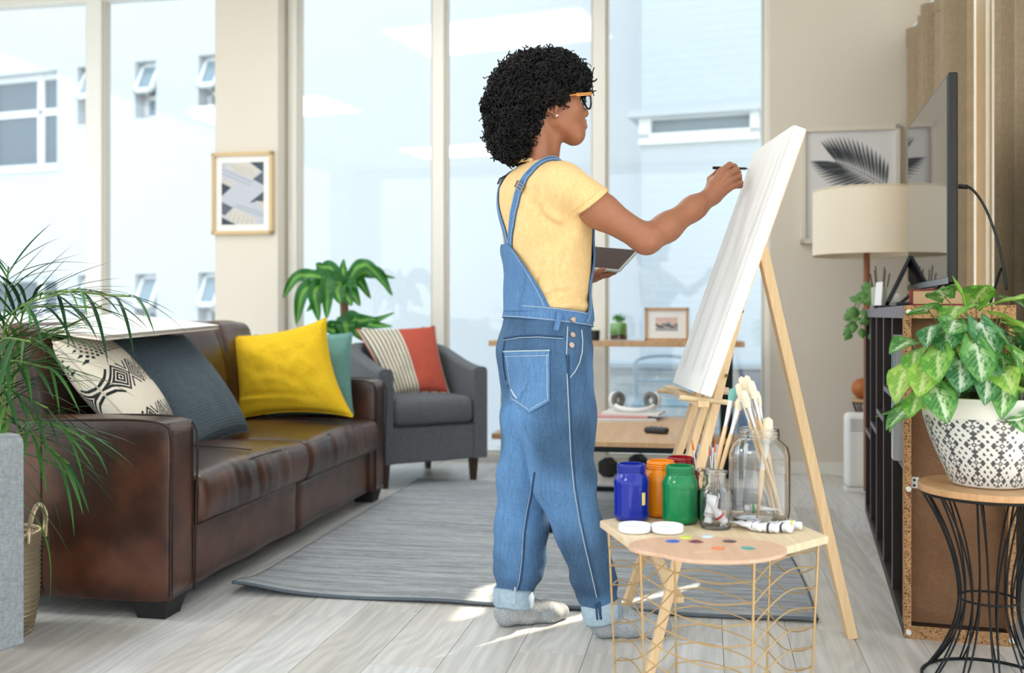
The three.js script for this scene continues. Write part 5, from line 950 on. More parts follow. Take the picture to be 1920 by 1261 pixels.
// ---------------------------------------------------------------- pen and tablet
{
  const a = at(1338, 314.5, 3.035), b = at(1403, 316, 3.128), o = thing('drawing_pen', 'thin black drawing pen held in the raised right hand', 'pen', a), d = b.clone().sub(a), n = d.clone().normalize(), L = d.length();
  mesh('barrel', [rod(V3(0, 0, 0), n.clone().multiplyScalar(L - 0.012), 0.0038, 0.0038, 16), rod(n.clone().multiplyScalar(0.0), n.clone().multiplyScalar(0.03), 0.0046, 0.0046, 16)], std([22, 24, 28], 0.35), o);
  mesh('ring', [rod(n.clone().multiplyScalar(0.03), n.clone().multiplyScalar(0.034), 0.0048, 0.0048, 16)], std([230, 230, 230], 0.3, { metalness: 0.5 }), o);
  mesh('tip', [rod(n.clone().multiplyScalar(L - 0.012), n.clone().multiplyScalar(L), 0.0034, 0.0008, 14)], std([196, 172, 150], 0.6), o);
  const B = at(1162, 509, 3.35), Cc = at(1198, 470, 3.5), e1 = Cc.clone().sub(B), ab = V3(-0.92, 0.083, -0.386).normalize();
  ab.addScaledVector(e1.clone().normalize(), -ab.dot(e1.clone().normalize())).normalize();
  const W = 0.2, Lx = e1.length(), ex = e1.clone().normalize(), nn = ab.clone().cross(ex).normalize(), ctr = B.clone().addScaledVector(ab, W / 2).addScaledVector(e1, 0.5), m = new THREE.Matrix4().makeBasis(ab, ex, nn);
  const t = thing('tablet', 'flat tablet with dark back and silver edge held in the left hand', 'tablet', ctr);
  mesh('case', [box(W, Lx, 0.008, 0.003).applyMatrix4(m)], std([212, 216, 216], 0.3, { metalness: 0.5 }), t);
  for (const s of [1, -1]) mesh(s > 0 ? 'screen' : 'back_cover', [box(W - 0.014, Lx - 0.014, 0.001, 0, 0, 0, s * 0.0042).applyMatrix4(m)], std(s > 0 ? [30, 28, 28] : [66, 52, 48], 0.85), t);
}

// ---------------------------------------------------------------- easel and canvas
const CAN = { dn: 2.68, df: 3.125, x0: 0.4957, h0: 0.742, x1: 0.747, h1: 1.453 };
{
  const up = V3(CAN.x1 - CAN.x0, CAN.h1 - CAN.h0, 0), L = up.length(); up.normalize();
  const away = V3(0, 0, -1), nrm = V3(-up.y, up.x, 0);       // the face looks left and up
  const c = V3((CAN.x0 + CAN.x1) / 2, (CAN.h0 + CAN.h1) / 2, -(CAN.dn + CAN.df) / 2), W = CAN.df - CAN.dn;
  const m = new THREE.Matrix4().makeBasis(away, up, nrm.clone()); if (m.determinant() < 0) m.makeBasis(away.clone().negate(), up, nrm);
  const o = thing('painting_canvas', 'tall white canvas with faint grey brush strokes standing on the easel', 'canvas', c);
  const strokes = tex(512, 512, (u, v) => { // thin pale grey washes running down the canvas
    const x = u * 9 + 0.25 * Math.sin(v * 5), band = fbm(x, v * 0.6 + 3, 1e6, 3), edge = smooth(0.03, 0.12, u) * smooth(0.97, 0.85, u) * smooth(0.04, 0.1, v) * smooth(0.97, 0.86, v), blot = smooth(0.5, 0.75, fbm(u * 3 + 9, v * 4, 1e6, 3)) * Math.exp(-(((v - 0.5) / 0.18) ** 2));
    const k = edge * (smooth(0.42, 0.72, band) * 0.62 + 0.5 * blot); return mix3([236, 236, 234], [206, 205, 208], clamp(k));
  });
  const face = new THREE.PlaneGeometry(W, L).translate(0, 0, 0.0005).applyMatrix4(m);
  mesh('canvas_cloth', [box(W, L, 0.034, 0.004, 0, 0, -0.0172).applyMatrix4(m)], std([238, 238, 236], 0.7, { bumpMap: rep(clothBump, 8), bumpScale: 0.0004 }), o);
  const f = new THREE.Mesh(face, std([255, 255, 255], 0.65, { map: strokes, bumpMap: clothBump, bumpScale: 0.0004 })); f.name = 'painted_face'; f.receiveShadow = true; o.add(f);
  const e = 0.035; mesh('stretcher_frame', [span(-W / 2 + 0.006, -W / 2 + e, -L / 2 + 0.006, L / 2 - 0.006, -0.037, -0.03), span(W / 2 - e, W / 2 - 0.006, -L / 2 + 0.006, L / 2 - 0.006, -0.037, -0.03), span(-W / 2 + e, W / 2 - e, -L / 2 + 0.006, -L / 2 + e, -0.037, -0.03), span(-W / 2 + e, W / 2 - e, L / 2 - e, L / 2 - 0.006, -0.037, -0.03)].map((g) => g.applyMatrix4(m)), M.pine, o);
  // easel: two front legs, a centre mast, a rear leg, tray, crossbar and pegs
  const es = thing('easel', 'light pine tripod easel holding the white canvas', 'easel', V3(0.7, 0, -2.99)), EO = es.position, q = (x, y, d) => V3(x, y, -d).sub(EO);
  const ax = 0.716, ah = 1.16;
  mesh('leg', [bar(q(0.372, 0.012, 3.29), q(ax - 0.008, ah, 3.03), 0.038, 0.024, 0.003, V3(1, 0, 0))], M.pine, es);
  mesh('leg', [bar(q(0.362, 0.0, 2.675), q(ax - 0.008, ah, 2.955), 0.04, 0.024, 0.003, V3(1, 0, 0))], M.pine, es);
  mesh('centre_mast', [bar(q(0.475, 0.36, 2.99), q(ax - 0.012, ah + 0.012, 2.99), 0.036, 0.022, 0.003, V3(1, 0, 0))], M.pine, es);
  mesh('rear_leg', [bar(q(1.0, 0.0, 2.985), q(ax + 0.02, ah - 0.01, 2.99), 0.036, 0.03, 0.003, V3(1, 0, 0)), ], M.pine, es);
  mesh('head_block', [bar(q(ax - 0.008, ah - 0.035, 2.992), q(ax + 0.012, ah + 0.022, 2.992), 0.1, 0.034, 0.003, V3(1, 0, 0))], M.pine, es);
  mesh('crossbar', [bar(q(0.455, 0.185, 3.27), q(0.445, 0.185, 2.72), 0.034, 0.016, 0.002)], M.pine, es);
  const tray = mesh('tray', [bar(q(0.512, 0.712, 3.3), q(0.512, 0.712, 2.705), 0.03, 0.018, 0.002)], M.pine, es);
  mesh('peg', [rod(q(0.45, 0.728, 2.72), q(0.6, 0.713, 2.72), 0.0075)], M.oakPale, es); mesh('peg', [rod(q(0.53, 0.742, 2.95), q(0.63, 0.728, 2.95), 0.011)], std([226, 196, 176], 0.5), es); mesh('peg', [rod(q(0.47, 0.706, 3.27), q(0.55, 0.7, 3.27), 0.0075)], M.oakPale, es);
  for (const [x, y, d] of [[0.655, 0.96, 2.905], [0.6, 0.78, 2.855], [0.52, 0.5, 2.785]]) mesh('screw', [new THREE.CylinderGeometry(0.005, 0.005, 0.004, 12).rotateX(Math.PI / 2).translate(...q(x, y, d - 0.021).toArray())], std([120, 90, 56], 0.5, { metalness: 0.6 }), es);
}

// ---------------------------------------------------------------- wire table with hexagonal top
const TC = V3(0.467, 0, -2.39), TR6 = 0.257, TH6 = 0.448, TA = -19 * Math.PI / 180;
{
  const hexPt = (k, r, y) => { const a = TA + k * Math.PI / 3; return V3(r * Math.cos(a), y, -r * Math.sin(a)); };
  const t = thing('wire_table', 'brass wire basket table with a pale hexagonal wooden top full of paints', 'table', TC), brass = std([204, 172, 122], 0.32, { metalness: 0.75 });
  const top = []; for (let k = 0; k < 6; k++) { const p = hexPt(k, TR6 + 0.006, 0); top.push([p.x, -p.z]); }
  const g = extrude(top, 0.012, 0.003).rotateX(-Math.PI / 2).translate(0, TH6 - 0.015, 0);
  mesh('tabletop', [g], std([255, 255, 255], 0.5, { map: rep(T.ply, 2.4, 0.9) }), t);
  const rT = TR6 - 0.012, rB = 0.225, P3 = (k, y) => hexPt(k, lerp(rB, rT, y / (TH6 - 0.02)), y);
  for (let k = 0; k < 6; k++) mesh('post', [tube([P3(k, 0.003), P3(k, 0.2), P3(k, TH6 - 0.016)], 0.0028, 12, 6)], brass, t);
  for (let k = 0; k < 6; k++) {
    mesh('top_wire', [rod(P3(k, TH6 - 0.022), P3(k + 1, TH6 - 0.022), 0.0024)], brass, t); mesh('bottom_wire', [rod(P3(k, 0.004), P3(k + 1, 0.004), 0.0026)], brass, t);
    for (let j = 0; j < 9; j++) { // slack zigzag wires on each side
      const yA = 0.035 + j * 0.046, pts = [], flip = k % 2 ? 1 : -1; reseed(100 + k * 17);
      const bends = [0, rr(0.2, 0.35), rr(0.55, 0.75), 1], dy = [0.0, flip * 0.03, flip * 0.052, flip * 0.04].map((v) => v - flip * 0.022);
      bends.forEach((s, i) => { const y = clamp(yA + dy[i], 0.01, TH6 - 0.03); pts.push(P3(k, y).lerp(P3(k + 1, y), s)); });
      mesh('side_wire', [tube(pts, 0.0018, 20, 5)], brass, t);
    }
  }
}
const onTop = (px, py, h = TH6) => { const d = (EYE - h) * FOCAL / (py - 590); return V3((px - 960) / FOCAL * d, h + 0.0005, -d); };
// ---------------------------------------------------------------- palette
{
  const y = TH6 + 0.001, A = onTop(1190, 1013), o = thing('palette', 'round-cornered wooden palette with small paint dabs at the front of the table', 'palette', V3(0.417, y, -2.155));
  const out = []; for (let k = 0; k < 60; k++) { const a = k / 60 * 6.2832, r = 1 + 0.06 * Math.cos(2 * a + 0.6) - 0.12 * Math.exp(-(((a - 3.75) / 0.35) ** 2)) + 0.03 * Math.sin(3 * a); out.push([0.157 * r * Math.cos(a), 0.118 * r * Math.sin(a)]); }
  const hole = []; for (let k = 0; k < 20; k++) { const a = -k / 20 * 6.2832; hole.push([-0.02 + 0.022 * Math.cos(a), -0.045 + 0.012 * Math.sin(a)]); }
  mesh('board', [extrude(out, 0.005, 0.0015, [hole]).rotateX(-Math.PI / 2)], std([255, 255, 255], 0.5, { map: rep(woodTex([200, 160, 132], [224, 188, 162], 128, 256), 3, 1) }), o);
  const dabs = [[1262, 1015, [44, 84, 196], 'blue'], [1286, 1008, [214, 226, 96], 'yellow-green'], [1326, 1006, [196, 222, 232], 'pale blue'], [1305, 1016, [116, 34, 66], 'crimson'], [1368, 1015, [70, 34, 42], 'dark maroon'], [1347, 1028, [230, 120, 64], 'orange'], [1402, 1028, [56, 152, 140], 'turquoise']];
  reseed(3);
  for (const [px, py, c, n] of dabs) { const p = onTop(px, py, y + 0.006), g = new THREE.SphereGeometry(1, 18, 10); const q = g.attributes.position; for (let i = 0; i < q.count; i++) { const w = 1 + 0.25 * noise2(q.getX(i) * 2 + px, q.getZ(i) * 2); q.setXYZ(i, q.getX(i) * 0.0135 * w, q.getY(i) * 0.003, q.getZ(i) * 0.012 * w); } g.computeVertexNormals(); mesh('paint_dab', [g.translate(p.x - o.position.x, 0.007, p.z - o.position.z)], phys(c, 0.25, { clearcoat: 0.5 }), o, `${n} paint dab`); }
}
// ---------------------------------------------------------------- paint jars
{
  const jar = (label, col, pos, fill, sticker) => {
    const o = thing('paint_jar', label, 'paint jar', pos, 0.3), m = phys(col, 0.22, { clearcoat: 0.5, clearcoatRoughness: 0.04, specularIntensity: 0.4 });
    mesh('body', [lathe([[0, 0.0005], [0.034, 0.0005], [0.0405, 0.004], [0.0432, 0.012], [0.0432, 0.016], [0.0424, 0.02], [0.0424, 0.082], [0.0432, 0.086], [0.0432, 0.094], [0.0415, 0.102], [0.036, 0.113], [0.0335, 0.117], [0.0335, 0.1365], [0.0305, 0.138], [0.0298, 0.136], [0.0298, 0.1], [0, 0.1]], 56)], m, o);
    mesh('thread', [0.121, 0.1265, 0.132].map((y) => new THREE.TorusGeometry(0.0338, 0.0019, 6, 48).rotateX(Math.PI / 2).translate(0, y, 0)), m, o);
    mesh('paint', [lathe([[0, 0.106], [0.018, 0.1063], [0.0296, 0.11 + fill]], 40)], phys(col.map((v) => v * 0.62), 0.12, { clearcoat: 1 }), o, 'wet paint inside the neck');
    if (sticker) mesh('sticker', [grid(8, 1, (u, v) => { const a = 0.62 + (u - 0.5) * 0.24 - 0.3; return V3(0.0436 * Math.sin(a), 0.042 + v * 0.03, 0.0436 * Math.cos(a)); })], std([236, 216, 120], 0.6, { side: THREE.DoubleSide }), o);
  };
  jar('royal blue paint jar with a small yellow sticker', [14, 38, 150], onTop(1184, 974), 0.002, true);
  jar('emerald green paint jar in front of the others', [10, 126, 72], onTop(1275, 979), 0);
  jar('orange paint jar behind the blue and green jars', [240, 140, 18], V3(0.372, TH6 + 0.0005, -2.535), 0.004);
  jar('dark red paint jar, rearmost of the jars', [150, 14, 30], V3(0.432, TH6 + 0.0005, -2.6), 0);
  const lid = (label, pos) => { const o = thing('jar_lid', label, 'lid', pos), r = 0.0375; mesh('cap', [lathe([[0, 0.0005], [r - 0.002, 0.0005], [r, 0.003], [r, 0.0155], [r - 0.002, 0.0165], [r - 0.003, 0.0155], [r - 0.003, 0.004], [0, 0.004]], 56)], std([242, 243, 246], 0.35), o); mesh('rim', [new THREE.TorusGeometry(r - 0.001, 0.0012, 6, 56).rotateX(Math.PI / 2).translate(0, 0.0158, 0)], std([248, 248, 250], 0.3), o); return o; };
  const l1 = lid('white jar lid with a smear of blue paint inside, before the blue jar', onTop(1190, 996)); mesh('paint_smear', [box(0.02, 0.001, 0.006, 0, 0, 0.0046, 0.0)], std([40, 50, 150], 0.3), l1);
  lid('clean white jar lid before the green jar', onTop(1251, 997));
}
// ---------------------------------------------------------------- glass vessels
const vessel = (name, label, cat, prof, pos, extra) => { const o = thing(name, label, cat, pos); mesh('glass', [lathe([...prof, ...prof.slice().reverse().map(([r, y], k) => [Math.max(0, r - 0.0026), Math.max(y, 0.0) + (r < prof[3][0] && y < 0.02 ? 0.004 : 0)])], 64)], phys([255, 255, 255], 0.0, { transmission: 1, thickness: 0.0026, ior: 1.46 }), o); if (extra) extra(o); return o; };
const BIG = V3(0.603, TH6 + 0.0005, -2.47), MASON = V3(0.481, TH6 + 0.0005, -2.5), SMALL = onTop(1342, 989);
vessel('large_glass_jar', 'large clear glass jar holding a slanting bundle of paintbrushes', 'glass jar', [[0, 0.004], [0.05, 0.003], [0.062, 0.0], [0.07, 0.008], [0.073, 0.03], [0.073, 0.16], [0.068, 0.18], [0.055, 0.193], [0.047, 0.2], [0.0465, 0.204], [0.049, 0.207], [0.0465, 0.211], [0.049, 0.215], [0.0465, 0.219], [0.047, 0.224]], BIG, (o) => {
  mesh('rim', [new THREE.TorusGeometry(0.0458, 0.0018, 8, 60).rotateX(Math.PI / 2).translate(0, 0.2245, 0), new THREE.TorusGeometry(0.047, 0.0014, 8, 60).rotateX(Math.PI / 2).translate(0, 0.212, 0), new THREE.TorusGeometry(0.047, 0.0014, 8, 60).rotateX(Math.PI / 2).translate(0, 0.204, 0)], phys([255, 255, 255], 0.05, { transmission: 1, thickness: 0.004, ior: 1.45 }), o);
  mesh('base_ring', [new THREE.TorusGeometry(0.06, 0.005, 8, 60).rotateX(Math.PI / 2).translate(0, 0.0055, 0)], phys([255, 255, 255], 0.05, { transmission: 1, thickness: 0.01, ior: 1.45 }), o);
});
vessel('brush_jar', 'small glass jar of dirty water with thin orange-tipped brushes', 'glass jar', [[0, 0.002], [0.028, 0.001], [0.035, 0.008], [0.036, 0.085], [0.032, 0.1], [0.031, 0.119]], MASON, (o) => {
  mesh('water', [lathe([[0, 0.004], [0.03, 0.004], [0.0345, 0.01], [0.0352, 0.07], [0, 0.0702]], 40)], phys([70, 66, 82], 0.1, { transmission: 0.5, thickness: 0.03, ior: 1.33 }), o);
  mesh('rim', [new THREE.TorusGeometry(0.0305, 0.0016, 8, 48).rotateX(Math.PI / 2).translate(0, 0.1185, 0), new THREE.TorusGeometry(0.0318, 0.0012, 8, 48).rotateX(Math.PI / 2).translate(0, 0.108, 0)], phys([255, 255, 255], 0.05, { transmission: 1, thickness: 0.004, ior: 1.45 }), o);
});
vessel('small_glass_bottle', 'small wide-necked glass bottle filled with white paint tubes', 'glass bottle', [[0, 0.003], [0.028, 0.002], [0.034, 0.0], [0.037, 0.006], [0.037, 0.078], [0.035, 0.088], [0.026, 0.099], [0.0235, 0.104], [0.0235, 0.126], [0.027, 0.129], [0.0275, 0.134]], SMALL, (o) => {
  mesh('rim', [new THREE.TorusGeometry(0.0262, 0.0024, 8, 48).rotateX(Math.PI / 2).translate(0, 0.131, 0)], phys([255, 255, 255], 0.05, { transmission: 1, thickness: 0.005, ior: 1.45 }), o);
  mesh('base_ring', [new THREE.TorusGeometry(0.031, 0.0035, 8, 48).rotateX(Math.PI / 2).translate(0, 0.004, 0)], phys([255, 255, 255], 0.05, { transmission: 1, thickness: 0.006, ior: 1.45 }), o);
});
// ---------------------------------------------------------------- brushes
function brush(label, a, b, o = {}) {                       // from the handle's end a to the bristle tip b
  const L = a.distanceTo(b), hr = o.r ?? 0.0032, fl = (o.ferrule ?? 0.14) * L, bl = (o.bristle ?? 0.12) * L, hl = L - fl - bl, t = thing('paintbrush', label, 'paintbrush', a, 0, o.group);
  const q = new THREE.Quaternion().setFromUnitVectors(V3(0, 1, 0), b.clone().sub(a).normalize()), R = (g) => g.applyQuaternion(q), w = o.w ?? 1.5, flat = o.flat ?? 1;
  mesh('handle', [R(lathe([[0, 0], [hr * 0.55, 0.001], [hr * 0.8, hl * 0.3], [hr * 1.15, hl * 0.75], [hr, hl]], 14))], o.handle ?? M.oakPale, t);
  mesh('ferrule', [R(lathe([[hr, hl], [hr * 1.05, hl + fl * 0.2], [hr * w, hl + fl]], 16).scale(1, 1, flat))], o.metal ?? std([206, 206, 208], 0.25, { metalness: 0.9 }), t);
  mesh('bristles', [R(lathe(o.point ? [[hr * w, hl + fl], [hr * w * 1.1, hl + fl + bl * 0.3], [hr * w * 0.5, hl + fl + bl * 0.8], [0.0003, L]] : [[hr * w, hl + fl], [hr * w * 1.35, hl + fl + bl * 0.5], [hr * w * 1.05, hl + fl + bl * 0.88], [0.0004, L]], 16).scale(1, 1, flat))], o.hair ?? std([236, 220, 194], 0.9), t);
  return t;
}
{
  const base = (dx, dz) => BIG.clone().add(V3(dx, 0.009, dz));
  const tips = [[1402, 722, 2.5], [1394, 705, 2.51], [1404, 703, 2.46], [1412, 712, 2.44], [1416, 722, 2.47], [1388, 718, 2.47], [1422, 731, 2.49], [1398, 731, 2.43]];
    tips.map(([px, py, d], k) => [px - 5, py, d, k]).forEach(([px, py, d, k]) => brush(['round hog-hair brush', 'thick cream brush', 'cream brush with red-stained ferrule', 'tall wide-tipped brush'][k % 4] + ' in the slanting bundle of the large glass jar', base(0.038 + 0.006 * (k % 4), (Math.floor(k / 4) - 0.5) * 0.016 - 0.004 * (k % 3)), at(px, py, d), { r: 0.0042, w: 1.75, flat: 0.8, ferrule: 0.16, bristle: 0.13, group: 'brushes bundled in the large glass jar' }));
  // labels that stay apart
  const L = ['cream brush whose tip sits at the centre of the large jar bundle', 'cream brush with the second highest tip in the large jar bundle', 'cream brush with the highest tip in the large jar bundle', 'cream brush with the third highest tip in the large jar bundle', 'cream brush second from the right in the large jar bundle', 'leftmost drooping cream brush of the bundle in the large jar', 'rightmost cream brush of the bundle in the large jar', 'cream brush with the lowest tip at the front of the large jar bundle'];
  scene.children.filter((o) => o.name.startsWith('paintbrush')).forEach((o, k) => { o.userData.label = L[k]; });
  brush('short brush with a thick round white tip standing alone in the large jar', base(-0.01, 0.02), at(1441, 781, 2.46), { r: 0.0055, w: 1.9, ferrule: 0.3, bristle: 0.22, metal: std([226, 226, 224], 0.35) });
  const mb = (dx, dz) => MASON.clone().add(V3(dx, 0.008, dz));
  brush('long flat brush with teal-stained bristles leaning out of the water jar', mb(-0.006, 0.005), at(1377, 727, 2.5), { r: 0.0052, w: 1.7, flat: 0.55, ferrule: 0.2, bristle: 0.1, hair: std([120, 182, 176], 0.85), handle: M.pine });
  brush('long flat brush with paint-spotted wooden handle leaning out of the water jar', mb(0.002, -0.004), at(1392, 741, 2.48), { r: 0.0052, w: 1.6, flat: 0.55, ferrule: 0.2, bristle: 0.12, handle: M.pine });
  const thin = { r: 0.0021, w: 1.15, ferrule: 0.26, bristle: 0.15, point: true, hair: std([206, 96, 36], 0.8), handle: std([26, 28, 36], 0.35) };
  brush('thin brush with orange tip standing upright at the left of the water jar', mb(-0.012, 0.01), at(1297, 822, 2.49), { ...thin, handle: std([120, 34, 40], 0.4) });
  brush('thin brush with orange tip in front of the leaning flat brushes', mb(0.014, 0.012), at(1341, 826, 2.47), thin);
  brush('thin brush with dark brown tip in the water jar', mb(0.004, 0.014), at(1338, 816, 2.5), { ...thin, hair: std([84, 52, 30], 0.8) });
  brush('short thin brush with reddish tip at the right of the water jar', mb(0.018, 0.0), at(1330, 834, 2.49), { ...thin, hair: std([190, 80, 50], 0.8) });
}
// ---------------------------------------------------------------- paint tubes
function paintTube(label, pos, dir, band, L = 0.075, group) { // from the cap at pos along dir to the crimped end
  const t = thing('paint_tube', label, 'paint tube', pos, 0, group), d = dir.clone().normalize(), side = V3(0, 1, 0).cross(d).normalize(), up = side.clone().cross(d), m = new THREE.Matrix4().makeBasis(side, d, up);
  const body = grid(24, 12, (u, v) => { const a = u * 6.2832, k = v * v * (3 - 2 * v), r = 0.0112 + 0.0004 * Math.sin(v * 9), w = lerp(r, 0.0165, k), h = lerp(r, 0.0011, k); return V3(Math.cos(a) * w, 0.016 + v * (L - 0.016), -Math.sin(a) * h); }, true);
  mesh('tube_body', [body.applyMatrix4(m)], std([238, 239, 242], 0.3, { side: THREE.DoubleSide }), t);
  mesh('shoulder', [lathe([[0.0045, 0.012], [0.0112, 0.0162]], 20).applyMatrix4(m)], std([225, 226, 230], 0.35), t);
  mesh('cap', [lathe([[0, 0], [0.0084, 0], [0.009, 0.002], [0.0084, 0.0135], [0, 0.0135]], 18).applyMatrix4(m)], std([246, 246, 246], 0.4), t);
  const ring = grid(24, 1, (u, v) => { const a = u * 6.2832, y = 0.018 + v * 0.006, k0 = clamp((y - 0.016) / (L - 0.016)), k = k0 * k0 * (3 - 2 * k0); return V3(Math.cos(a) * (lerp(0.0112, 0.0165, k) + 0.0005), y, -Math.sin(a) * (lerp(0.0112, 0.0011, k) + 0.0005)); });
  mesh('colour_band', [ring.applyMatrix4(m)], std(band, 0.4, { side: THREE.DoubleSide }), t);
  mesh('crimp', [box(0.033, 0.006, 0.0022, 0.0005, 0, L + 0.002, 0).applyMatrix4(m)], std([228, 229, 232], 0.35), t);
  return t;
}
{
  const g = 'loose paint tubes on the table', y = 0.0118;
  const T2 = [[1412, 997, [0.25, 0, -0.95], [90, 70, 150], 'white paint tube with violet band, nearest the small bottle'], [1427, 999, [-0.5, 0, -0.9], [96, 92, 160], 'white paint tube with violet band pointing its cap to the front'], [1459, 1001, [-0.8, 0, -0.6], [40, 44, 60], 'white paint tube with dark band lying before the large jar'], [1483, 1001, [-0.55, 0, -0.85], [40, 46, 90], 'white paint tube with navy band, at the front right'], [1395, 976, [0.95, 0, 0.1], [60, 170, 90], 'white paint tube with green band lying on top of the others', 0.0185], [1503, 995, [-0.9, 0, -0.5], [220, 214, 110], 'white paint tube with yellow band at the right end']];
  for (const [px, py, d, c, label, lift] of T2) { const p = onTop(px, py).add(V3(0, y + (lift ?? 0), 0)); paintTube(label, p, V3(...d), c, 0.078, g); }
  const b = (dx, dy, dz) => SMALL.clone().add(V3(dx, dy, dz)), h = 'paint tubes inside the small glass bottle';
  paintTube('white paint tube with red band slanting across the small bottle', b(0.02, 0.014, 0.012), V3(-0.62, 0.72, 0.0), [200, 50, 60], 0.062, h);
  paintTube('white paint tube with purple band at the front of the small bottle', b(0.024, 0.012, -0.004), V3(-0.55, 0.7, -0.2), [140, 60, 160], 0.06, h);
  paintTube('white paint tube with pink band standing in the small bottle', b(-0.012, 0.013, -0.008), V3(0.3, 0.9, 0.05), [230, 120, 140], 0.062, h);
  paintTube('white paint tube crimped end up at the left of the small bottle', b(-0.02, 0.013, 0.008), V3(0.16, 0.95, -0.1), [180, 180, 186], 0.06, h);
}

// ---------------------------------------------------------------- cube shelf on the right, its end open chipboard
{
  const fa = V3(1.153, 0, -2.98), fb = V3(1.711, 0, -4.91), L = fa.distanceTo(fb), dir = fb.clone().sub(fa).normalize(), turn = Math.atan2(-dir.x, -dir.z); // local -z runs away along the front
  const s = thing('cube_shelf', 'dark brown cube shelf seen end-on, its near end open raw chipboard', 'shelf', fa, turn), D = 0.3, TOPY = 0.978;
  const edge = std([118, 112, 122], 0.5), dark = std([44, 32, 26], 0.55, { map: rep(woodTex([150, 130, 120], [255, 240, 230], 128, 256), 2, 0.7) }), chip = std([255, 255, 255], 0.9, { map: rep(tex(256, 256, (u, v) => { const n = noise2(u * 64, v * 100, 1e6), m = noise2(u * 20, v * 40, 1e6); return n > 0.7 ? [110, 74, 46] : mix3([150, 108, 70], [206, 166, 120], clamp(0.5 * n + 0.5 * m)); }), 4), bumpMap: rep(T.speckle, 5), bumpScale: 0.0015 }), hard = std([140, 110, 84], 0.85, { map: rep(tex(256, 256, (u, v) => mix3([190, 170, 150], [250, 236, 220], 0.5 * noise2(u * 128, v * 128, 128) + 0.5 * fbm(u * 6, v * 6, 6, 3))), 3) });
  const TH = 0.038;
  mesh('top_panel', [span(0, D, TOPY - TH, TOPY, -L, -0.004, 0.001)], dark, s); mesh('front_edge', [span(-0.0012, 0.0, TOPY - TH, TOPY, -L, -0.004)], edge, s);
  mesh('bottom_panel', [span(0, D, 0.0, TH, -L, -0.004, 0.001)], dark, s);
  // near end: chipboard frame with a recessed hardboard panel
  mesh('end_frame', [span(0, D, TOPY - TH, TOPY, -0.004, 0.0)], chip, s); mesh('end_frame', [span(0, D, 0.0, TH, -0.004, 0.0)], chip, s); mesh('end_frame', [span(0, 0.02, TH, TOPY - TH, -0.05, 0.0)], chip, s); mesh('end_frame', [span(D - 0.02, D, TH, TOPY - TH, -0.05, 0.0)], chip, s);
  mesh('end_panel', [span(0.018, D - 0.018, TH - 0.005, TOPY - TH + 0.005, -0.06, -0.045)], hard, s);
  for (const [x, y] of [[0.012, TOPY - 0.02], [0.012, 0.02], [D - 0.012, 0.02], [0.012, 0.44]]) mesh('dowel', [new THREE.CylinderGeometry(0.008, 0.008, 0.012, 16).rotateX(Math.PI / 2).translate(x, y, 0.004), new THREE.SphereGeometry(0.008, 14, 8).scale(1, 1, 0.5).translate(x, y, 0.01)], std([232, 230, 226], 0.5), s);
  mesh('fitting', [box(0.026, 0.034, 0.004, 0.002, 0.032, 0.452, -0.042)], std([222, 224, 222], 0.5), s); 
  for (const y of [0.444, 0.46]) mesh('fitting_hole', [new THREE.CylinderGeometry(0.004, 0.004, 0.003, 12).rotateX(Math.PI / 2).translate(0.032, y, -0.0395)], M.black, s);
  const n = 5, w = (L - 0.05) / n;
  mesh('back_panel', [span(D - 0.012, D - 0.004, TH, TOPY - TH, -L, -0.06)], dark, s);
  for (let k = 0; k <= n; k++) { const z = -0.04 - k * w; if (k > 0) { mesh('divider', [span(0.002, D - 0.012, TH, TOPY - TH, z - 0.009, z + 0.009)], dark, s); mesh('front_edge', [span(0, 0.002, TH, TOPY - TH, z - 0.009, z + 0.009)], edge, s); } }
  const hs = [[0.36, 0.42], [0.62, 0.72], [0.5, 0.5], [0.42, 0.4], [0.3, 0.6]];
  hs.forEach(([y], k) => { const z0 = -0.04 - k * w - 0.009, z1 = -0.04 - (k + 1) * w + 0.009; const yy = [0.5, 0.68, 0.56, 0.47, 0.4][k]; mesh('shelf_board', [span(0.002, D - 0.012, yy - 0.009, yy + 0.009, z1, z0)], dark, s); mesh('front_edge', [span(0, 0.002, yy - 0.009, yy + 0.009, z1, z0)], edge, s); });
  // books standing in the nearest compartment
  const base = (x, z, y) => V3(x, y, z).applyAxisAngle(V3(0, 1, 0), turn).add(fa);
  const book = (label, x, z, y, w2, h, d, col, tilt = 0) => { const b = thing('book', label, 'book', base(x, z, y), turn); mesh('cover', [span(0, d, 0, h, 0, 0.003), span(0, d, 0, h, w2 - 0.003, w2), span(-0.002, 0.002, 0, h, 0, w2)], col, b); mesh('pages', [span(0.002, d - 0.004, 0.003, h - 0.003, 0.003, w2 - 0.003)], std([236, 230, 218], 0.8), b); return b; };
  const spine = paint(64, 256, (x, W, H) => { const g = x.createLinearGradient(0, 0, 0, H); g.addColorStop(0, '#3f7f98'); g.addColorStop(0.4, '#6f9fae'); g.addColorStop(0.75, '#c8d2d2'); g.addColorStop(1, '#e9e6de'); x.fillStyle = g; x.fillRect(0, 0, W, H); });
  const bm = std([255, 255, 255], 0.5, { map: spine }); bm.map.repeat.set(3, 1 / 0.36); bm.map.offset.set(0, 0);
  book('tall book with blue to white fading cover sticking out of the dark shelf', -0.022, -0.145, 0.51, 0.035, 0.36, 0.24, bm);
  book('pale grey book behind the blue book in the dark shelf', -0.02, -0.1, 0.51, 0.02, 0.38, 0.22, std([156, 162, 166], 0.6));
  // lying on top: dark tablet case and red book
  const rb = thing('book', 'thick dark red hardback with tan pages lying on the shelf top', 'book', base(0.05, -0.28, TOPY + 0.0005), turn - 0.12);
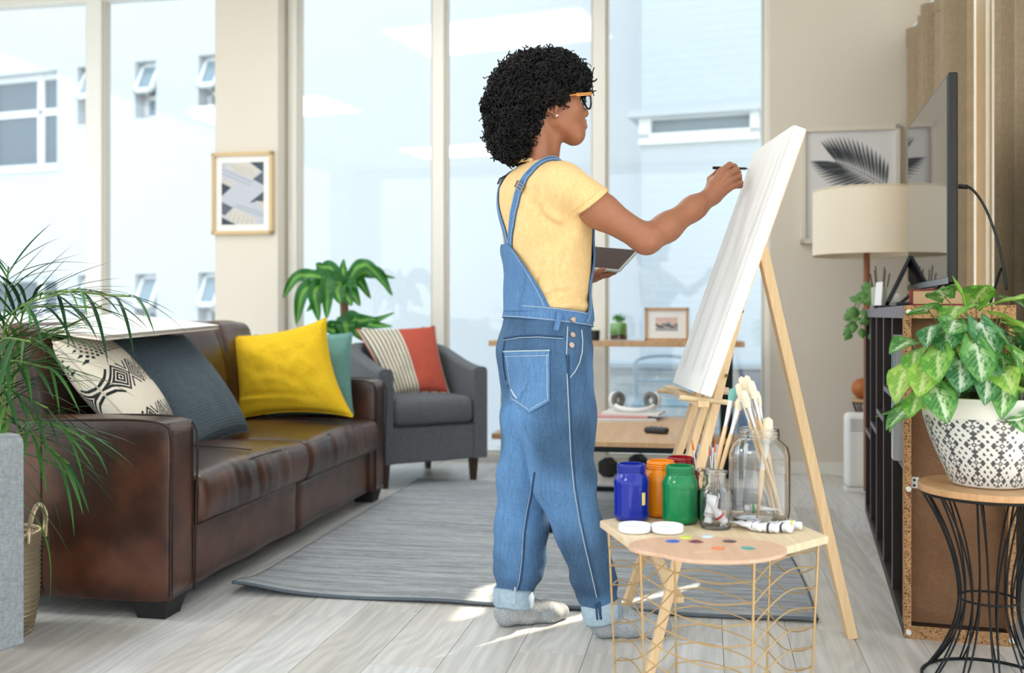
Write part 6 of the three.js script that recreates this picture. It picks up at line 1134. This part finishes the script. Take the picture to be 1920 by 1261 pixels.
  mesh('cover', [span(0, 0.2, 0, 0.004, -0.02, 0.15), span(0, 0.2, 0.046, 0.05, -0.02, 0.15), puff(0.012, 0.05, 0.17, 0.005).translate(0.0, 0.025, 0.065)], std([122, 34, 36], 0.6), rb);
  mesh('pages', [span(0.004, 0.195, 0.004, 0.046, -0.016, 0.146, 0.002)], std([206, 170, 130], 0.85), rb);
  const bk = thing('tablet_case', 'flat black case lying on the shelf top beside the red book', 'case', base(0.03, -0.5, TOPY + 0.0005), turn); mesh('case_body', [span(-0.02, 0.16, 0, 0.014, -0.1, 0.12, 0.004)], std([24, 26, 30], 0.5), bk); mesh('edge_band', [span(-0.021, -0.018, 0.004, 0.01, -0.09, 0.11)], std([60, 64, 70], 0.4), bk);
  // small framed stand leaning near the television, pencil pot and white card
  const st = thing('display_stand', 'black folding stand leaning against the far edge of the television', 'stand', base(0.1, -1.28, TOPY + 0.0005), turn);
  mesh('front_panel', [bar(V3(-0.06, 0.004, 0.02), V3(0.03, 0.19, -0.02), 0.2, 0.014, 0.003, V3(1, 0, 0))], std([34, 40, 48], 0.5), st); mesh('foot', [span(-0.11, 0.0, 0, 0.01, -0.08, 0.12, 0.002)], M.black, st);
  const cup = thing('pencil_cup', 'small glass pencil cup behind the black stand', 'cup', base(0.03, -1.45, TOPY + 0.0005), turn);
  mesh('cup', [lathe([[0, 0.001], [0.03, 0.001], [0.034, 0.004], [0.036, 0.09], [0.033, 0.09], [0.03, 0.006], [0, 0.006]], 28)], phys([220, 222, 206], 0.3, { transmission: 0.4, thickness: 0 }), cup);
  reseed(8); for (let k = 0; k < 6; k++) { const a = k * 1.05; mesh('pencil', [rod(V3(0.015 * Math.cos(a), 0.008, 0.015 * Math.sin(a)), V3(0.04 * Math.cos(a), 0.15 + 0.015 * (k % 3), 0.04 * Math.sin(a)), 0.003)], std([[60, 60, 66], [110, 80, 60], [70, 90, 100]][k % 3], 0.6), cup); }
  const card = thing('white_card', 'small white card standing at the front of the shelf top', 'card', base(0.005, -1.2, TOPY + 0.0005), turn + 0.3); mesh('card_face', [bar(V3(0, 0.0, 0), V3(0.008, 0.105, 0), 0.07, 0.003, 0, V3(1, 0, 0))], M.white, card); mesh('card_foot', [span(-0.01, 0.05, 0, 0.004, -0.04, 0.04)], std([150, 156, 160], 0.5), card);
  // trailing plant at the far end of the top
  const tp = thing('trailing_plant', 'small green trailing plant hanging over the far end of the dark shelf', 'plant', base(0.09, -L + 0.12, TOPY + 0.0005), turn);
  mesh('pot', [lathe([[0, 0], [0.045, 0], [0.058, 0.07], [0.053, 0.07], [0.042, 0.01], [0, 0.01]], 28)], std([222, 220, 212], 0.5), tp); mesh('soil', [lathe([[0, 0.058], [0.052, 0.062]], 20)], std([52, 38, 28], 0.95), tp);
  const lf = grid(8, 10, (u, v) => { const w2 = 0.02 * Math.sin(Math.PI * Math.pow(v, 0.75)) * (2 * u - 1); return V3(w2, -0.006 * (2 * u - 1) ** 2 - 0.012 * v * v, v * 0.055); }), lm = phys([88, 140, 62], 0.5, { side: THREE.DoubleSide, transmission: 0.25, thickness: 0 });
  for (let v = 0; v < 6; v++) { const a = -2.2 + v * 0.36, pts = [V3(0.02 * Math.sin(a), 0.065, 0.02 * Math.cos(a)), V3(0.09 * Math.sin(a), 0.085, 0.07 * Math.cos(a)), V3(0.13 * Math.sin(a) - 0.02, 0.0, 0.09 * Math.cos(a)), V3(0.13 * Math.sin(a) - 0.03, -0.08 - 0.03 * (v % 3), 0.09 * Math.cos(a))], cv = new THREE.CatmullRomCurve3(pts);
    mesh('vine', [tube(pts, 0.0016, 20, 5)], std([98, 128, 66], 0.7), tp);
    for (let k = 1; k < 8; k++) { const m = new THREE.Mesh(lf, lm), p = cv.getPoint(k / 7.5); m.name = 'leaf'; m.position.copy(p); m.rotation.set(0.5 + rnd() * 0.9, a + (k % 2 ? 0.9 : -0.9), rnd() * 0.6 - 0.3); m.castShadow = true; tp.add(m); } }
}
// ---------------------------------------------------------------- television
{
  const n0 = V3(1.394, 0, -3.25), f0 = V3(1.634, 0, -4.19), W = n0.distanceTo(f0), d = f0.clone().sub(n0).normalize(), turn = Math.atan2(-d.x, -d.z), Y0 = 1.05, Y1 = 1.728;
  const t = thing('television', 'black flat television standing on the dark shelf, screen reflecting the wall', 'television', V3(n0.x, 0.979, n0.z), turn), y0 = Y0 - 0.979, y1 = Y1 - 0.979;
  mesh('housing', [span(0.004, 0.034, y0, y1, -W, 0, 0.006)], std([12, 13, 15], 0.35), t); mesh('rear_cover', [span(0.03, 0.05, y0 + 0.05, y1 - 0.25, -W + 0.1, -0.1, 0.01)], M.black, t);
  mesh('screen', [span(0.002, 0.0045, y0 + 0.022, y1 - 0.012, -W + 0.012, -0.012)], phys([26, 27, 29], 0.03, { specularIntensity: 1, ior: 2.1 }), t);
  mesh('bottom_bezel', [span(0.001, 0.005, y0, y0 + 0.02, -W, 0)], std([120, 124, 128], 0.25, { metalness: 0.7 }), t);
  for (const z of [-0.2, -W + 0.2]) { mesh('foot', [rod(V3(0.02, y0 + 0.01, z), V3(-0.06, 0.008, z), 0.007), rod(V3(0.02, y0 + 0.01, z), V3(0.11, 0.008, z), 0.007)], M.black, t); }
  const q = [V3(0.05, y1 - 0.36, -0.06), V3(0.075, y1 - 0.365, -0.05), V3(0.11, y1 - 0.42, -0.02), V3(0.15, y1 - 0.56, 0.02), V3(0.17, y0 - 0.02, 0.03), V3(0.165, 0.12, 0.0), V3(0.14, 0.006, -0.06)];
  mesh('cable', [tube(q, 0.0042, 60, 8)], std([16, 34, 32], 0.5), t); mesh('cable_plug', [rod(V3(0.045, y1 - 0.36, -0.06), V3(0.072, y1 - 0.364, -0.051), 0.0075)], M.black, t);
}
// ---------------------------------------------------------------- floor lamp
{
  const p = V3(1.855, 0, -5.3), o = thing('floor_lamp', 'floor lamp with cream drum shade and brown wooden pole behind the shelf', 'lamp', p), d = 5.3, r = 0.272, yt = EYE + 232 / FOCAL * d, yb = EYE + 112 / FOCAL * d;
  mesh('shade', [lathe([[r - 0.004, yb], [r, yb], [r, yt], [r - 0.004, yt], [r - 0.004, yb]], 64)], phys([232, 221, 202], 0.95, { bumpMap: rep(T.weaveBump, 6), bumpScale: 0.0005 }), o);
  mesh('shade_ring', [new THREE.TorusGeometry(r, 0.004, 8, 64).rotateX(Math.PI / 2).translate(0, yb, 0), new THREE.TorusGeometry(r, 0.004, 8, 64).rotateX(Math.PI / 2).translate(0, yt, 0), ...[0, 2.09, 4.19].map((a) => rod(V3(0, yt - 0.03, 0), V3(r * Math.cos(a), yt - 0.004, r * Math.sin(a)), 0.002))], std([226, 212, 186], 0.6), o);
  mesh('pole', [rod(V3(0, 0.03, 0), V3(0, yt - 0.12, 0), 0.0165)], std([150, 88, 48], 0.45), o); mesh('base', [lathe([[0, 0], [0.075, 0], [0.075, 0.02], [0.03, 0.034], [0, 0.036]], 40).translate(0.072, 0, 0)], std([150, 88, 48], 0.45), o);
  mesh('bulb', [new THREE.SphereGeometry(0.035, 18, 12).translate(0, yt - 0.09, 0)], M.white, o);
}
// ---------------------------------------------------------------- waisted wire stands, pot plant, heater, ball
function wireStand(name, label, pos, r, H, wood) {
  const o = thing(name, label, 'plant stand', pos), ww = r * 0.42, hw = H * 0.42, m = M.blackMetal, y1 = H - 0.022;
  mesh('top', [lathe([[0, H - 0.018], [r - 0.001, H - 0.018], [r, H - 0.016], [r, H - 0.002], [r - 0.002, H], [0, H]], 64)], wood, o);
  const R = (y) => { const t = (y - hw) / (y > hw ? y1 - hw : hw); return ww + (r * 0.96 - ww) * Math.pow(Math.abs(t), 1.9); };
  for (const y of [0.004, hw, y1]) mesh('hoop', [new THREE.TorusGeometry(R(y), y === hw ? 0.003 : 0.0042, 8, 64).rotateX(Math.PI / 2).translate(0, y, 0)], m, o);
  for (let k = 0; k < 22; k++) { const pts = [], a0 = k / 22 * 6.2832; for (let i = 0; i <= 14; i++) { const y = lerp(0.004, y1, i / 14), a = a0 + (k % 2 ? 0.12 : -0.12) * ((i / 14) * 2 - 1); pts.push(V3(R(y) * Math.cos(a), y, R(y) * Math.sin(a))); } mesh('wire', [tube(pts, 0.0026, 28, 6)], m, o); }
  return o;
}
const STAND = V3(1.237, 0, -2.63), STH = 0.51;
wireStand('plant_stand', 'black wire plant stand with round wooden top carrying the patterned pot', STAND, 0.172, STH, std([255, 246, 236], 0.45, { map: rep(T.oak, 2.5, 0.9) }));
{
  const p2 = at(1628, 590, 5.75), o = wireStand('wire_side_table', 'small wire side table carrying a wooden ball, behind the dark shelf', V3(p2.x + 0.01, 0, p2.z), 0.1, 0.475, M.oak);
  const b = thing('wooden_ball', 'brown wooden ball on the small wire side table', 'ball', V3(p2.x - 0.035, 0.4755, p2.z)); mesh('ball', [new THREE.SphereGeometry(0.058, 32, 24).translate(0, 0.0578, 0)], std([190, 128, 80], 0.5, { map: T.pine }), b); mesh('stem_hole', [new THREE.CylinderGeometry(0.008, 0.008, 0.004, 16).translate(0, 0.1145, 0)], M.darkWood, b);
  const h = at(1603, 590, 5.45), u = thing('heater', 'white upright heater standing on the floor behind the dark shelf', 'heater', V3(h.x + 0.02, 0, h.z), RY); mesh('body', [puff(0.15, 0.4, 0.1, 0.03).translate(0, 0.225, 0)], std([238, 239, 238], 0.4), u); mesh('foot', [span(-0.07, 0.07, 0, 0.026, -0.06, 0.06, 0.006)], std([225, 226, 226], 0.5), u); for (let k = 0; k < 5; k++) mesh('vent', [span(-0.05, 0.05, 0.33 + k * 0.014, 0.336 + k * 0.014, 0.049, 0.052)], std([180, 182, 184], 0.6), u);
  const c = (px, py) => { const d = FOCAL * EYE / (py - 590); return V3((px - 960) / FOCAL * d, 0.006, -d); };
  const cab = thing('power_cable', 'white cable lying along the wall on the floor', 'cable'); mesh('wire', [tube([c(1520, 890), c(1535, 882), c(1556, 884), c(1570, 878), c(1580, 884), c(1560, 889), c(1592, 893)], 0.005, 80, 6)], M.white, cab); mesh('plug', [rod(c(1516, 891).add(V3(0, 0.004, 0)), c(1522, 889).add(V3(0, 0.004, 0)), 0.01)], M.white, cab);
}

// ---------------------------------------------------------------- patterned pot with arrowhead plant
{
  const o = thing('potted_plant', 'lush arrowhead plant with pale-veined leaves in a white pot with black flower pattern', 'plant', V3(STAND.x, STH + 0.0005, STAND.z));
  const pat = paint(1024, 256, (x, W, H) => { // little flowers in rows
    x.fillStyle = '#dcdcd8'; x.fillRect(0, 0, W, H); x.fillStyle = '#4b4b4f';
    const flower = (cx, cy, s) => { for (let k = 0; k < 8; k++) { const a = k * Math.PI / 4, L = k % 2 ? 0.62 : 1; x.save(); x.translate(cx, cy); x.rotate(a); x.beginPath(); if (k % 2) { x.arc(s * 0.36, 0, s * 0.07, 0, 6.3); } else { x.moveTo(s * 0.1, 0); x.lineTo(s * 0.3, -s * 0.05); x.bezierCurveTo(s * 0.35, -s * 0.3, s * 0.45, -s * 0.2, s * 0.56, 0); x.bezierCurveTo(s * 0.45, s * 0.2, s * 0.35, s * 0.3, s * 0.3, s * 0.05); } x.closePath(); x.fill(); x.restore(); } x.beginPath(); x.arc(cx, cy, s * 0.13, 0, 6.3); x.fill(); x.fillStyle = '#dcdcd8'; x.beginPath(); x.arc(cx, cy, s * 0.06, 0, 6.3); x.fill(); x.fillStyle = '#4b4b4f'; };
    const G = 1024 / 14; x.scale(1, 1.22); for (let r = 0; r < 4; r++) for (let c = 0; c < 14; c++) { flower(c * G + G / 2, r * 56 + 22, 52); for (const [dx, dy] of [[0.5, -13], [0.5, 13], [0.36, 28], [0.64, 28]]) { x.beginPath(); x.arc(c * G + G / 2 + dx * G, r * 56 + 22 + dy, 5, 0.6, 4.6); x.fill(); } }
  });
  const prof = [[0.085, 0.0], [0.094, 0.006], [0.108, 0.04], [0.126, 0.08], [0.142, 0.12], [0.153, 0.155], [0.159, 0.175], [0.163, 0.2], [0.165, 0.228], [0.162, 0.232], [0.158, 0.228], [0.15, 0.17]];
  const pot = mesh('pot', [lathe([[0, 0.001], ...prof], 96)], phys([232, 230, 224], 0.3, { clearcoat: 0.4 }), o);
  const rAt = (y) => { for (let k = 0; k + 1 < prof.length; k++) if (y <= prof[k + 1][1]) return lerp(prof[k][0], prof[k + 1][0], (y - prof[k][1]) / (prof[k + 1][1] - prof[k][1])); return 0.165; };
  const skin = new THREE.Mesh(grid(96, 20, (u, v) => { const a = u * 6.2832, y = lerp(0.008, 0.18, v), r = rAt(y) + 0.0006; return V3(r * Math.sin(a), y, r * Math.cos(a)); }, true), phys([255, 255, 255], 0.3, { map: pat, clearcoat: 0.4 })); skin.name = 'printed_pattern'; skin.receiveShadow = true; pot.add(skin);
  mesh('rim', [new THREE.TorusGeometry(0.1635, 0.003, 8, 80).rotateX(Math.PI / 2).translate(0, 0.229, 0)], phys([232, 230, 224], 0.3, { clearcoat: 0.4 }), pot);
  mesh('soil', [lathe([[0, 0.212], [0.155, 0.208]], 40)], std([44, 34, 26], 0.95), o);
  // leaves: arrowhead blades with pale veins
  const leafTex = (dark, light, vein) => tex(256, 256, (u, v) => {
    const s = Math.abs(u - 0.5) * 2, mid = Math.exp(-((s / 0.1) ** 2)), side = Math.pow(Math.max(0, Math.cos((v * 8 - s * 3.2) * 6.2832 / 1.0)), 10) * smooth(1.0, 0.2, s), blot = fbm(u * 9, v * 9, 1e6, 3);
    let c = mix3(dark, light, smooth(0.35, 0.65, blot) * 0.7 + 0.15); c = mix3(c, vein, clamp(mid + 0.7 * side + 0.75 * smooth(0.7, 0.1, s) * smooth(0.35, 0.6, blot))); return mix3(c, dark, smooth(0.86, 1.0, s) * 0.7);
  });
  const lms = [[[64, 132, 58], [124, 184, 92], [222, 238, 204]], [[88, 158, 58], [150, 204, 92], [204, 230, 160]], [[128, 184, 66], [186, 220, 108], [214, 234, 158]], [[48, 116, 66], [104, 168, 104], [230, 242, 222]]].map((c) => phys([255, 255, 255], 0.42, { map: leafTex(...c), side: THREE.DoubleSide, transmission: 0.42, thickness: 0, specularIntensity: 0.5 }));
  const blade = (cup, droop) => grid(14, 20, (u, v) => {
    const s = 2 * u - 1, t = v, half = t < 0.3 ? lerp(0.5, 0.62, t / 0.3) * Math.sqrt(Math.min(1, 0.25 + t * 3)) : 0.62 * Math.pow(Math.cos((t - 0.3) / 0.7 * Math.PI / 2), 0.8);
    const back = t < 0.2 ? -0.3 * (1 - t / 0.2) * Math.pow(Math.abs(s), 1.2) : 0;
    return V3(s * half * 0.76, cup * Math.abs(s) ** 1.4 * half * 0.5 - droop * t * t + 0.02 * Math.sin(s * 9 + t * 7), t + back - 0.1);
  });
  const blades = [blade(0.25, 0.3), blade(0.1, 0.15), blade(0.4, 0.45), blade(0.2, 0.6)];
  const stemM = std([120, 110, 60], 0.6), LEAVES = [];
  reseed(41);
  const put = (base, p, size, fwd, roll, kind, mat) => {
    const m = new THREE.Mesh(blades[kind], lms[mat]); m.name = 'leaf'; m.castShadow = m.receiveShadow = true;
    const z = fwd.clone().normalize(), up0 = V3(0, 1, 0).applyAxisAngle(z, roll), x = up0.clone().cross(z).normalize(), y = z.clone().cross(x);
    m.quaternion.setFromRotationMatrix(new THREE.Matrix4().makeBasis(x, y, z)); m.position.copy(p); m.scale.setScalar(size); o.add(m);
    const q = base.clone().lerp(p, 0.55).add(V3(0, 0.05, 0)); mesh('stem', [tube([base, q, p], 0.0018, 12, 5)], stemM, o);
  };
  const rel2 = (px, py, d) => at(px, py, d).sub(o.position);
  // leaves read from the photograph: attachment point, tip direction, size
  const list = [[1722, 740, 2.5, -0.5, -0.7, 0.105, 1], [1700, 690, 2.52, -0.6, -0.6, 0.1, 2], [1720, 655, 2.54, -0.7, -0.3, 0.1, 1], [1755, 730, 2.46, 0.1, -0.9, 0.11, 0], [1775, 620, 2.5, -0.3, -0.6, 0.12, 3], [1800, 680, 2.45, -0.2, -0.8, 0.12, 3], [1850, 690, 2.44, -0.2, -1, 0.11, 3], [1880, 720, 2.45, -0.1, -1, 0.105, 0], [1740, 580, 2.56, -0.8, 0.1, 0.12, 0], [1800, 575, 2.58, -0.5, 0.2, 0.13, 1], [1860, 570, 2.62, 0.3, 0.3, 0.13, 2], [1895, 560, 2.7, 0.9, -0.3, 0.13, 0], [1790, 600, 2.5, -0.4, -0.3, 0.12, 0], [1840, 610, 2.48, 0.1, -0.6, 0.12, 3], [1880, 630, 2.46, 0.3, -0.8, 0.12, 0], [1905, 660, 2.5, 0.5, -0.8, 0.11, 1], [1750, 610, 2.5, -0.8, -0.2, 0.1, 3], [1735, 690, 2.48, -0.4, -0.8, 0.1, 2], [1830, 650, 2.44, 0.0, -0.9, 0.12, 0], [1760, 660, 2.46, -0.4, -0.8, 0.11, 1], [1870, 590, 2.55, 0.5, -0.2, 0.12, 2], [1830, 565, 2.66, 0.0, 0.6, 0.12, 1], [1770, 555, 2.66, -0.6, 0.5, 0.1, 0], [1900, 610, 2.6, 0.8, -0.4, 0.12, 2], [1710, 640, 2.58, -0.9, 0.05, 0.09, 0]];
  for (const [px, py, d, dx, dy, s, mat] of list) { const p = rel2(px, py, d), f = V3(dx, dy * 0.8, 0.55 + rr(-0.2, 0.25)); put(V3(rr(-0.06, 0.06), 0.212, rr(-0.06, 0.06)), p, s * rr(0.72, 0.9), f, rr(-0.4, 0.4), Math.floor(rnd() * 4), mat); }
  for (let k = 0; k < 60; k++) { const a = rr(0, 6.28), e = rr(0.05, 1.35), R = rr(0.1, 0.235), p = V3(Math.cos(a) * Math.cos(e) * R, 0.225 + Math.sin(e) * R * 0.85 - 0.02 + (e < 0.3 ? -0.03 : 0), Math.sin(a) * Math.cos(e) * R); put(V3(rr(-0.08, 0.08), 0.212, rr(-0.08, 0.08)), p, rr(0.065, 0.1), V3(Math.cos(a), rr(-0.9, 0.3), Math.sin(a)), rr(-0.5, 0.5), Math.floor(rnd() * 4), Math.floor(rnd() * 4)); }
  for (let k = 0; k < 30; k++) { const a = rr(0, 6.28), r = rr(0.02, 0.1), b = V3(r * Math.cos(a), 0.211, r * Math.sin(a)), t = V3(r * 2.1 * Math.cos(a), rr(0.3, 0.4), r * 2.1 * Math.sin(a)); mesh('stem', [tube([b, b.clone().lerp(t, 0.5).add(V3(0, 0.02, 0)), t], 0.0019, 10, 5)], stemM, o); }
  const sh = rel2(1805, 552, 2.6); mesh('new_shoot', [rod(V3(0, 0.215, 0), sh, 0.002), lathe([[0, 0], [0.006, 0.012], [0.004, 0.035], [0.0005, 0.055]], 12).rotateZ(0.5).translate(...sh.toArray())], lms[2], o);
}

// ---------------------------------------------------------------- corn plant behind the armchair
{
  const base = at(646, 640, 6.15), o = thing('corn_plant', 'corn plant with arching striped leaves on a woody stem behind the armchair', 'plant', V3(base.x, 0, base.z));
  const q = (px, py, dz = 0) => at(px, py, 6.15).sub(o.position).add(V3(0, 0, dz));
  mesh('pot', [lathe([[0, 0], [0.12, 0], [0.15, 0.26], [0.14, 0.27], [0.13, 0.24], [0, 0.24]], 40)], std([214, 208, 198], 0.5), o); mesh('soil', [lathe([[0, 0.245], [0.133, 0.242]], 30)], std([52, 40, 30], 0.95), o);
  mesh('trunk', [tube([V3(0, 0.2, 0), V3(0.01, 0.5, 0), V3(0, 0.75, 0.01), q(646, 590), q(644, 545)], 0.026, 40, 12)], std([134, 106, 78], 0.9, { bumpMap: rep(T.speckle, 4, 10), bumpScale: 0.004 }), o);
  const lt = tex(128, 256, (u, v) => { const s = Math.abs(u - 0.5) * 2, n = noise2(u * 40, v * 3, 1e6); return mix3(mix3([130, 184, 76], [100, 160, 56], n), [40, 112, 44], smooth(0.1, 0.4, s + 0.12 * (n - 0.5))); });
  const lm = phys([255, 255, 255], 0.35, { map: lt, side: THREE.DoubleSide, transmission: 0.3, thickness: 0, specularIntensity: 0.7 });
  const leaf = (name, pts, w) => { const cv = new THREE.CatmullRomCurve3(pts); const g = grid(8, 26, (u, v) => { const p = cv.getPoint(v), t = cv.getTangent(v), s = t.clone().cross(V3(0.15, 0.25, 1)).normalize(), n = s.clone().cross(t), h = 1.3 * w * Math.pow(Math.sin(Math.PI * clamp(0.06 + v * 0.94)), 0.7) * (2 * u - 1); return p.clone().addScaledVector(s, h).addScaledVector(n, 0.25 * Math.abs(2 * u - 1) * w + 0.006 * Math.sin(v * 20 + u * 3)); }); const m = new THREE.Mesh(g, lm); m.name = name; m.castShadow = m.receiveShadow = true; o.add(m); };
  const c0 = q(644, 545), L = [
    [[560, 520], [534, 560], 0.03, 0.05], [[600, 500], [590, 492], 0.026, -0.04], [[575, 545], [560, 610], 0.04, 0.06], [[598, 545], [605, 604], 0.042, 0.1], [[612, 555], [580, 585], 0.03, 0.08], [[625, 530], [622, 600], 0.045, 0.14], [[641, 505], [643, 484], 0.022, -0.03], [[652, 545], [668, 575], 0.045, 0.13], [[660, 540], [680, 575], 0.04, 0.08], [[690, 498], [738, 552], 0.03, 0.03], [[705, 510], [733, 555], 0.03, -0.06], [[686, 512], [737, 520], 0.025, -0.1], [[640, 540], [648, 572], 0.05, 0.15], [[605, 500], [575, 525], 0.03, -0.08], [[665, 520], [690, 560], 0.034, -0.1]];
  for (const [m, e, w, dz] of L) leaf('leaf', [c0, q(lerp(644, m[0], 0.6), lerp(540, m[1], 0.8) - 6, dz * 0.5), q(m[0], m[1], dz), q(e[0], e[1], dz * 1.2)], w);
  const c1 = q(645, 628); // a lower shoot
  for (const [m, e, w, dz] of [[[690, 605], [742, 586], 0.022, 0.05], [[700, 608], [740, 612], 0.024, 0.1], [[670, 600], [712, 598], 0.04, 0.08], [[615, 612], [580, 612], 0.025, 0.05], [[655, 610], [660, 640], 0.05, 0.12], [[668, 615], [690, 640], 0.04, 0.1], [[632, 620], [606, 608], 0.03, 0.1]]) leaf('leaf', [c1, q(lerp(645, m[0], 0.5), m[1] - 2, dz * 0.5), q(m[0], m[1], dz), q(e[0], e[1], dz)], w);
}

// ---------------------------------------------------------------- areca palm in a woven basket
{
  const O = V3(-1.54, 0, -3.02), bk = thing('woven_basket', 'natural woven seagrass basket with a loop handle beside the sofa', 'basket', O);
  const wv = tex(256, 256, (u, v) => { const r = Math.floor(v * 16), a = 0.5 + 0.5 * Math.sin(u * 6.2832 * 24 + (r % 2) * 3.14), n = noise2(u * 64, v * 64, 64); return mix3([214, 184, 140], [252, 236, 204], clamp(0.6 * a + 0.5 * n - 0.1)); }), wb = tex(256, 256, (u, v) => { const r = Math.floor(v * 16); return 255 * Math.abs(Math.sin(v * 16 * 3.1416)) * (0.5 + 0.5 * Math.sin(u * 6.2832 * 24 + (r % 2) * 3.14)); }, false);
  const wm = std([255, 255, 255], 0.9, { map: rep(wv, 2, 1), bumpMap: rep(wb, 2, 1), bumpScale: 0.008 });
  const rows = []; for (let k = 0; k < 22; k++) { const t = k / 21, r = 0.098 + 0.03 * t + 0.006 * Math.sin(t * 5); rows.push(new THREE.TorusGeometry(r, 0.0072, 6, 60).rotateX(Math.PI / 2).translate(0, 0.008 + t * 0.29, 0)); }
  rows.forEach((g) => mesh('woven_row', [g], wm, bk)); mesh('base', [lathe([[0, 0.003], [0.1, 0.003], [0.1, 0.008], [0, 0.008]], 40)], wm, bk);
  mesh('liner', [lathe([[0.112, 0.08], [0.119, 0.28], [0.121, 0.303]], 40)], std([30, 30, 34], 0.6, { side: THREE.DoubleSide }), bk);
  for (const s of [1, -1]) mesh('handle', [tube([V3(s * 0.124, 0.28, -0.05), V3(s * 0.128, 0.35, -0.045), V3(s * 0.128, 0.385, 0), V3(s * 0.128, 0.35, 0.045), V3(s * 0.124, 0.28, 0.05)], 0.0075, 40, 8)], wm, bk);
  const o = thing('areca_palm', 'areca palm with long drooping dark green fronds in the woven basket', 'plant', V3(O.x, 0.02, O.z));
  mesh('pot', [lathe([[0, 0], [0.085, 0], [0.1, 0.235], [0.095, 0.235], [0.08, 0.01], [0, 0.01]], 36)], M.black, o); mesh('soil', [lathe([[0, 0.215], [0.094, 0.212]], 24)], std([44, 34, 26], 0.95), o);
  const lms = [[30, 70, 40], [46, 96, 48], [66, 122, 52], [88, 140, 62]].map((c) => phys(c, 0.4, { side: THREE.DoubleSide, transmission: 0.25, thickness: 0, specularIntensity: 0.5 })), sm = std([110, 140, 62], 0.6);
  const q = (px, py, d) => at(px, py, d).sub(o.position);
  const base = V3(0, 0.215, 0);
  // fronds: middle point, tip, leaflets
  const F = [
    [q(60, 560, 2.9), q(245, 555, 2.86), 26, 0], [q(30, 590, 2.86), q(190, 575, 2.82), 22, 0], [q(20, 590, 2.8), q(150, 540, 2.74), 22, 1], [q(10, 560, 2.9), q(16, 500, 2.86), 20, 1], [q(-40, 600, 2.9), q(-80, 560, 2.9), 18, 1], [q(5, 680, 2.8), q(95, 690, 2.76), 22, 1], [q(0, 730, 2.76), q(90, 765, 2.74), 20, 0],
    [q(40, 650, 2.94), q(120, 620, 2.96), 20, 2], [q(60, 790, 2.84), q(160, 820, 2.84), 18, 1], [q(50, 810, 2.82), q(130, 870, 2.82), 18, 1], [q(25, 850, 2.8), q(45, 950, 2.84), 14, 2], [q(0, 640, 2.7), q(60, 640, 2.62), 20, 1], [q(-30, 700, 2.75), q(20, 780, 2.7), 18, 2],
  ];
  reseed(23);
  const leafGeo = (len, w, droop) => grid(4, 10, (u, v) => { const s = 2 * u - 1, h = w * Math.pow(Math.sin(Math.PI * clamp(0.1 + v * 0.9)), 0.8); return V3(s * h, -droop * v * v * len + 0.3 * Math.abs(s) * h, v * len); });
  const shapes = []; for (let k = 0; k < 6; k++) shapes.push(leafGeo(1, 0.021 + 0.004 * (k % 3), 0.08 + 0.13 * k));
  F.forEach(([m, e, n, mi]) => {
    const f = new THREE.Group(); f.name = 'frond'; o.add(f);
    const c = new THREE.CatmullRomCurve3([base.clone().add(V3(rr(-0.03, 0.03), 0, rr(-0.03, 0.03))), base.clone().lerp(m, 0.55).add(V3(0, 0.1, 0)), m, e]);
    mesh('frond_stem', [new THREE.TubeGeometry(c, 30, 0.0028, 6)], sm, f);
    for (let k = 0; k < n; k++) {
      const t = lerp(0.42, 0.99, k / (n - 1)), p = c.getPoint(t), tg = c.getTangent(t), side = tg.clone().cross(V3(0, 1, 0)).normalize().multiplyScalar(k % 2 ? 1 : -1), fw = tg.clone().multiplyScalar(0.75).addScaledVector(side, rr(0.35, 0.8)).add(V3(0, rr(-0.15, 0.3), 0)).normalize();
      const l = new THREE.Mesh(shapes[Math.floor(rnd() * 6)], lms[Math.min(3, mi + Math.floor(rnd() * 2))]); l.name = 'leaflet'; l.castShadow = l.receiveShadow = true;
      const x = V3(0, 1, 0).cross(fw).normalize(), y = fw.clone().cross(x); l.quaternion.setFromRotationMatrix(new THREE.Matrix4().makeBasis(x, y, fw)); l.position.copy(p); const L = rr(0.18, 0.29) * (1 - 0.45 * Math.abs(t - 0.62)); l.scale.set(L * 0.9, L, L); f.add(l);
    }
  });
}

renderer.render(scene, camera);
